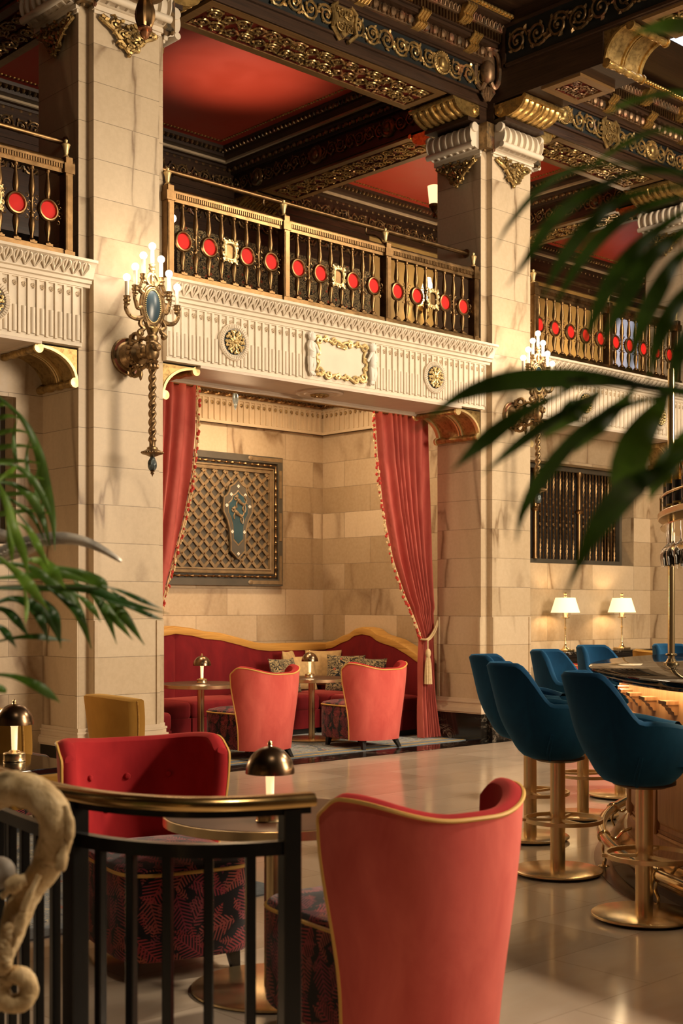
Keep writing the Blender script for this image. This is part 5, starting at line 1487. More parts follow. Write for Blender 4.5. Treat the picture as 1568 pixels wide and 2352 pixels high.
# ================================================================ soft shapes
def rbox(mb, x0, x1, y0, y1, z0, z1, r=0.04, seg=4, Mx=None, puff=0.0):
    bm = bmesh.new(); bmesh.ops.create_cube(bm, size=1.0)
    for v in bm.verts: v.co = Vector((lerp(x0, x1, v.co.x + .5), lerp(y0, y1, v.co.y + .5), lerp(z0, z1, v.co.z + .5)))
    bmesh.ops.bevel(bm, geom=list(bm.edges), offset=r, segments=seg, profile=0.5, affect='EDGES')
    if puff:
        bmesh.ops.subdivide_edges(bm, edges=list(bm.edges), cuts=2, use_grid_fill=True)
        cx, cy = (x0 + x1) / 2, (y0 + y1) / 2
        for v in bm.verts:
            if v.co.z > (z0 + z1) / 2:
                u = (v.co.x - cx) / (x1 - x0) * 2; w = (v.co.y - cy) / (y1 - y0) * 2
                v.co.z += puff * max(0, 1 - u * u) * max(0, 1 - w * w)
    bm.verts.index_update()
    mb.add([v.co.copy() for v in bm.verts], [[v.index for v in f.verts] for f in bm.faces], Mx); bm.free()
    return mb
def pillow(w, h, t, seed=0):
    rng = random.Random(seed); N = 18; mb = MB(); S = []
    for side in (1, -1):
        P = []
        for i in range(N + 1):
            row = []
            for j in range(N + 1):
                u = i / N * 2 - 1; v = j / N * 2 - 1
                e = (1 - abs(u) ** 2.4) * (1 - abs(v) ** 2.4)
                pin = 1 - 0.07 * (1 - u * u) * abs(v) ** 3; pin2 = 1 - 0.07 * (1 - v * v) * abs(u) ** 3
                row.append((u * w / 2 * pin2, side * t / 2 * max(0, e) ** 0.55, v * h / 2 * pin))
            P.append(row)
        mb.grid(P)
    return mb

# ================================================================ banquette
sofa = thing('banquette_sofa', 'long red velvet corner banquette with curved gold wood top along the alcove walls', 'sofa', (8.2, 11.0, 0.0))
ox, oy = 8.2, 11.0
tabX = [(6.1, .985), (6.9, .985), (7.1, 1.0), (7.5, 1.10), (7.75, 1.125), (7.9, 1.16), (8.12, 1.19), (8.34, 1.165), (8.5, 1.13), (8.72, 1.11), (8.95, 1.06), (9.2, 1.0), (9.4, .978), (10.3, .975)]
tabY = [(9.72, .84), (9.82, .885), (9.95, .95), (10.15, 1.03), (10.32, 1.065), (10.42, 1.09), (10.52, 1.145), (10.66, 1.165), (10.8, 1.14), (10.88, 1.09), (11.0, 1.06), (11.15, 1.0), (11.3, .975)]
def back_panel(tab, a, b, place, n, name, lo=0.40):
    """puffy upholstered back under a wooden top rail"""
    P = []; Q = []; T1 = []
    xs = [lerp(a, b, i / n) for i in range(n + 1)]
    for x in xs:
        zt = interp(tab, x); e = min(1, min(x - a, b - x) / 0.05 + 0.15); f = 0.05 * e ** .5
        P.append([place(x, 0.0, lo)] + [place(x, f * sin(PI * (0.12 + 0.76 * k / 7)) ** .6, lerp(lo, zt - .085, k / 7)) for k in range(8)] + [place(x, 0, zt - .085)])
        T1.append([place(x, d, z) for d, z in ((-0.16, zt - .09), (0.012, zt - .09), (0.034, zt - .082), (0.038, zt - .05), (0.03, zt - .012), (0.01, zt), (-0.15, zt), (-0.16, zt - .01))])
    mb = MB(); mb.grid(P); o = mb.build(name, M['sofa'], sofa, smooth=60)
    tr = MB(); tr.grid(T1, cv=True); tr.add(T1[0], [list(range(8))]); tr.add(T1[-1], [list(range(8))]); tr.build('wood_top_rail', M['gildtrim'], sofa)
    bk = MB(); bk.grid([[place(x, -.005, .05), place(x, -.005, interp(tab, x) - .08), place(x, -.15, interp(tab, x) - .08), place(x, -.15, .05)] for x in xs], cv=True); bk.build('backrest_frame', M['sofa'], sofa)
pb = lambda x, d, z: (x - ox, 11.30 - d - oy, z)
back_panel(tabX, 6.1, 8.12, pb, 40, 'backrest'); back_panel(tabX, 8.12, 10.30, pb, 44, 'backrest')
pr = lambda y, d, z: (10.29 - d - ox, y - oy, z)
back_panel(tabY, 9.72, 11.30, pr, 40, 'backrest')
for (a, b, c, d) in ((6.95, 7.86, 10.62, 11.28), (7.86, 8.76, 10.62, 11.28), (8.76, 9.60, 10.62, 11.28), (9.60, 10.27, 9.75, 10.5), (9.60, 10.27, 10.5, 11.28), (6.06, 6.95, 9.68, 10.62), (6.06, 6.95, 10.62, 11.28)):
    rbox(MB(), a - ox + .004, b - ox - .004, c - oy + .004, d - oy - .004, .26, .435, .045, 4, puff=.02).build('seat_cushion', M['sofa'], sofa, smooth=60)
    MB().box(a - ox + .01, b - ox - .01, c - oy + .015, d - oy - .01, .07, .27).build('seat_base', M['sofa'], sofa)
    MB().box(a - ox + .03, b - ox - .03, c - oy + .05, d - oy - .03, 0.0122, .075).build('kick_board', M['darkleg'], sofa)
pil = [((9.42, 11.02, .63), (.44, .40, .15), 10, 18, 'cushion', 'black and gold floral cushion at the left of the pile on the red banquette'),
       ((9.72, 11.10, .645), (.40, .40, .15), -8, 14, 'cushtan', 'plain tan cushion leaning beside the floral one in the middle of the banquette corner'),
       ((9.62, 11.17, .70), (.40, .40, .12), 32, 8, 'cushtan', 'tan cushion with one corner poking up behind the pile on the banquette'),
       ((10.05, 11.08, .69), (.42, .42, .13), -40, 10, 'cushtan', 'tan cushion in the corner of the banquette behind the right table lamp'),
       ((10.05, 10.72, .635), (.46, .44, .16), -62, 12, 'cushion', 'large black and gold scroll cushion right of the right table lamp'),
       ((10.06, 10.32, .63), (.42, .40, .15), -84, 10, 'cushion', 'floral cushion partly behind the right alcove chair')]
for (c, s, rz, tl, m, lb) in pil:
    o = pillow(*s).build('cushion', M[m], None, smooth=70); o.location = c; o.rotation_euler = (R(-tl), 0, R(rz)); tag(o, lb, 'cushion', 'cushions on the banquette')

# ================================================================ round tables and dome lamps
def make_table(loc, label, group=None):
    t = thing('round_table', label, 'table', loc, group=group)
    MB().lathe([(0.0, .606), (.395, .606), (.402, .609), (.402, .640), (.396, .641), (.0, .641)], 64).build('brass_edge_band', M['satinbrass'], t)
    MB().lathe([(0.0, .638), (.394, .638), (.394, .6425), (.388, .6435), (.0, .6435)], 64).build('tabletop', M['tablewood'], t)
    MB().lathe([(.034, .012), (.034, .607)], 28).build('pedestal', M['satinbrass'], t)
    MB().lathe([(0, 0), (.29, 0), (.30, .004), (.30, .011), (.292, .015), (.036, .016), (0, .016)], 56).build('base_disc', M['satinbrass'], t)
    return t
def make_lamp(loc, label, group='dome lamps on tables'):
    t = thing('table_lamp', label, 'lamp', loc, group=group)
    MB().lathe([(0, 0), (.050, 0), (.051, .003), (.049, .006), (.049, .032), (.050, .035), (.047, .039), (.030, .041), (.022, .048), (.015, .052), (0, .052)], 36).build('base', M['satinbrass'], t)
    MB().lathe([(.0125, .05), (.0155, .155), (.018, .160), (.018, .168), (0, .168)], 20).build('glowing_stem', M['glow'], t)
    pr = [(.087 * cos(R(a)), .168 + .095 * sin(R(a))) for a in range(0, 91, 6)]
    inn = [(.083 * cos(R(a)), .168 + .091 * sin(R(a))) for a in range(84, -1, -6)]
    MB().lathe(pr[:-1] + [(0.003, .263)] + [(0.002, .259)] + inn + [pr[0]], 48, cap=False).build('dome_shade', M['domebrass'], t)
    MB().lathe([(.010, .262), (.007, .267), (.009, .272), (.006, .280), (.0, .285)], 14).build('finial', M['brass'], t)
    return t
LAMPS = []
def put_lamp(p, label): make_lamp(p, label); LAMPS.append(Vector(p))
TN = rd(-.249, 4.78)
make_table(TN, 'round walnut table with brass edge behind the black railing, between the two nearest red chairs')
lp = rd(-.2515, 4.60, .6437); put_lamp(lp, 'bronze dome lamp on the nearest round table')
TL, TR = Vector((7.60, 10.14, .0118)), Vector((9.05, 10.16, .0118))
make_table(TL, 'round table with brass edge at the left side of the alcove'); make_table(TR, 'round table with brass edge between the two alcove chairs')
put_lamp(TL + Vector((.03, .02, .6437)), 'bronze dome lamp on the left alcove table'); put_lamp(TR + Vector((0, .03, .6437)), 'bronze dome lamp on the right alcove table')

# ================================================================ tub chairs
def make_chair(loc, rz, label, outer='coral', inner='red', seat='print', pipe='piping', group='red tub chairs', rim=(.775, .058), rx=.358, buttons=True, flare=1.0, scale=1.0):
    t = thing('tub_chair', label, 'chair', loc, rz, group); t.scale = (scale,) * 3
    ry = .33; NU, NV = 56, 18
    def zt(s):
        a = abs(s); z = rim[0] + rim[1] * sst(.10, .80, a)
        if a > .84: z -= .06 * ((a - .84) / .16) ** 2.2
        return z
    def pt(s, t_, off):
        z = lerp(.085, zt(s), t_)
        k = lerp(.84, 1.0, sst(-.1, 1, t_ ** .9))
        fm = R(lerp(80, 90, sst(.2, .95, t_)))
        ph = s * fm
        rr = (rx * k - off); ryy = (ry * k - off)
        q = abs(sin(ph)) ** .88 * (1 if ph > 0 else -1)
        return Vector((rr * q, -ryy * abs(cos(ph)) ** .80 - .03 * t_, z))
    TH_ = .062
    O = [[pt(-1 + 2 * i / NU, j / NV, 0) for i in range(NU + 1)] for j in range(NV + 1)]
    I = [[pt((-1 + 2 * i / NU) * .985, j / NV, TH_) for i in range(NU + 1)] for j in range(NV + 1)]
    mid = [(a + b) / 2 + Vector((0, 0, .016)) for a, b in zip(O[-1], I[-1])]
    mb = MB(); mb.grid(O); mb.grid([[O[0][i], I[0][i]] for i in range(NU + 1)])
    bk = mb.build('backrest', M[outer], t, smooth=70)
    mb = MB(); mb.grid(I)
    RM = [[O[-1][i], lerp(O[-1][i], mid[i], .6) + Vector((0, 0, .004)), mid[i], lerp(I[-1][i], mid[i], .6) + Vector((0, 0, .004)), I[-1][i]] for i in range(NU + 1)]
    mb.grid(RM)
    for e in (0, NU):
        rows = []
        for j in range(NV + 1):
            a, b = O[j][e], I[j][e]; tg = (O[j][e] - O[j][1 if e == 0 else NU - 1]).normalized()
            rows.append([a, lerp(a, b, .2) + tg * .012, (a + b) / 2 + tg * .018, lerp(a, b, .8) + tg * .012, b])
        mb.grid(rows)
        mb.grid([rows[-1][1:4], [lerp(x, y, .5) + (x - (O[-1][e] + I[-1][e]) / 2) * .25 for x, y in zip(rows[-1][1:4], RM[e][1:4])], RM[e][1:4]])
        mb.add([rows[-1][1], rows[-1][0], RM[e][1], rows[-1][3], rows[-1][4], RM[e][3]], [(0, 1, 2), (3, 4, 5)])
    ib = mb.build('inner_back', M[inner], t, smooth=70)
    if buttons:
        for s_, t_ in ((-.38, .80), (0, .80), (.38, .80), (-.2, .62), (.2, .62)):
            c = pt(s_, t_, TH_ + .002); n = Vector((-c.x, -c.y, 0)).normalized()
            MB().lathe([(.0, .010), (.010, .008), (.014, .002), (.014, -.004)], 14, Matrix.Translation(c) @ n.to_track_quat('Z', 'Y').to_matrix().to_4x4()).build('button', M[inner], ib)
    P = [O[j][0] + Vector((0, 0, 0)) for j in range(0, NV)] + O[-1] + [O[j][NU] for j in range(NV - 1, -1, -1)]
    mb = MB(); mb.tube(catmull(P[::1], 2), .0068, 6); mb.build('piping', M[pipe], bk)
    # seat block
    def se(a, X, Y, e=.42): 
        c, s_ = cos(a), sin(a)
        return (X * math.copysign(abs(c) ** e, c), Y * math.copysign(abs(s_) ** e, s_))
    N = 64; prof = [(.97, .085), (1.0, .10), (1.0, .25), (1.0, .405), (.985, .422), (.95, .432), (.7, .452), (.35, .460), (.0, .462)]
    sx, sy, cy = .272, .33, .155
    rows = []
    for k, z in prof: rows.append([(se(2 * PI * i / N, sx, sy)[0] * k, cy + se(2 * PI * i / N, sx, sy)[1] * k, z) for i in range(N)])
    mb = MB(); mb.grid(rows, cv=True); mb.add(rows[0], [list(range(N))])
    st = mb.build('seat', M[seat], t, smooth=60)
    mb = MB(); mb.tube([(se(2 * PI * i / N, sx * 1.004, sy * 1.004)[0], cy + se(2 * PI * i / N, sx * 1.004, sy * 1.004)[1], .408) for i in range(N)], .007, 6, closed=True); mb.build('seat_piping', M[pipe], st)
    for x, y, dx, dy in ((-.2, -.16, -.03, -.05), (.2, -.16, .03, -.05), (-.20, .36, -.01, .015), (.20, .36, .01, .015)):
        mb = MB(); mb.add([(x + dx + a * .016, y + dy + b * .016, 0) for a, b in ((-1, -1), (1, -1), (1, 1), (-1, 1))] + [(x + a * .026, y + b * .026, .095) for a, b in ((-1, -1), (1, -1), (1, 1), (-1, 1))],
               [(3, 2, 1, 0), (4, 5, 6, 7), (0, 1, 5, 4), (1, 2, 6, 5), (2, 3, 7, 6), (3, 0, 4, 7)]); mb.build('leg', M['darkleg'], t)
    return t
def rot_rd(fr, fd):
    """heading (rotation about z) for a thing whose front is +Y and should face (right, ahead)"""
    v = Vector((fr * CT + fd * ST, -fr * ST + fd * CT, 0)); return math.atan2(-v.x, v.y)
make_chair(rd(.195, 4.13), rot_rd(-.574, .82), 'large coral velvet tub chair seen from behind, nearest of all at bottom centre', rx=.343)
make_chair(rd(-.775, 5.3), rot_rd(.47, -.88), 'red tub chair with buttoned back facing the viewer behind the black railing', rim=(.825, .02))
make_chair((7.62, 9.30, .0118), R(3), 'coral tub chair seen from behind at the left alcove table', group='red tub chairs')
make_chair((9.0, 9.27, .0118), R(-4), 'coral tub chair seen from behind at the right alcove table, nearer the tied curtain')
make_chair(rd(2.62, 14.0), rot_rd(.1, 1), 'red tub chair glimpsed between the bar stools below the parchment lamps')
make_chair(rd(-2.38, 8.35, .0085), rot_rd(.9, -.3), 'red tub chair cut off by the left edge behind the black table')
ykw = dict(outer='mustard', inner='mustard', seat='mustard', group='mustard chairs', rim=(.80, .01), buttons=False, rx=.31)
def make_side_chair(loc, rz, label):
    """armless upholstered chair with a thick curved slab back that widens upwards"""
    t = thing('side_chair', label, 'chair', loc, rz, 'mustard chairs')
    N, NV, T = 24, 14, .115
    def pt(s, v, off):
        z = lerp(.30, .835 - .022 * (1 - s * s) * -1 - .02, v); w = lerp(.185, .262, sst(0, 1, v ** .8))
        x = w * s; y = -.27 - .07 * v + .10 * s * s * (w / .25) + off
        return Vector((x, y, z))
    O = [[pt(-1 + 2 * i / N, j / NV, 0) for i in range(N + 1)] for j in range(NV + 1)]
    I = [[pt(-1 + 2 * i / N, j / NV, T) for i in range(N + 1)] for j in range(NV + 1)]
    mb = MB(); mb.grid(O); mb.grid(I); up = Vector((0, 0, .014))
    mb.grid([O[-1], [lerp(a, b, .15) + up * .8 for a, b in zip(O[-1], I[-1])], [lerp(a, b, .85) + up * .8 for a, b in zip(O[-1], I[-1])], I[-1]])
    for e, sg in ((0, -1), (N, 1)):
        mb.grid([[O[j][e], lerp(O[j][e], I[j][e], .12) + Vector((sg * .012, 0, 0)), lerp(O[j][e], I[j][e], .48) + Vector((sg * .016, 0, 0)), lerp(O[j][e], I[j][e], .52) + Vector((sg * .016, 0, 0)), lerp(O[j][e], I[j][e], .88) + Vector((sg * .012, 0, 0)), I[j][e]] for j in range(NV + 1)])
    mb.grid([[O[0][i], I[0][i]] for i in range(N + 1)])
    for e, sg in ((0, -1), (N, 1)):
        a, b = O[-1][e], I[-1][e]
        mb.add([a, lerp(a, b, .12) + Vector((sg * .012, 0, 0)), lerp(a, b, .5) + Vector((sg * .016, 0, 0)), lerp(a, b, .88) + Vector((sg * .012, 0, 0)), b, lerp(a, b, .85) + up * .8, lerp(a, b, .15) + up * .8], [list(range(7))])
    bk = mb.build('backrest', M['mustard'], t, smooth=50)
    for e, sg in ((0, -1), (N, 1)): MB().tube([lerp(O[j][e], I[j][e], .5) + Vector((sg * .016, 0, 0)) for j in range(NV + 1)], .006, 6).build('side_seam', M['gildtrim'], bk)
    rbox(MB(), -.235, .235, -.17, .30, .30, .46, .04, 4, puff=.02).build('seat', M['mustard'], t, smooth=60)
    for x, y in ((-.19, -.22), (.19, -.22), (-.19, .25), (.19, .25)): MB().lathe([(.014, 0), (.022, .31)], 12, Matrix.Translation((x, y, 0))).build('leg', M['darkleg'], t)
    return t
make_side_chair(rd(-1.30, 8.35), rot_rd(.76, .65), 'mustard velvet chair seen from behind at the foot of the left column')
make_side_chair(rd(-1.72, 7.25, .0085), rot_rd(.80, .60), 'mustard velvet chair behind the dome lamp at the left edge')
make_chair(rd(3.62, 14.6), rot_rd(.3, 1), 'mustard chair barely visible behind the brass pole of the bar', scale=1.12, **ykw)

# black side table and its lamp, left
P0 = rd(-1.34, 5.66)
t = thing('side_table', 'black gloss rectangular table carrying the dome lamp at the left edge', 'table', (P0.x - .2, P0.y + .3, .0085))
MB().bbox(-.75, .50, -.30, .34, .655, .6815, .004).build('tabletop', M['black'], t)
MB().lathe([(.034, .012), (.034, .656)], 24, Matrix.Translation((.06, .05, 0))).build('pedestal', M['satinbrass'], t)
MB().lathe([(0, 0), (.29, 0), (.30, .004), (.30, .012), (0, .016)], 48, Matrix.Translation((.06, .05, 0))).build('base_disc', M['satinbrass'], t)
put_lamp(rd((33 - 784) / 3000 * 5.98, 5.98, .69), 'bronze dome lamp on the black table at the left edge')
t = thing('lounge_rug', 'green and blue floral rug under the black table at the left', 'rug', (rd(-2.2, 6.6).x, rd(-2.2, 6.6).y, 0))
MB().box(-1.6, 1.15, -1.3, 1.3, 0, .008).build('pile', M['rug'], t)
mb = MB()
for a, b, c, d in ((-1.75, 1.30, -1.45, -1.3), (-1.75, 1.30, 1.3, 1.45), (1.15, 1.30, -1.3, 1.3), (-1.75, -1.6, -1.3, 1.3)): mb.box(a, b, c, d, 0, .0085)
mb.build('border', M['rugblue'], t)

# ================================================================ bar stools
def make_stool(loc, rz, label):
    t = thing('bar_stool', label, 'bar stool', loc, rz, 'peacock blue bar stools')
    mb = MB(); mb.lathe([(0, .012), (.228, .012), (.234, .016), (.234, .024), (.228, .028), (.05, .029), (0, .029)], 64)
    bs = mb.build('base_disc', M['satinbrass'], t)
    MB().lathe([(0, 0), (.215, 0), (.218, .013), (0, .013)], 40).build('base_pad', M['darkleg'], bs)
    MB().lathe([(.039, .026), (.039, .63)], 32).build('pole', M['satinbrass'], t)
    mb = MB(); n = 64
    P = [[(r * cos(2 * PI * i / n), .03 + r * sin(2 * PI * i / n), z) for i in range(n)] for r, z in ((.192, .274), (.205, .274), (.205, .294), (.192, .294))]
    P.append(P[0]); mb.grid(P, cv=True)
    for k in range(3):
        a = R(30 + 120 * k); Mx = Matrix.Rotation(a, 4, 'Z'); mb.box(.03, .19, -.008, .008, .277, .291, Mx)
    mb.build('foot_ring', M['satinbrass'], t)
    # bucket shell, open towards +Y
    NU, NV = 60, 22
    def rim(ph):
        a = abs(ph)      # 0 at the back, pi at the front
        z = .885 + .205 * (1 - sst(R(44), R(80), a))  - .03 * sst(R(90), R(150), a)
        return z
    PM = R(152)
    def pt(s, t_, off):
        ph = s * PM * lerp(.9, 1.0, sst(0, .6, t_)); zb = .60
        zt = rim(ph)
        z = lerp(zb, zt, t_)
        h = (z - zb) / .30
        bulge = math.sqrt(max(0, 1 - (1 - min(1, max(0, h) / .95)) ** 2))
        rr = lerp(.10, .262, bulge) - off
        back = max(0, cos(ph))
        ryy = rr * .98 + back * .075 * max(0, h - .35)
        x = rr * sin(ph) * (1.0 - .10 * max(0, h - .95) * back * 1.8); y = -ryy * cos(ph) - .02
        if z > .88: x *= 1 - .12 * sst(.9, 1.09, z)
        return Vector((x, y, z))
    O = [[pt(-1 + 2 * i / NU, j / NV, 0) for i in range(NU + 1)] for j in range(NV + 1)]
    I = [[pt((-1 + 2 * i / NU) * .98, lerp(.42, 1, j / NV), .045) for i in range(NU + 1)] for j in range(NV + 1)]
    mid = [(a + b) / 2 + Vector((0, 0, .018)) for a, b in zip(O[-1], I[-1])]
    mb = MB(); mb.grid(O); mb.grid([[O[-1][i], lerp(O[-1][i], mid[i], .65) + Vector((0, 0, .005)), mid[i], lerp(I[-1][i], mid[i], .65) + Vector((0, 0, .005)), I[-1][i]] for i in range(NU + 1)])
    mb.grid(I)
    for e in (0, NU): mb.grid([[O[int(lerp(.42, 1, j / NV) * NV)][e], I[j][e]] for j in range(NV + 1)])
    mb.add([v for v in O[0]], [list(range(NU + 1))])
    sh = mb.build('bucket_shell', M['blue'], t, smooth=70)
    for sx in (-1, 1):
        mb = MB(); s0 = R(78) / PM * sx
        for ds in (-.012, .012):
            mb.tube([pt(s0 + ds * (1 - abs(j / 9 - .3)), lerp(.02, .52, j / 9), -.002) for j in range(10)], .005, 5)
        mb.build('dart_seam', M['blue'], sh)
    P = []; N = 40
    for k, z in ((.95, .70), (1.0, .735), (.97, .765), (.80, .785), (.4, .795), (0, .797)):
        P.append([(.215 * k * cos(2 * PI * i / N), .02 + .225 * k * sin(2 * PI * i / N), z) for i in range(N)])
    mb = MB(); mb.grid(P, cv=True); mb.add(P[0], [list(range(N))]); mb.build('seat_cushion', M['blue'], t, smooth=60)
    MB().lathe([(0.0, .585), (.10, .59), (.14, .604), (.14, .62), (0, .62)], 24).build('seat_plate', M['darkleg'], t)
    return t
BR, BD, BRAD = 4.75, 6.665, 3.43
def stool_at(r, d, label, first=[None]):
    rz = rot_rd(1, .02) if d < 7 else rot_rd(BR - r, BD - d)
    if first[0] is None: first[0] = make_stool(rd(r, d), rz, label)
    else: dup(first[0], rd(r, d), rz, label)
stool_at(1.355, 5.85, 'peacock blue bar stool nearest the viewer, cut by the right edge')
stool_at(1.13, 6.83, 'peacock blue bar stool with its brass base fully visible, left of the nearest stool')
stool_at(1.132, 7.84, 'peacock blue bar stool half covered by the stool in front of it, farthest left')
stool_at(1.60, 8.66, 'peacock blue bar stool facing the bar in front of the brass lamp console')
stool_at(2.045, 9.6, 'peacock blue bar stool showing only its back beyond the bar top')
stool_at(2.66, 9.9, 'peacock blue bar stool just entering the right edge beyond the bar')

# ================================================================ the round bar
bc = rd(BR, BD)
bar = thing('bar_counter', 'round oak bar with black marble top and brass foot rail', 'bar', bc, -TH)
def blathe(prof, n=160, a0=95, a1=290): return MB().lathe(prof, n, None, R(a0), R(a1))
def closed(prof): return prof + [prof[0]]
blathe(closed([(2.75, 1.03), (3.30, 1.03), (3.34, 1.022), (3.37, 1.018), (3.385, 1.026), (3.385, 1.034), (3.40, 1.036), (3.415, 1.042), (3.425, 1.052), (3.43, 1.060), (3.428, 1.066), (3.42, 1.07), (2.75, 1.07)])).build('marble_top', M['bartop'], bar, smooth=30)
blathe(closed([(3.0, .17), (3.22, .17), (3.215, .205), (3.21, .215), (3.205, .80), (3.23, .805), (3.235, .825), (3.21, .84), (3.205, 1.02), (3.0, 1.02)])).build('cabinet', M['oak'], bar)
blathe(closed([(3.0, .085), (3.30, .085), (3.31, .10), (3.29, .115), (3.28, .14), (3.245, .165), (3.235, .18), (3.0, .18)])).build('brass_skirting', M['railbrass'], bar)
blathe(closed([(3.0, 0), (3.22, 0), (3.22, .09), (3.0, .09)])).build('plinth', M['darkwood'], bar)
blathe(closed([(3.26, 1.006), (3.272, 1.006), (3.272, 1.014), (3.26, 1.014)])).build('light_strip', make_emit('warm_strip_light', (1.0, .72, .40), 45.0), bar)
def bp(a, r, z): return Vector((r * cos(R(a)), r * sin(R(a)), z))
first = None
for k in range(30):
    a = 112 + k * 5.1
    if first is None:
        mb = MB()
        mb.prism([(0, .885), (.02, .885), (.024, .90), (.034, .905), (.038, .918), (.052, .925), (.056, .935), (0, .935)], -.038, .038, 'y')
        mb.box(0.0, .066, -.048, .048, .935, .952)
        first = mb.build('corbel', M['oak'], bar); o = first
    else: o = first.copy(); COL.objects.link(o); o.parent = bar
    p = bp(a, 3.203, 0); o.location = p; o.rotation_euler = (0, 0, R(a))
pf = None
for k in range(15):
    a = 117 + k * 10.2
    if pf is None:
        mb = MB(); w = 3.0
        def cp(da, z, r): q = bp(a + da, r, z) - bp(a, 3.2, 0); return Vector((q.x * cos(R(-a)) - q.y * sin(R(-a)), q.x * sin(R(-a)) + q.y * cos(R(-a)), z))
        def frame(d0, z0, z1, r_, rad):
            pts = [cp(lerp(-d0, d0, i / 12), z1, r_) for i in range(13)] + [cp(lerp(d0, -d0, i / 12), z0, r_) for i in range(13)]
            mb.tube(pts, rad, 6, closed=True)
        frame(3.9, .28, .74, 3.212, .014); frame(3.5, .305, .715, 3.21, .008)
        P = [[cp(lerp(-3.2, 3.2, i / 10), z, r_) for z, r_ in ((.33, 3.206), (.36, 3.222), (.66, 3.222), (.69, 3.206))] for i in range(11)]
        mb.grid(P)
        pf = mb.build('raised_panel', M['oak'], bar); o = pf
    else: o = pf.copy(); COL.objects.link(o); o.parent = bar
    o.location = bp(a, 3.2, 0); o.rotation_euler = (0, 0, R(a))
blathe([(3.36 + .027 * cos(2 * PI * k / 12), .165 + .027 * sin(2 * PI * k / 12)) for k in range(13)]).build('foot_rail', M['brass'], bar)
sf = None
for k in range(9):
    a = 123 + k * 17.0
    if sf is None:
        mb = MB()
        mb.tube(catmull([(0, 0, .14), (.005, 0, .09), (-.01, 0, .05), (.0, 0, .005)], 4), .008, 7); mb.lathe([(.03, .002), (.03, .006), (.012, .012), (.008, .03)], 14)
        mb.tube(catmull([(-.02, 0, .17), (-.06, 0, .15), (-.10, 0, .19), (-.15, 0, .21)], 4), .008, 7)
        ry_ = Matrix.Rotation(PI / 2, 4, 'X')
        mb.lathe([(.030, -.03), (.036, -.025), (.036, .025), (.030, .03)], 14, Matrix.Translation((0, 0, .165)) @ ry_)
        sf = mb.build('rail_support', M['brass'], bar); o = sf
    else: o = sf.copy(); COL.objects.link(o); o.parent = bar
    o.location = bp(a, 3.36, 0); o.rotation_euler = (0, 0, R(a))
ring = thing('trim_floor_ring', 'curved flat brown band on the floor round the bar', 'floor inlay', bc, -TH, kind='structure')
blathe(closed([(3.31, 0), (3.40, 0), (3.40, .0035), (3.31, .0035)])).build('annulus', plain('brown_floor_band', (0.17, 0.105, 0.06), 0.2, var=.25), ring)  # flat brown ring on the floor, following the foot rail

# bottle and glass rack above the bar
rack = thing('glass_rack', 'curved brass rack on a pole above the bar, holding bottles and stemware', 'rack', bc, -TH)
def rl(prof, a0=128, a1=212): return MB().lathe(closed(prof), 80, None, R(a0), R(a1))
rl([(2.83, 1.882), (3.045, 1.882), (3.05, 1.886), (3.05, 1.912), (3.045, 1.916), (2.83, 1.916)]).build('shelf', M['satinbrass'], rack)
rl([(2.80, 1.835), (3.035, 1.835), (3.035, 1.842), (2.80, 1.842)]).build('hanger_plate', M['brass'], rack)
MB().lathe([(3.035 + .007 * cos(2 * PI * k / 8), 2.0 + .007 * sin(2 * PI * k / 8)) for k in range(9)], 80, None, R(128), R(212)).build('guard_rail', M['brass'], rack)
for a in (130, 147.5, 168.5, 192, 210): MB().tube([bp(a, 3.035, 1.91), bp(a, 3.035, 2.0)], .006, 7).build('guard_post', M['brass'], rack)
for k in range(24): 
    a = 140 + k * 2.4; MB().tube([bp(a, 2.82, 1.838), bp(a, 2.82, 1.885)], .004, 5).build('hanger_pin', M['brass'], rack) if k % 4 == 0 else None
for a in (165.0, 205.0):
    MB().tube([bp(a, 2.975, 1.07), bp(a, 2.975, 2.75)], .020, 16).build('pole', M['brass'], rack)
    mb = MB(); c = bp(a, 2.975, 0); mb.lathe([(.045, 1.07), (.045, 1.078), (.03, 1.084), (.022, 1.10)], 20, Matrix.Translation(c)); mb.lathe([(.03, 1.118), (.034, 1.124), (.03, 1.13)], 16, Matrix.Translation(c)); mb.build('pole_flange', M['brass'], rack)
bottle = glass = None
def brw(a, r, z=0.0):
    p = bp(a, r, z); return bc + Vector((p.x * cos(-TH) - p.y * sin(-TH), p.x * sin(-TH) + p.y * cos(-TH), p.z))
names = ('standing nearest the left tip of the shelf', 'second along the shelf from its left tip', 'third along the shelf from its left tip', 'beside the brass pole on the shelf', 'half cut by the right edge on the shelf', 'in the back row of the shelf')
for i, (a, r) in enumerate(((168.5, 2.985), (172.5, 2.985), (176.5, 2.985), (164.5, 2.93), (180.5, 2.985), (157.0, 2.95))):
    p = brw(a, r, 1.916)
    if bottle is None:
        bottle = thing('wine_bottle', 'dark-labelled wine bottle ' + names[i], 'bottle', p, group='wine bottles on the rack')
        MB().lathe([(0, 0), (.034, 0), (.037, .004), (.037, .17), (.034, .195), (.022, .225), (.0155, .245), (.0145, .31), (0, .31)], 24).build('glass_body', M['bottleglass'], bottle)
        MB().lathe([(.0162, .242), (.0155, .25), (.0152, .30), (.017, .302), (.017, .312), (.0, .314)], 18).build('neck_foil', M['foil'], bottle)
        mb = MB(); mb.lathe([(.0376, .035), (.0376, .145)], 24); lb = mb.build('label', M['foil'], bottle)
        MB().lathe([(.0379, .10), (.0379, .104)], 24, None, 0, 6.28).build('label_band', M['oldgold'], lb)
    else: dup(bottle, p, 0, 'dark-labelled wine bottle ' + names[i])
gi = 0
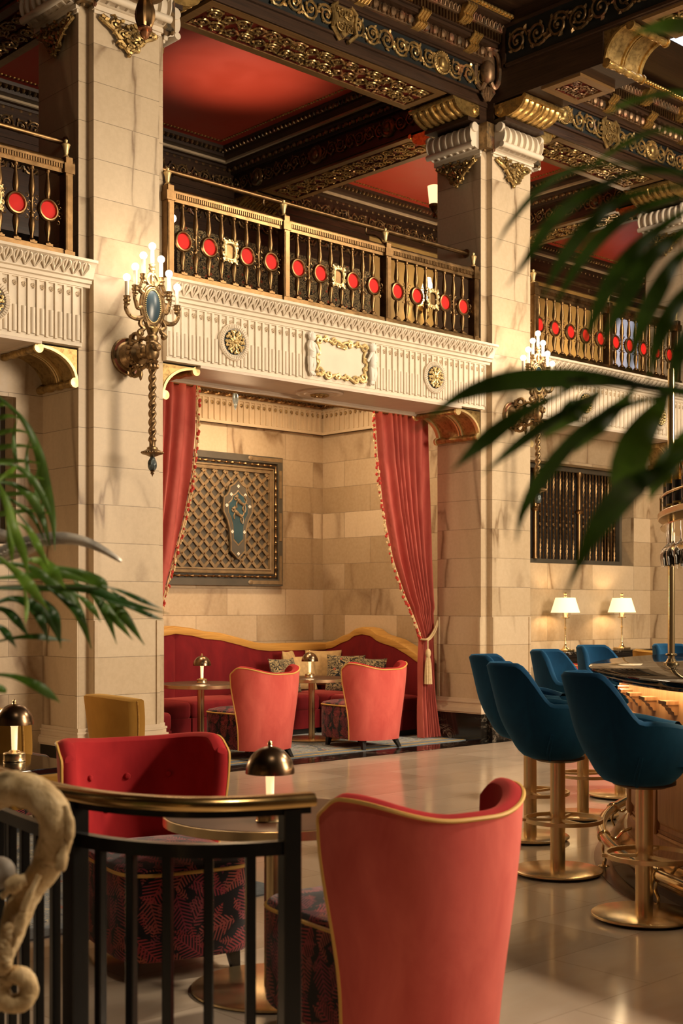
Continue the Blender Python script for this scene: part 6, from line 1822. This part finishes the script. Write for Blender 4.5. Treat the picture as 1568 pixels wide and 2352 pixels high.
gn = ('at the left tip of the rack', 'second from the left tip of the rack', 'third from the left tip, front row of the rack', 'behind the brass pole under the rack', 'at the right edge under the rack', 'in the inner row near the left tip', 'in the inner row left of the pole', 'in the inner row at the right edge')
for a, r in ((166.5, 3.0), (170.5, 3.0), (174.5, 3.0), (161.5, 2.93), (178.5, 3.0), (168.5, 2.90), (172.5, 2.90), (176.5, 2.90)):
    p = brw(a, r, 1.835)
    lb = 'clear stem glass hanging upside down ' + gn[gi]; gi += 1
    if glass is None:
        glass = thing('wine_glass', lb, 'glass', p, group='stem glasses under the rack')
        MB().lathe([(0, .010), (.034, .008), (.035, .006), (.004, .0), (.0036, -.085), (.008, -.095), (.026, -.115), (.036, -.145), (.037, -.17), (.031, -.215), (.0298, -.215), (.0355, -.17), (.0345, -.146), (.025, -.117), (0, -.10)], 24, cap=False).build('glass', M['glass'], glass)
    else: dup(glass, p, 0, lb)

# ================================================================ console and parchment lamps
t = thing('console_table', 'black marble topped console under the grilled opening, carrying two lamps', 'console', (12.75, 9.17, 0))
MB().bbox(-.95, .86, -.19, .19, .845, .885, .008).build('top', M['blackmarble'], t)
MB().run([(0, .76), (.02, .77), (.03, .81), (.05, .82), (.05, .845), (0, .845)], -.93, .84, 'x', -.13).build('apron', M['darkleg'], t)
MB().box(-.9, .8, -.13, .17, .10, .76).build('cabinet', M['darkwood'], t)
MB().box(-.92, .82, -.15, .18, 0, .11).build('plinth', M['darkleg'], t)
def parchment_lamp(loc, label):
    t = thing('parchment_lamp', label, 'lamp', loc, group='parchment shade lamps on the console')
    MB().bbox(-.075, .075, -.075, .075, 0, .022, .004).build('base', M['brass'], t)
    MB().lathe([(.045, .022), (.03, .04), (.014, .07), (.009, .10), (.0085, .25), (.014, .255), (.014, .27), (.0085, .275), (.0085, .37), (.05, .378), (.05, .386), (.015, .39)], 20).build('stem', M['brass'], t)
    MB().lathe([(.016, .388), (.016, .45), (0, .45)], 14).build('candle_sleeve', M['candle'], t)
    MB().lathe([(.165, .44), (.112, .61)], 40, cap=False).build('lamp_shade', M['shade'], t)
    mb = MB(); mb.tube([(0, 0, .45), (0, 0, .62)], .004, 6); mb.lathe([(.006, .61), (.016, .625), (.012, .64), (.02, .655), (.012, .668), (0, .672)], 12); mb.build('finial', M['brass'], t)
    for sx in (-1, 1): MB().tube([(sx * .04, 0, .385), (sx * .045, 0, .46)], .005, 6).build('pull_arm', M['brass'], t)
    return t
PL = [Vector((12.02, 9.15, .885)), Vector((13.12, 9.15, .885))]
parchment_lamp(PL[0], 'brass lamp with lit parchment shade at the left of the console'); parchment_lamp(PL[1], 'brass lamp with lit parchment shade at the right of the console')
tag(MB().box(12.35, 12.62, 9.05, 9.25, .885, .892).build('paper', M['white']), 'white sheet of paper lying between the two parchment lamps', 'paper')
# ================================================================ black railing in the foreground
RZ = .905
RO = (-.386, 3.272)
PATH = catmull([(-.075, 3.355, 0), (-.23, 3.288, 0), (-.386, 3.272, 0), (-.56, 3.335, 0), (-.71, 3.455, 0), (-.83, 3.60, 0), (-.96, 3.79, 0), (-1.14, 4.06, 0), (-1.34, 4.36, 0)], 16)
LEN = [0.0]
for a_, b_ in zip(PATH, PATH[1:]): LEN.append(LEN[-1] + (b_ - a_).length)
rail = thing('curved_railing', 'curved black steel railing with a brass top rail in the foreground', 'railing', rd(*RO), -TH)
def at(s):
    """point and outward normal at arc length s along the railing, in its own frame"""
    s = max(0, min(LEN[-1] - 1e-6, s)); i = max(k for k in range(len(LEN)) if LEN[k] <= s); i = min(i, len(PATH) - 2)
    p = PATH[i].lerp(PATH[i + 1], (s - LEN[i]) / (LEN[i + 1] - LEN[i])); j0, j1 = max(0, i - 2), min(len(PATH) - 1, i + 3)
    t_ = (PATH[j1] - PATH[j0]).normalized(); return p - Vector((RO[0], RO[1], 0)), Vector((-t_.y, t_.x, 0)), t_
def s_at(px):
    return min((abs(p.x / p.y - (px - 784) / FP), l) for p, l in zip(PATH, LEN))[1]
def along(s0, s1, prof, name, mat, smooth=25, n=60):
    P = []
    for i in range(n + 1):
        p, nn, _ = at(lerp(s0, s1, i / n)); P.append([p + nn * dr + Vector((0, 0, z)) for dr, z in prof])
    mb = MB(); mb.grid(P, cv=True); mb.add(P[0], [list(range(len(prof)))]); mb.add(P[-1], [list(range(len(prof)))]); return mb.build(name, mat, rail, smooth=smooth)
SE = LEN[-1]
along(0, SE, [(dr, RZ + dz) for dr, dz in ((-.024, -.016), (.024, -.016), (.030, -.008), (.030, .004), (.018, .016), (-.018, .016), (-.030, .004), (-.030, -.008))], 'top_rail', M['railbrass'], 50)
sP, sQ = s_at(662), s_at(174)
sqp = lambda w, z0, z1: [(-w, z0), (w, z0), (w, z1), (-w, z1)]
along(0.01, SE, sqp(.016, RZ - .034, RZ - .014), 'cap_bar', M['ironblack'])
along(sP, SE, sqp(.014, RZ - .135, RZ - .10), 'middle_rail', M['ironblack'])
along(sP, SE, sqp(.014, .06, .09), 'bottom_rail', M['ironblack'])
def upright(s, w, name, z1):
    p, nn, tt = at(s)
    return MB().bbox(-w, w, -w, w, 0.0, z1, .003, Matrix.Translation(p) @ Matrix.Rotation(math.atan2(tt.y, tt.x), 4, 'Z')).build(name, M['ironblack'], rail, smooth=20)
upright(sP, .024, 'post', RZ - .02); upright(sQ, .026, 'post', RZ - .02)
step = (sQ - sP) / 6
for k in range(1, 6): upright(sP + step * k, .0125, 'baluster', RZ - .11)
k = 1
while sQ + step * k < SE - .01:
    upright(sQ + step * k, .026 if k == 6 else .0125, 'post' if k == 6 else 'baluster', RZ - .11); k += 1

# ================================================================ carved scroll
DS = 2.72; px2 = DS / FP
scr = thing('carved_scroll', 'weathered pale limewood scroll carving at the left edge in the foreground', 'carving', rd((40 - 784) / 3000 * DS, DS, 0))
inv = Matrix.Translation(-Vector(scr.location))
def S(px, py, dd=0.0): return inv @ atD(px, py, DS + dd)
rng = random.Random(4)
def rough(path, rads, n=18, amp=.06, seed=1):
    """gnarled tube"""
    mb = MB(); P = catmull(path, 7); rs = [interp([(i * 7, r) for i, r in enumerate(rads)], k) for k in range(len(P))]
    mb.tube(P, rs, n)
    rg = random.Random(seed); ph = [rg.uniform(0, 6) for _ in range(6)]
    for i, v in enumerate(mb.v):
        ring, k = divmod(i, n)
        if ring >= len(P): break
        c = P[ring]; a = 2 * PI * k / n
        f = 1 + amp * (sin(3 * a + ph[0] + ring * .35) * .6 + sin(5 * a + ph[1] - ring * .7) * .4 + rg.uniform(-.5, .5))
        mb.v[i] = c + (v - c) * f
    return mb
body = [(-70, 1905), (-45, 1850), (0, 1818), (50, 1812), (96, 1832), (126, 1880), (128, 1930), (108, 1985), (72, 2040), (42, 2095), (24, 2150), (12, 2200), (8, 2240)]
rads = [34, 38, 40, 40, 40, 38, 38, 36, 32, 33, 28, 20, 16]
o = rough([S(x, y, .02 * sin(i)) for i, (x, y) in enumerate(body)], [r * px2 for r in rads], 20, .07, 2).build('scroll_body', M['bone'], scr, smooth=70)
vol = [(34 + 33 * cos(R(a)), 2272 + 34 * sin(R(a))) for a in range(-120, 245, 24)]
rough([S(x, y, -.01) for x, y in vol], [20 * px2] * 2 + [22 * px2] * (len(vol) - 2), 16, .06, 3).build('lower_volute', M['bone'], scr, smooth=70)
mb = MB()
for (x0, y0, x1, y1, x2, y2, r) in ((150, 1930, 140, 1985, 132, 2000, 14), (60, 2020, 35, 2030, 5, 2060, 20), (66, 2060, 48, 2120, 32, 2172, 12), (90, 2010, 60, 2075, 40, 2140, 10), (150, 1850, 160, 1900, 152, 1960, 12)):
    mb.tube(catmull([S(x0, y0, -.03), S(x1, y1, -.035), S(x2, y2, -.03)], 6), [r * px2 * .7] * 4 + [r * px2] * 5 + [r * px2 * .4] * 4, 9)
for k in range(9): mb.sph(S(18 - k * .9 + 6 * sin(k), 2130 + k * 11, -.03), 12 * px2, 8, 6)
mb.build('carved_ridge', M['bone'], scr, smooth=70)
mb = MB(); mb.sph(S(-2, 2005, .03), 38 * px2, 16, 12); mb.build('grey_boss', plain('grey_stone_boss', (0.33, 0.29, 0.24), 0.6, var=.15, vs=20), scr)
zt = (S(8, 2300)).z
q = S(-40, 2330, 0.02)
MB().tube([Vector((q.x, q.y, 0)), Vector((q.x, q.y, q.z)), S(-10, 2310, .01), S(12, 2300, 0)], 16 * px2, 10).build('support', M['bone'], scr)

# ================================================================ palms
def leaf(mb, pts, w, d0, d1=None, tilt=.5, fold=.25, inv_=None, n=7):
    """one blade: pts are view directions, d0 -> d1 its depth, w its greatest half width in metres"""
    d1 = d0 if d1 is None else d1
    L = len(pts); P3 = [atD(x, y, lerp(d0, d1, i / (L - 1)) + .02 * sin(2.1 * i)) for i, (x, y) in enumerate(pts)]
    P = catmull(P3, n); N = len(P); view = (P[N // 2] - Vector((0, 0, EYE))).normalized()
    rows = []
    for i, p in enumerate(P):
        t = i / (N - 1); tg = (P[min(i + 1, N - 1)] - P[max(i - 1, 0)]).normalized()
        side = tg.cross(view).normalized(); nrm = side.cross(tg).normalized()
        side = (side * cos(tilt) + nrm * sin(tilt)).normalized(); up = side.cross(tg)
        ww = w * (sst(0, .6, t) * .76 + .24) * (1 - sst(.62, 1.0, t) * .92)
        rows.append([p - side * ww + up * ww * fold, p - side * ww * .5 + up * ww * fold * .4, p, p + side * ww * .5 + up * ww * fold * .4, p + side * ww + up * ww * fold])
    if inv_ is not None: rows = [[inv_ @ q for q in r] for r in rows]
    return mb.grid(rows)
def palm(label, base, fronds, stems, pot_r=.2, pot_h=.42):
    t = thing('potted_palm', label, 'palm', base); iv = Matrix.Translation(-Vector(base))
    MB().lathe([(0, 0), (pot_r * .75, 0), (pot_r * .8, .02), (pot_r, pot_h - .03), (pot_r * 1.05, pot_h), (pot_r * .9, pot_h), (pot_r * .88, pot_h - .05), (0, pot_h - .05)], 32).build('pot', M['terracotta'], t)
    for (leaves, mat, rachis) in fronds:
        mb = MB()
        for (pts, w, d0, d1, tl) in leaves: leaf(mb, pts, w, d0, d1, tl, inv_=iv)
        f = mb.build('frond', M[mat], t, smooth=80)
        if rachis:
            pts, d0, d1, r = rachis
            P = catmull([iv @ atD(x, y, lerp(d0, d1, i / (len(pts) - 1))) for i, (x, y) in enumerate(pts)], 6)
            MB().tube(P, [lerp(r, r * .35, k / len(P)) for k in range(len(P))], 7).build('rachis', M['stemgreen'], f)
    for pts in stems:
        P = catmull([Vector((0, 0, pot_h - .06))] + [iv @ atD(x, y, d) for x, y, d in pts], 8)
        MB().tube(P, [.014 - .007 * k / len(P) for k in range(len(P))], 8).build('stem', M['stemgreen'], t)
    return t
D1 = 1.30
lowdark = [([(1600, 908), (1480, 888), (1385, 874), (1290, 871), (1159, 880), (1050, 914), (949, 991)], .0125, 1.26, 1.34, .35),
    ([(1312, 893), (1203, 948), (1115, 1013), (1034, 1083)], .010, 1.29, 1.36, .4), ([(1378, 905), (1312, 939), (1203, 1013), (1102, 1094)], .008, 1.30, 1.38, .6),
    ([(1568, 900), (1444, 930), (1356, 978), (1268, 1070), (1203, 1171), (1185, 1245)], .0095, 1.28, 1.38, .4), ([(1620, 1020), (1530, 1075), (1466, 1112), (1422, 1150), (1356, 1241), (1299, 1362)], .015, 1.25, 1.36, .3)]
lowgreen = [([(1378, 899), (1340, 930), (1312, 952), (1242, 1010)], .014, 1.31, 1.38, .25), ([(1530, 905), (1509, 943), (1466, 1013), (1430, 1110), (1400, 1160)], .019, 1.30, 1.36, .2),
    ([(1600, 960), (1568, 1013), (1520, 1090), (1490, 1152)], .013, 1.33, 1.38, .3), ([(1460, 890), (1420, 935), (1370, 985), (1320, 1040)], .011, 1.33, 1.38, .4)]
up1 = [([(1610, 405), (1466, 378), (1334, 387), (1247, 431), (1168, 518), (1133, 582)], 0.0055, 1.38, 1.46, .7), ([(1600, 400), (1466, 396), (1356, 444), (1273, 505), (1212, 593), (1161, 660)], 0.0078, 1.33, 1.42, .45),
    ([(1610, 420), (1444, 453), (1356, 518), (1290, 602), (1242, 690)], 0.0092, 1.32, 1.40, .4), ([(1610, 445), (1500, 470), (1400, 527), (1325, 615), (1264, 722)], 0.0085, 1.34, 1.42, .45)]
up2 = [([(1620, 455), (1530, 515), (1444, 593), (1378, 702), (1330, 818)], 0.0100, 1.31, 1.40, .4), ([(1630, 495), (1560, 540), (1487, 602), (1422, 715), (1374, 800)], 0.0104, 1.30, 1.38, .4),
    ([(1640, 545), (1568, 585), (1518, 658), (1474, 750), (1440, 858)], 0.0107, 1.30, 1.38, .35), ([(1660, 610), (1580, 668), (1522, 759), (1487, 880)], 0.0100, 1.31, 1.38, .4), ([(1680, 680), (1600, 740), (1560, 820), (1550, 900)], 0.0096, 1.31, 1.38, .4)]
up3 = [([(1700, 30), (1600, 60), (1530, 62), (1450, 78)], .010, 1.35, 1.4, .5), ([(1650, 330), (1530, 300), (1440, 330), (1330, 400)], .006, 1.45, 1.5, .8), ([(1680, 250), (1560, 215), (1450, 235), (1390, 265)], .006, 1.45, 1.5, .8)]
palm('potted palm whose large blurred dark fronds hang across the right side', rd(.56, 1.36, 0), [(lowdark, 'leafdark', ([(1690, 930), (1600, 905), (1480, 888), (1385, 876), (1300, 872)], 1.30, 1.28, .007)), (lowgreen, 'leafmid', None),
     (up1, 'leafdark', ([(1720, 560), (1640, 450), (1560, 395), (1466, 380)], 1.34, 1.38, .006)), (up2, 'leafdark', ([(1760, 760), (1700, 640), (1640, 520), (1600, 430)], 1.33, 1.33, .006)), (up3, 'leafmid', None)],
     [((1800, 1600, 1.32), (1720, 1100, 1.30), (1690, 930, 1.30)), ((1830, 1500, 1.36), (1790, 1000, 1.34), (1760, 760, 1.33)), ((1820, 1500, 1.36), (1760, 900, 1.34), (1720, 560, 1.34))])
Ld = 2.75
rng = random.Random(12)
def lf(pts, w, d=Ld, d2=None, tl=.45): return (pts, w, d, d2 or d + .12, tl)
f1 = [lf([(-25, 895), (50, 960), (88, 1035), (106, 1115), (122, 1195), (126, 1265)], .013, 2.85, 2.95, .35)]
for k, (x, y) in enumerate(((20, 935), (45, 962), (66, 995), (82, 1030), (93, 1065), (102, 1100), (110, 1140), (118, 1180))):
    f1.append(lf([(x, y), (x * .55 - 6, y + 2 - 8), (-30, y + 6 + 5 * sin(k)), (-80, y + 40)], .0075, 2.86, 2.95, .6))
for k, (x, y) in enumerate(((40, 960), (70, 1005), (92, 1060), (106, 1120))): f1.append(lf([(x, y), (x - 8, y + 40), (x - 4, y + 85), (x + 4, y + 120)], .006, 2.86, 2.9, .7))
f2 = [lf([(-20, 1105), (30, 1112), (70, 1140), (100, 1195), (116, 1262)], .0105, 2.8, 2.9, .4), lf([(-20, 1065), (30, 1068), (75, 1100), (112, 1170), (128, 1240)], .0085, 2.8, 2.9, .5), lf([(28, 1165), (70, 1215), (98, 1275), (112, 1350)], .006, 2.8, 2.9, .6), lf([(-20, 1120), (30, 1150), (75, 1185), (110, 1260)], .006, 2.82, 2.9, .5)]
f3 = [lf([(-20, 1085), (14, 1145), (34, 1215), (55, 1275), (66, 1335)], .010, 2.6, 2.55, .2), lf([(0, 1130), (20, 1190), (26, 1250), (28, 1300)], .008, 2.6, 2.6, .3), lf([(40, 1200), (68, 1220), (88, 1255), (112, 1308)], .008, 2.6, 2.6, .2), lf([(-15, 1270), (40, 1315), (72, 1350), (112, 1402)], .012, 2.5, 2.55, .2),
      lf([(60, 1285), (95, 1290), (125, 1315), (150, 1352)], .013, 2.6, 2.65, .15), lf([(-10, 1110), (20, 1085), (40, 1070)], .006, 2.6, 2.6, .4), lf([(50, 1330), (62, 1385), (58, 1435)], .005, 2.6, 2.6, .5), lf([(95, 1250), (102, 1280), (113, 1300)], .005, 2.6, 2.6, .5)]
f4 = [lf([(-30, 1330), (60, 1322), (150, 1318), (240, 1352)], .011, 2.72, 2.8, .35), lf([(-30, 1290), (60, 1300), (110, 1330), (160, 1385), (192, 1445)], .012, 2.68, 2.75, .35), lf([(90, 1310), (150, 1350), (185, 1415), (210, 1490)], .0115, 2.7, 2.76, .35), lf([(120, 1300), (185, 1315), (235, 1340), (245, 1360)], .012, 2.7, 2.75, .3),
      lf([(170, 1335), (215, 1365), (245, 1410), (268, 1480)], .010, 2.7, 2.78, .35), lf([(205, 1345), (250, 1375), (290, 1420), (332, 1482)], .0115, 2.68, 2.76, .3), lf([(195, 1350), (235, 1385), (270, 1425), (304, 1470)], .010, 2.7, 2.78, .35), lf([(150, 1350), (190, 1375), (215, 1400), (232, 1430)], .008, 2.74, 2.8, .4)]
f5 = [lf([(-30, 1352), (90, 1352), (200, 1352), (290, 1384), (388, 1410)], .010, 2.66, 2.74, .3), lf([(235, 1345), (280, 1358), (330, 1380), (375, 1400)], .006, 2.66, 2.72, .5), lf([(255, 1355), (275, 1370), (295, 1380)], .005, 2.66, 2.7, .5), lf([(230, 1375), (300, 1395), (345, 1412), (376, 1425)], .006, 2.68, 2.74, .5),
      lf([(-40, 1400), (20, 1375), (70, 1385), (110, 1420), (136, 1475)], .011, 2.66, 2.72, .35), lf([(-40, 1395), (10, 1400), (40, 1425), (70, 1468)], .010, 2.66, 2.72, .35), lf([(20, 1372), (70, 1395), (98, 1430), (112, 1478)], .0095, 2.66, 2.72, .4), lf([(110, 1350), (150, 1380), (185, 1410), (200, 1440)], .009, 2.66, 2.72, .4),
      lf([(70, 1370), (105, 1385), (130, 1420), (140, 1490)], .010, 2.66, 2.72, .4), lf([(-30, 1480), (30, 1465), (80, 1461), (120, 1466), (165, 1472)], .007, 2.66, 2.75, .5), lf([(-40, 1435), (0, 1440), (20, 1460), (38, 1488)], .009, 2.66, 2.7, .4)]
f6 = [lf([(-30, 1548), (30, 1553), (80, 1572), (118, 1597), (138, 1614)], .010, 2.55, 2.6, .2), lf([(-30, 1568), (0, 1580), (14, 1592)], .008, 2.55, 2.6, .3)]
palm('potted palm with arching green fronds at the left edge', rd(-1.05, 2.95, 0), [(f1, 'leafmid', ([(-140, 1000), (-60, 910), (-20, 897)], 2.85, 2.85, .006)), (f2, 'leafmid', None), (f3, 'leaflight', None), (f4, 'leafmid', ([(-160, 1420), (-90, 1370), (0, 1350), (120, 1348), (230, 1352)], 2.72, 2.68, .006)), (f5, 'leafdark', None), (f6, 'leafmid', None)],
     [((-300, 1700, 2.9), (-220, 1300, 2.85), (-140, 1000, 2.85)), ((-280, 1800, 2.85), (-220, 1540, 2.78), (-160, 1420, 2.72)), ((-300, 1800, 2.8), (-200, 1600, 2.65), (-30, 1548, 2.55)), ((-300, 1700, 2.8), (-160, 1290, 2.65), (-20, 1085, 2.6))], .17)

# silver bird whose tail feather enters from the left
t = thing('pheasant_figurine', 'chased silver bird figurine whose long tail feather curves in from the left edge', 'figurine', rd(-1.02, 3.35, 0)); iv = Matrix.Translation(-Vector(t.location))
def feather(pts, d, wmax, name, n=40):
    P = catmull([iv @ atD(x, y, d) for x, y in pts], 10); N = len(P); rows = []
    for i, p in enumerate(P):
        u = i / (N - 1); tg = (P[min(i + 1, N - 1)] - P[max(i - 1, 0)]).normalized()
        side = tg.cross(Vector((ST, CT, 0))).normalized()
        w = wmax * (sst(0, .25, u) * .5 + .5) * (1 - u) ** .55 + .001
        rows.append([p + side * w * q + Vector((ST, CT, 0)) * (-.010 * (1 - q * q)) for q in (-1, -.6, -.2, 0, .2, .6, 1)])
    mb = MB(); mb.grid(rows)
    rows2 = [[q + Vector((ST, CT, 0)) * .004 for q in r] for r in rows]; mb.grid(rows2)
    for i in range(2, N - 3):
        a = rows[i][3]
        for k, e in ((0, -1), (6, 1)):
            b = rows[min(N - 1, i + 3)][k]; mb.tube([a + Vector((ST, CT, 0)) * -.003, (a + b) / 2 + Vector((ST, CT, 0)) * -.006, b], .0022, 4, cap=False)
    return mb.build(name, M['silver'], t, smooth=60)
feather([(-70, 1330), (10, 1268), (80, 1243), (140, 1236), (190, 1243), (235, 1262), (278, 1289)], 3.3, .020, 'tail_feather')
feather([(-80, 1310), (0, 1278), (40, 1270), (95, 1255)], 3.34, .022, 'tail_feather'); feather([(-90, 1262), (-20, 1232), (20, 1235), (50, 1250)], 3.32, .022, 'wing_feather')
def fq(x, y): return iv @ atD(x, y, 3.35)
MB().tube(catmull([fq(-60, 1315), fq(-120, 1300), fq(-190, 1270), fq(-240, 1220), fq(-262, 1170), fq(-285, 1160)], 6), [.03] * 6 + [.055] * 8 + [.06] * 6 + [.035] * 6 + [.024] * 4 + [.02], 14).build('body', M['silver'], t)
b = fq(-170, 1330)
MB().tube([b, Vector((b.x, b.y, .96))], .008, 8).build('leg', M['silver'], t)
MB().bbox(b.x - .13, b.x + .13, b.y - .13, b.y + .13, 0, .96, .01).build('pedestal', M['darkwood'], t)
# ================================================================ camera, light
sc = bpy.context.scene
cam = bpy.data.cameras.new('camera'); co = bpy.data.objects.new('camera', cam); COL.objects.link(co)
cam.sensor_fit = 'HORIZONTAL'; cam.sensor_width = 24.0; cam.lens = 24.0 * FP / 1568.0
cam.shift_y = (HY - 1176.0) / 1568.0
cam.clip_start = 0.05; cam.clip_end = 100
co.location = (0, 0, EYE); co.rotation_euler = (PI / 2, 0, -TH)
cam.dof.use_dof = True; cam.dof.focus_distance = 9.0; cam.dof.aperture_fstop = 4.6
sc.camera = co
def light(name, typ, loc, energy, col, size=0.1, target=None, **kw):
    l = bpy.data.lights.new(name, typ); l.energy = energy; l.color = col
    if typ == 'AREA': l.size = size
    else: l.shadow_soft_size = size
    for k, v in kw.items(): setattr(l, k, v)
    o = bpy.data.objects.new(name, l); COL.objects.link(o); o.location = loc
    if target is not None: o.rotation_euler = (Vector(target) - Vector(loc)).to_track_quat('-Z', 'Y').to_euler()
    return o
WARM = (1.0, 0.805, 0.58); AMB = (1.0, 0.68, 0.38); NEU = (1.0, 0.86, 0.70)
# unseen area lights added for a warm wash over columns, lounge and bar
light('hall_wash_light', 'AREA', (9.6, -2.6, 4.0), 690, WARM, 3.2, (8.2, 8.8, 2.6), spread=R(130))
light('hall_fill_light', 'AREA', (2.0, 1.0, 7.2), 40, WARM, 1.6, (5.0, 8.8, 2.0))
light('bar_fill_light', 'AREA', (12.0, 3.0, 7.2), 420, WARM, 1.0, (10.5, 6.0, 0.5))
# unseen spots added to brighten the near lounge chairs and both palms
light('lounge_fill_spot', 'SPOT', (8.2, 0.0, 5.6), 1800, WARM, 0.25, (3.2, 3.2, 0.5), spot_size=R(36), spot_blend=0.8)
light('palm_fill_spot', 'SPOT', (1.6, 0.6, 6.4), 520, WARM, 0.15, (1.2, 2.6, 1.6), spot_size=R(34), spot_blend=0.7)
light('palm_fill_spot', 'SPOT', (3.6, -0.9, 6.2), 260, WARM, 0.15, (1.5, 0.6, 1.8), spot_size=R(26), spot_blend=0.7)
# sconce glow
for x in (5.865, 10.642):
    light('sconce_glow', 'POINT', (x, 8.42, 4.0), 24, WARM, 0.16)
# table lamp of the lounge, beyond the left edge, plus unseen points added to brighten the rack glasses
light('lounge_lamp', 'POINT', (3.1, 7.7, 1.5), 55, AMB, 0.15)
for a_ in (162, 171, 180):
    q_ = brw(a_, 2.86, 1.80); light('rack_fill', 'POINT', q_, 0.5, WARM, 0.03)
# alcove
light('alcove_lamp', 'POINT', (8.3, 10.5, 3.2), 22, AMB, 0.2)
for x in (7.3, 9.2): light('alcove_downlight', 'AREA', (x, 10.3, 3.9), 50, (1.0, .74, .46), 0.25)
# gallery uplights
light('gallery_uplight', 'SPOT', (8.9, 11.0, 4.6), 400, WARM, 0.2, (8.75, 10.95, 7.1), spot_size=R(52), spot_blend=1.0)
light('gallery_uplight', 'SPOT', (12.4, 11.6, 4.6), 200, AMB, 0.3, (12.4, 11.6, 7.1), spot_size=R(110), spot_blend=1.0)
light('gallery_uplight', 'SPOT', (3.4, 11.0, 4.6), 100, AMB, 0.3, (3.4, 10.8, 7.1), spot_size=R(95), spot_blend=1.0)
for p in LAMPS: light('dome_lamp_glow', 'POINT', (p.x, p.y, p.z + .19), 1.6, AMB, 0.012)
for p in PL: light('parchment_lamp_glow', 'POINT', (p.x, p.y, p.z + .52), 11, AMB, 0.03)
light('gallery_glow', 'POINT', (13.72, 12.85, 5.95), 30, AMB, 0.1)
light('gallery_glow', 'POINT', (17.2, 12.3, 5.5), 45, AMB, 0.1)  # no lamp stands here: unseen point added to brighten the far ochre wall
light('wall_lamp_glow', 'POINT', (GL1.x, GL1.y, GL1.z + .1), 8, AMB, 0.05)
w = bpy.data.worlds.new('world'); sc.world = w; w.use_nodes = True
w.node_tree.nodes['Background'].inputs[0].default_value = (1.0, 0.8, 0.6, 1); w.node_tree.nodes['Background'].inputs[1].default_value = 0.02
sc.view_settings.view_transform = 'Standard'; sc.view_settings.look = 'None'; sc.view_settings.gamma = 1.0
sc.view_settings.use_curve_mapping = False; sc.view_settings.exposure = 0.0
sc.cycles.use_denoising = True; sc.cycles.use_adaptive_sampling = True; sc.cycles.adaptive_threshold = 0.04
sc.cycles.max_bounces = 7; sc.cycles.diffuse_bounces = 4; sc.cycles.glossy_bounces = 3; sc.cycles.transmission_bounces = 8; sc.cycles.transparent_max_bounces = 8
sc.cycles.caustics_reflective = False; sc.cycles.caustics_refractive = False
sc.cycles.sample_clamp_indirect = 4.0
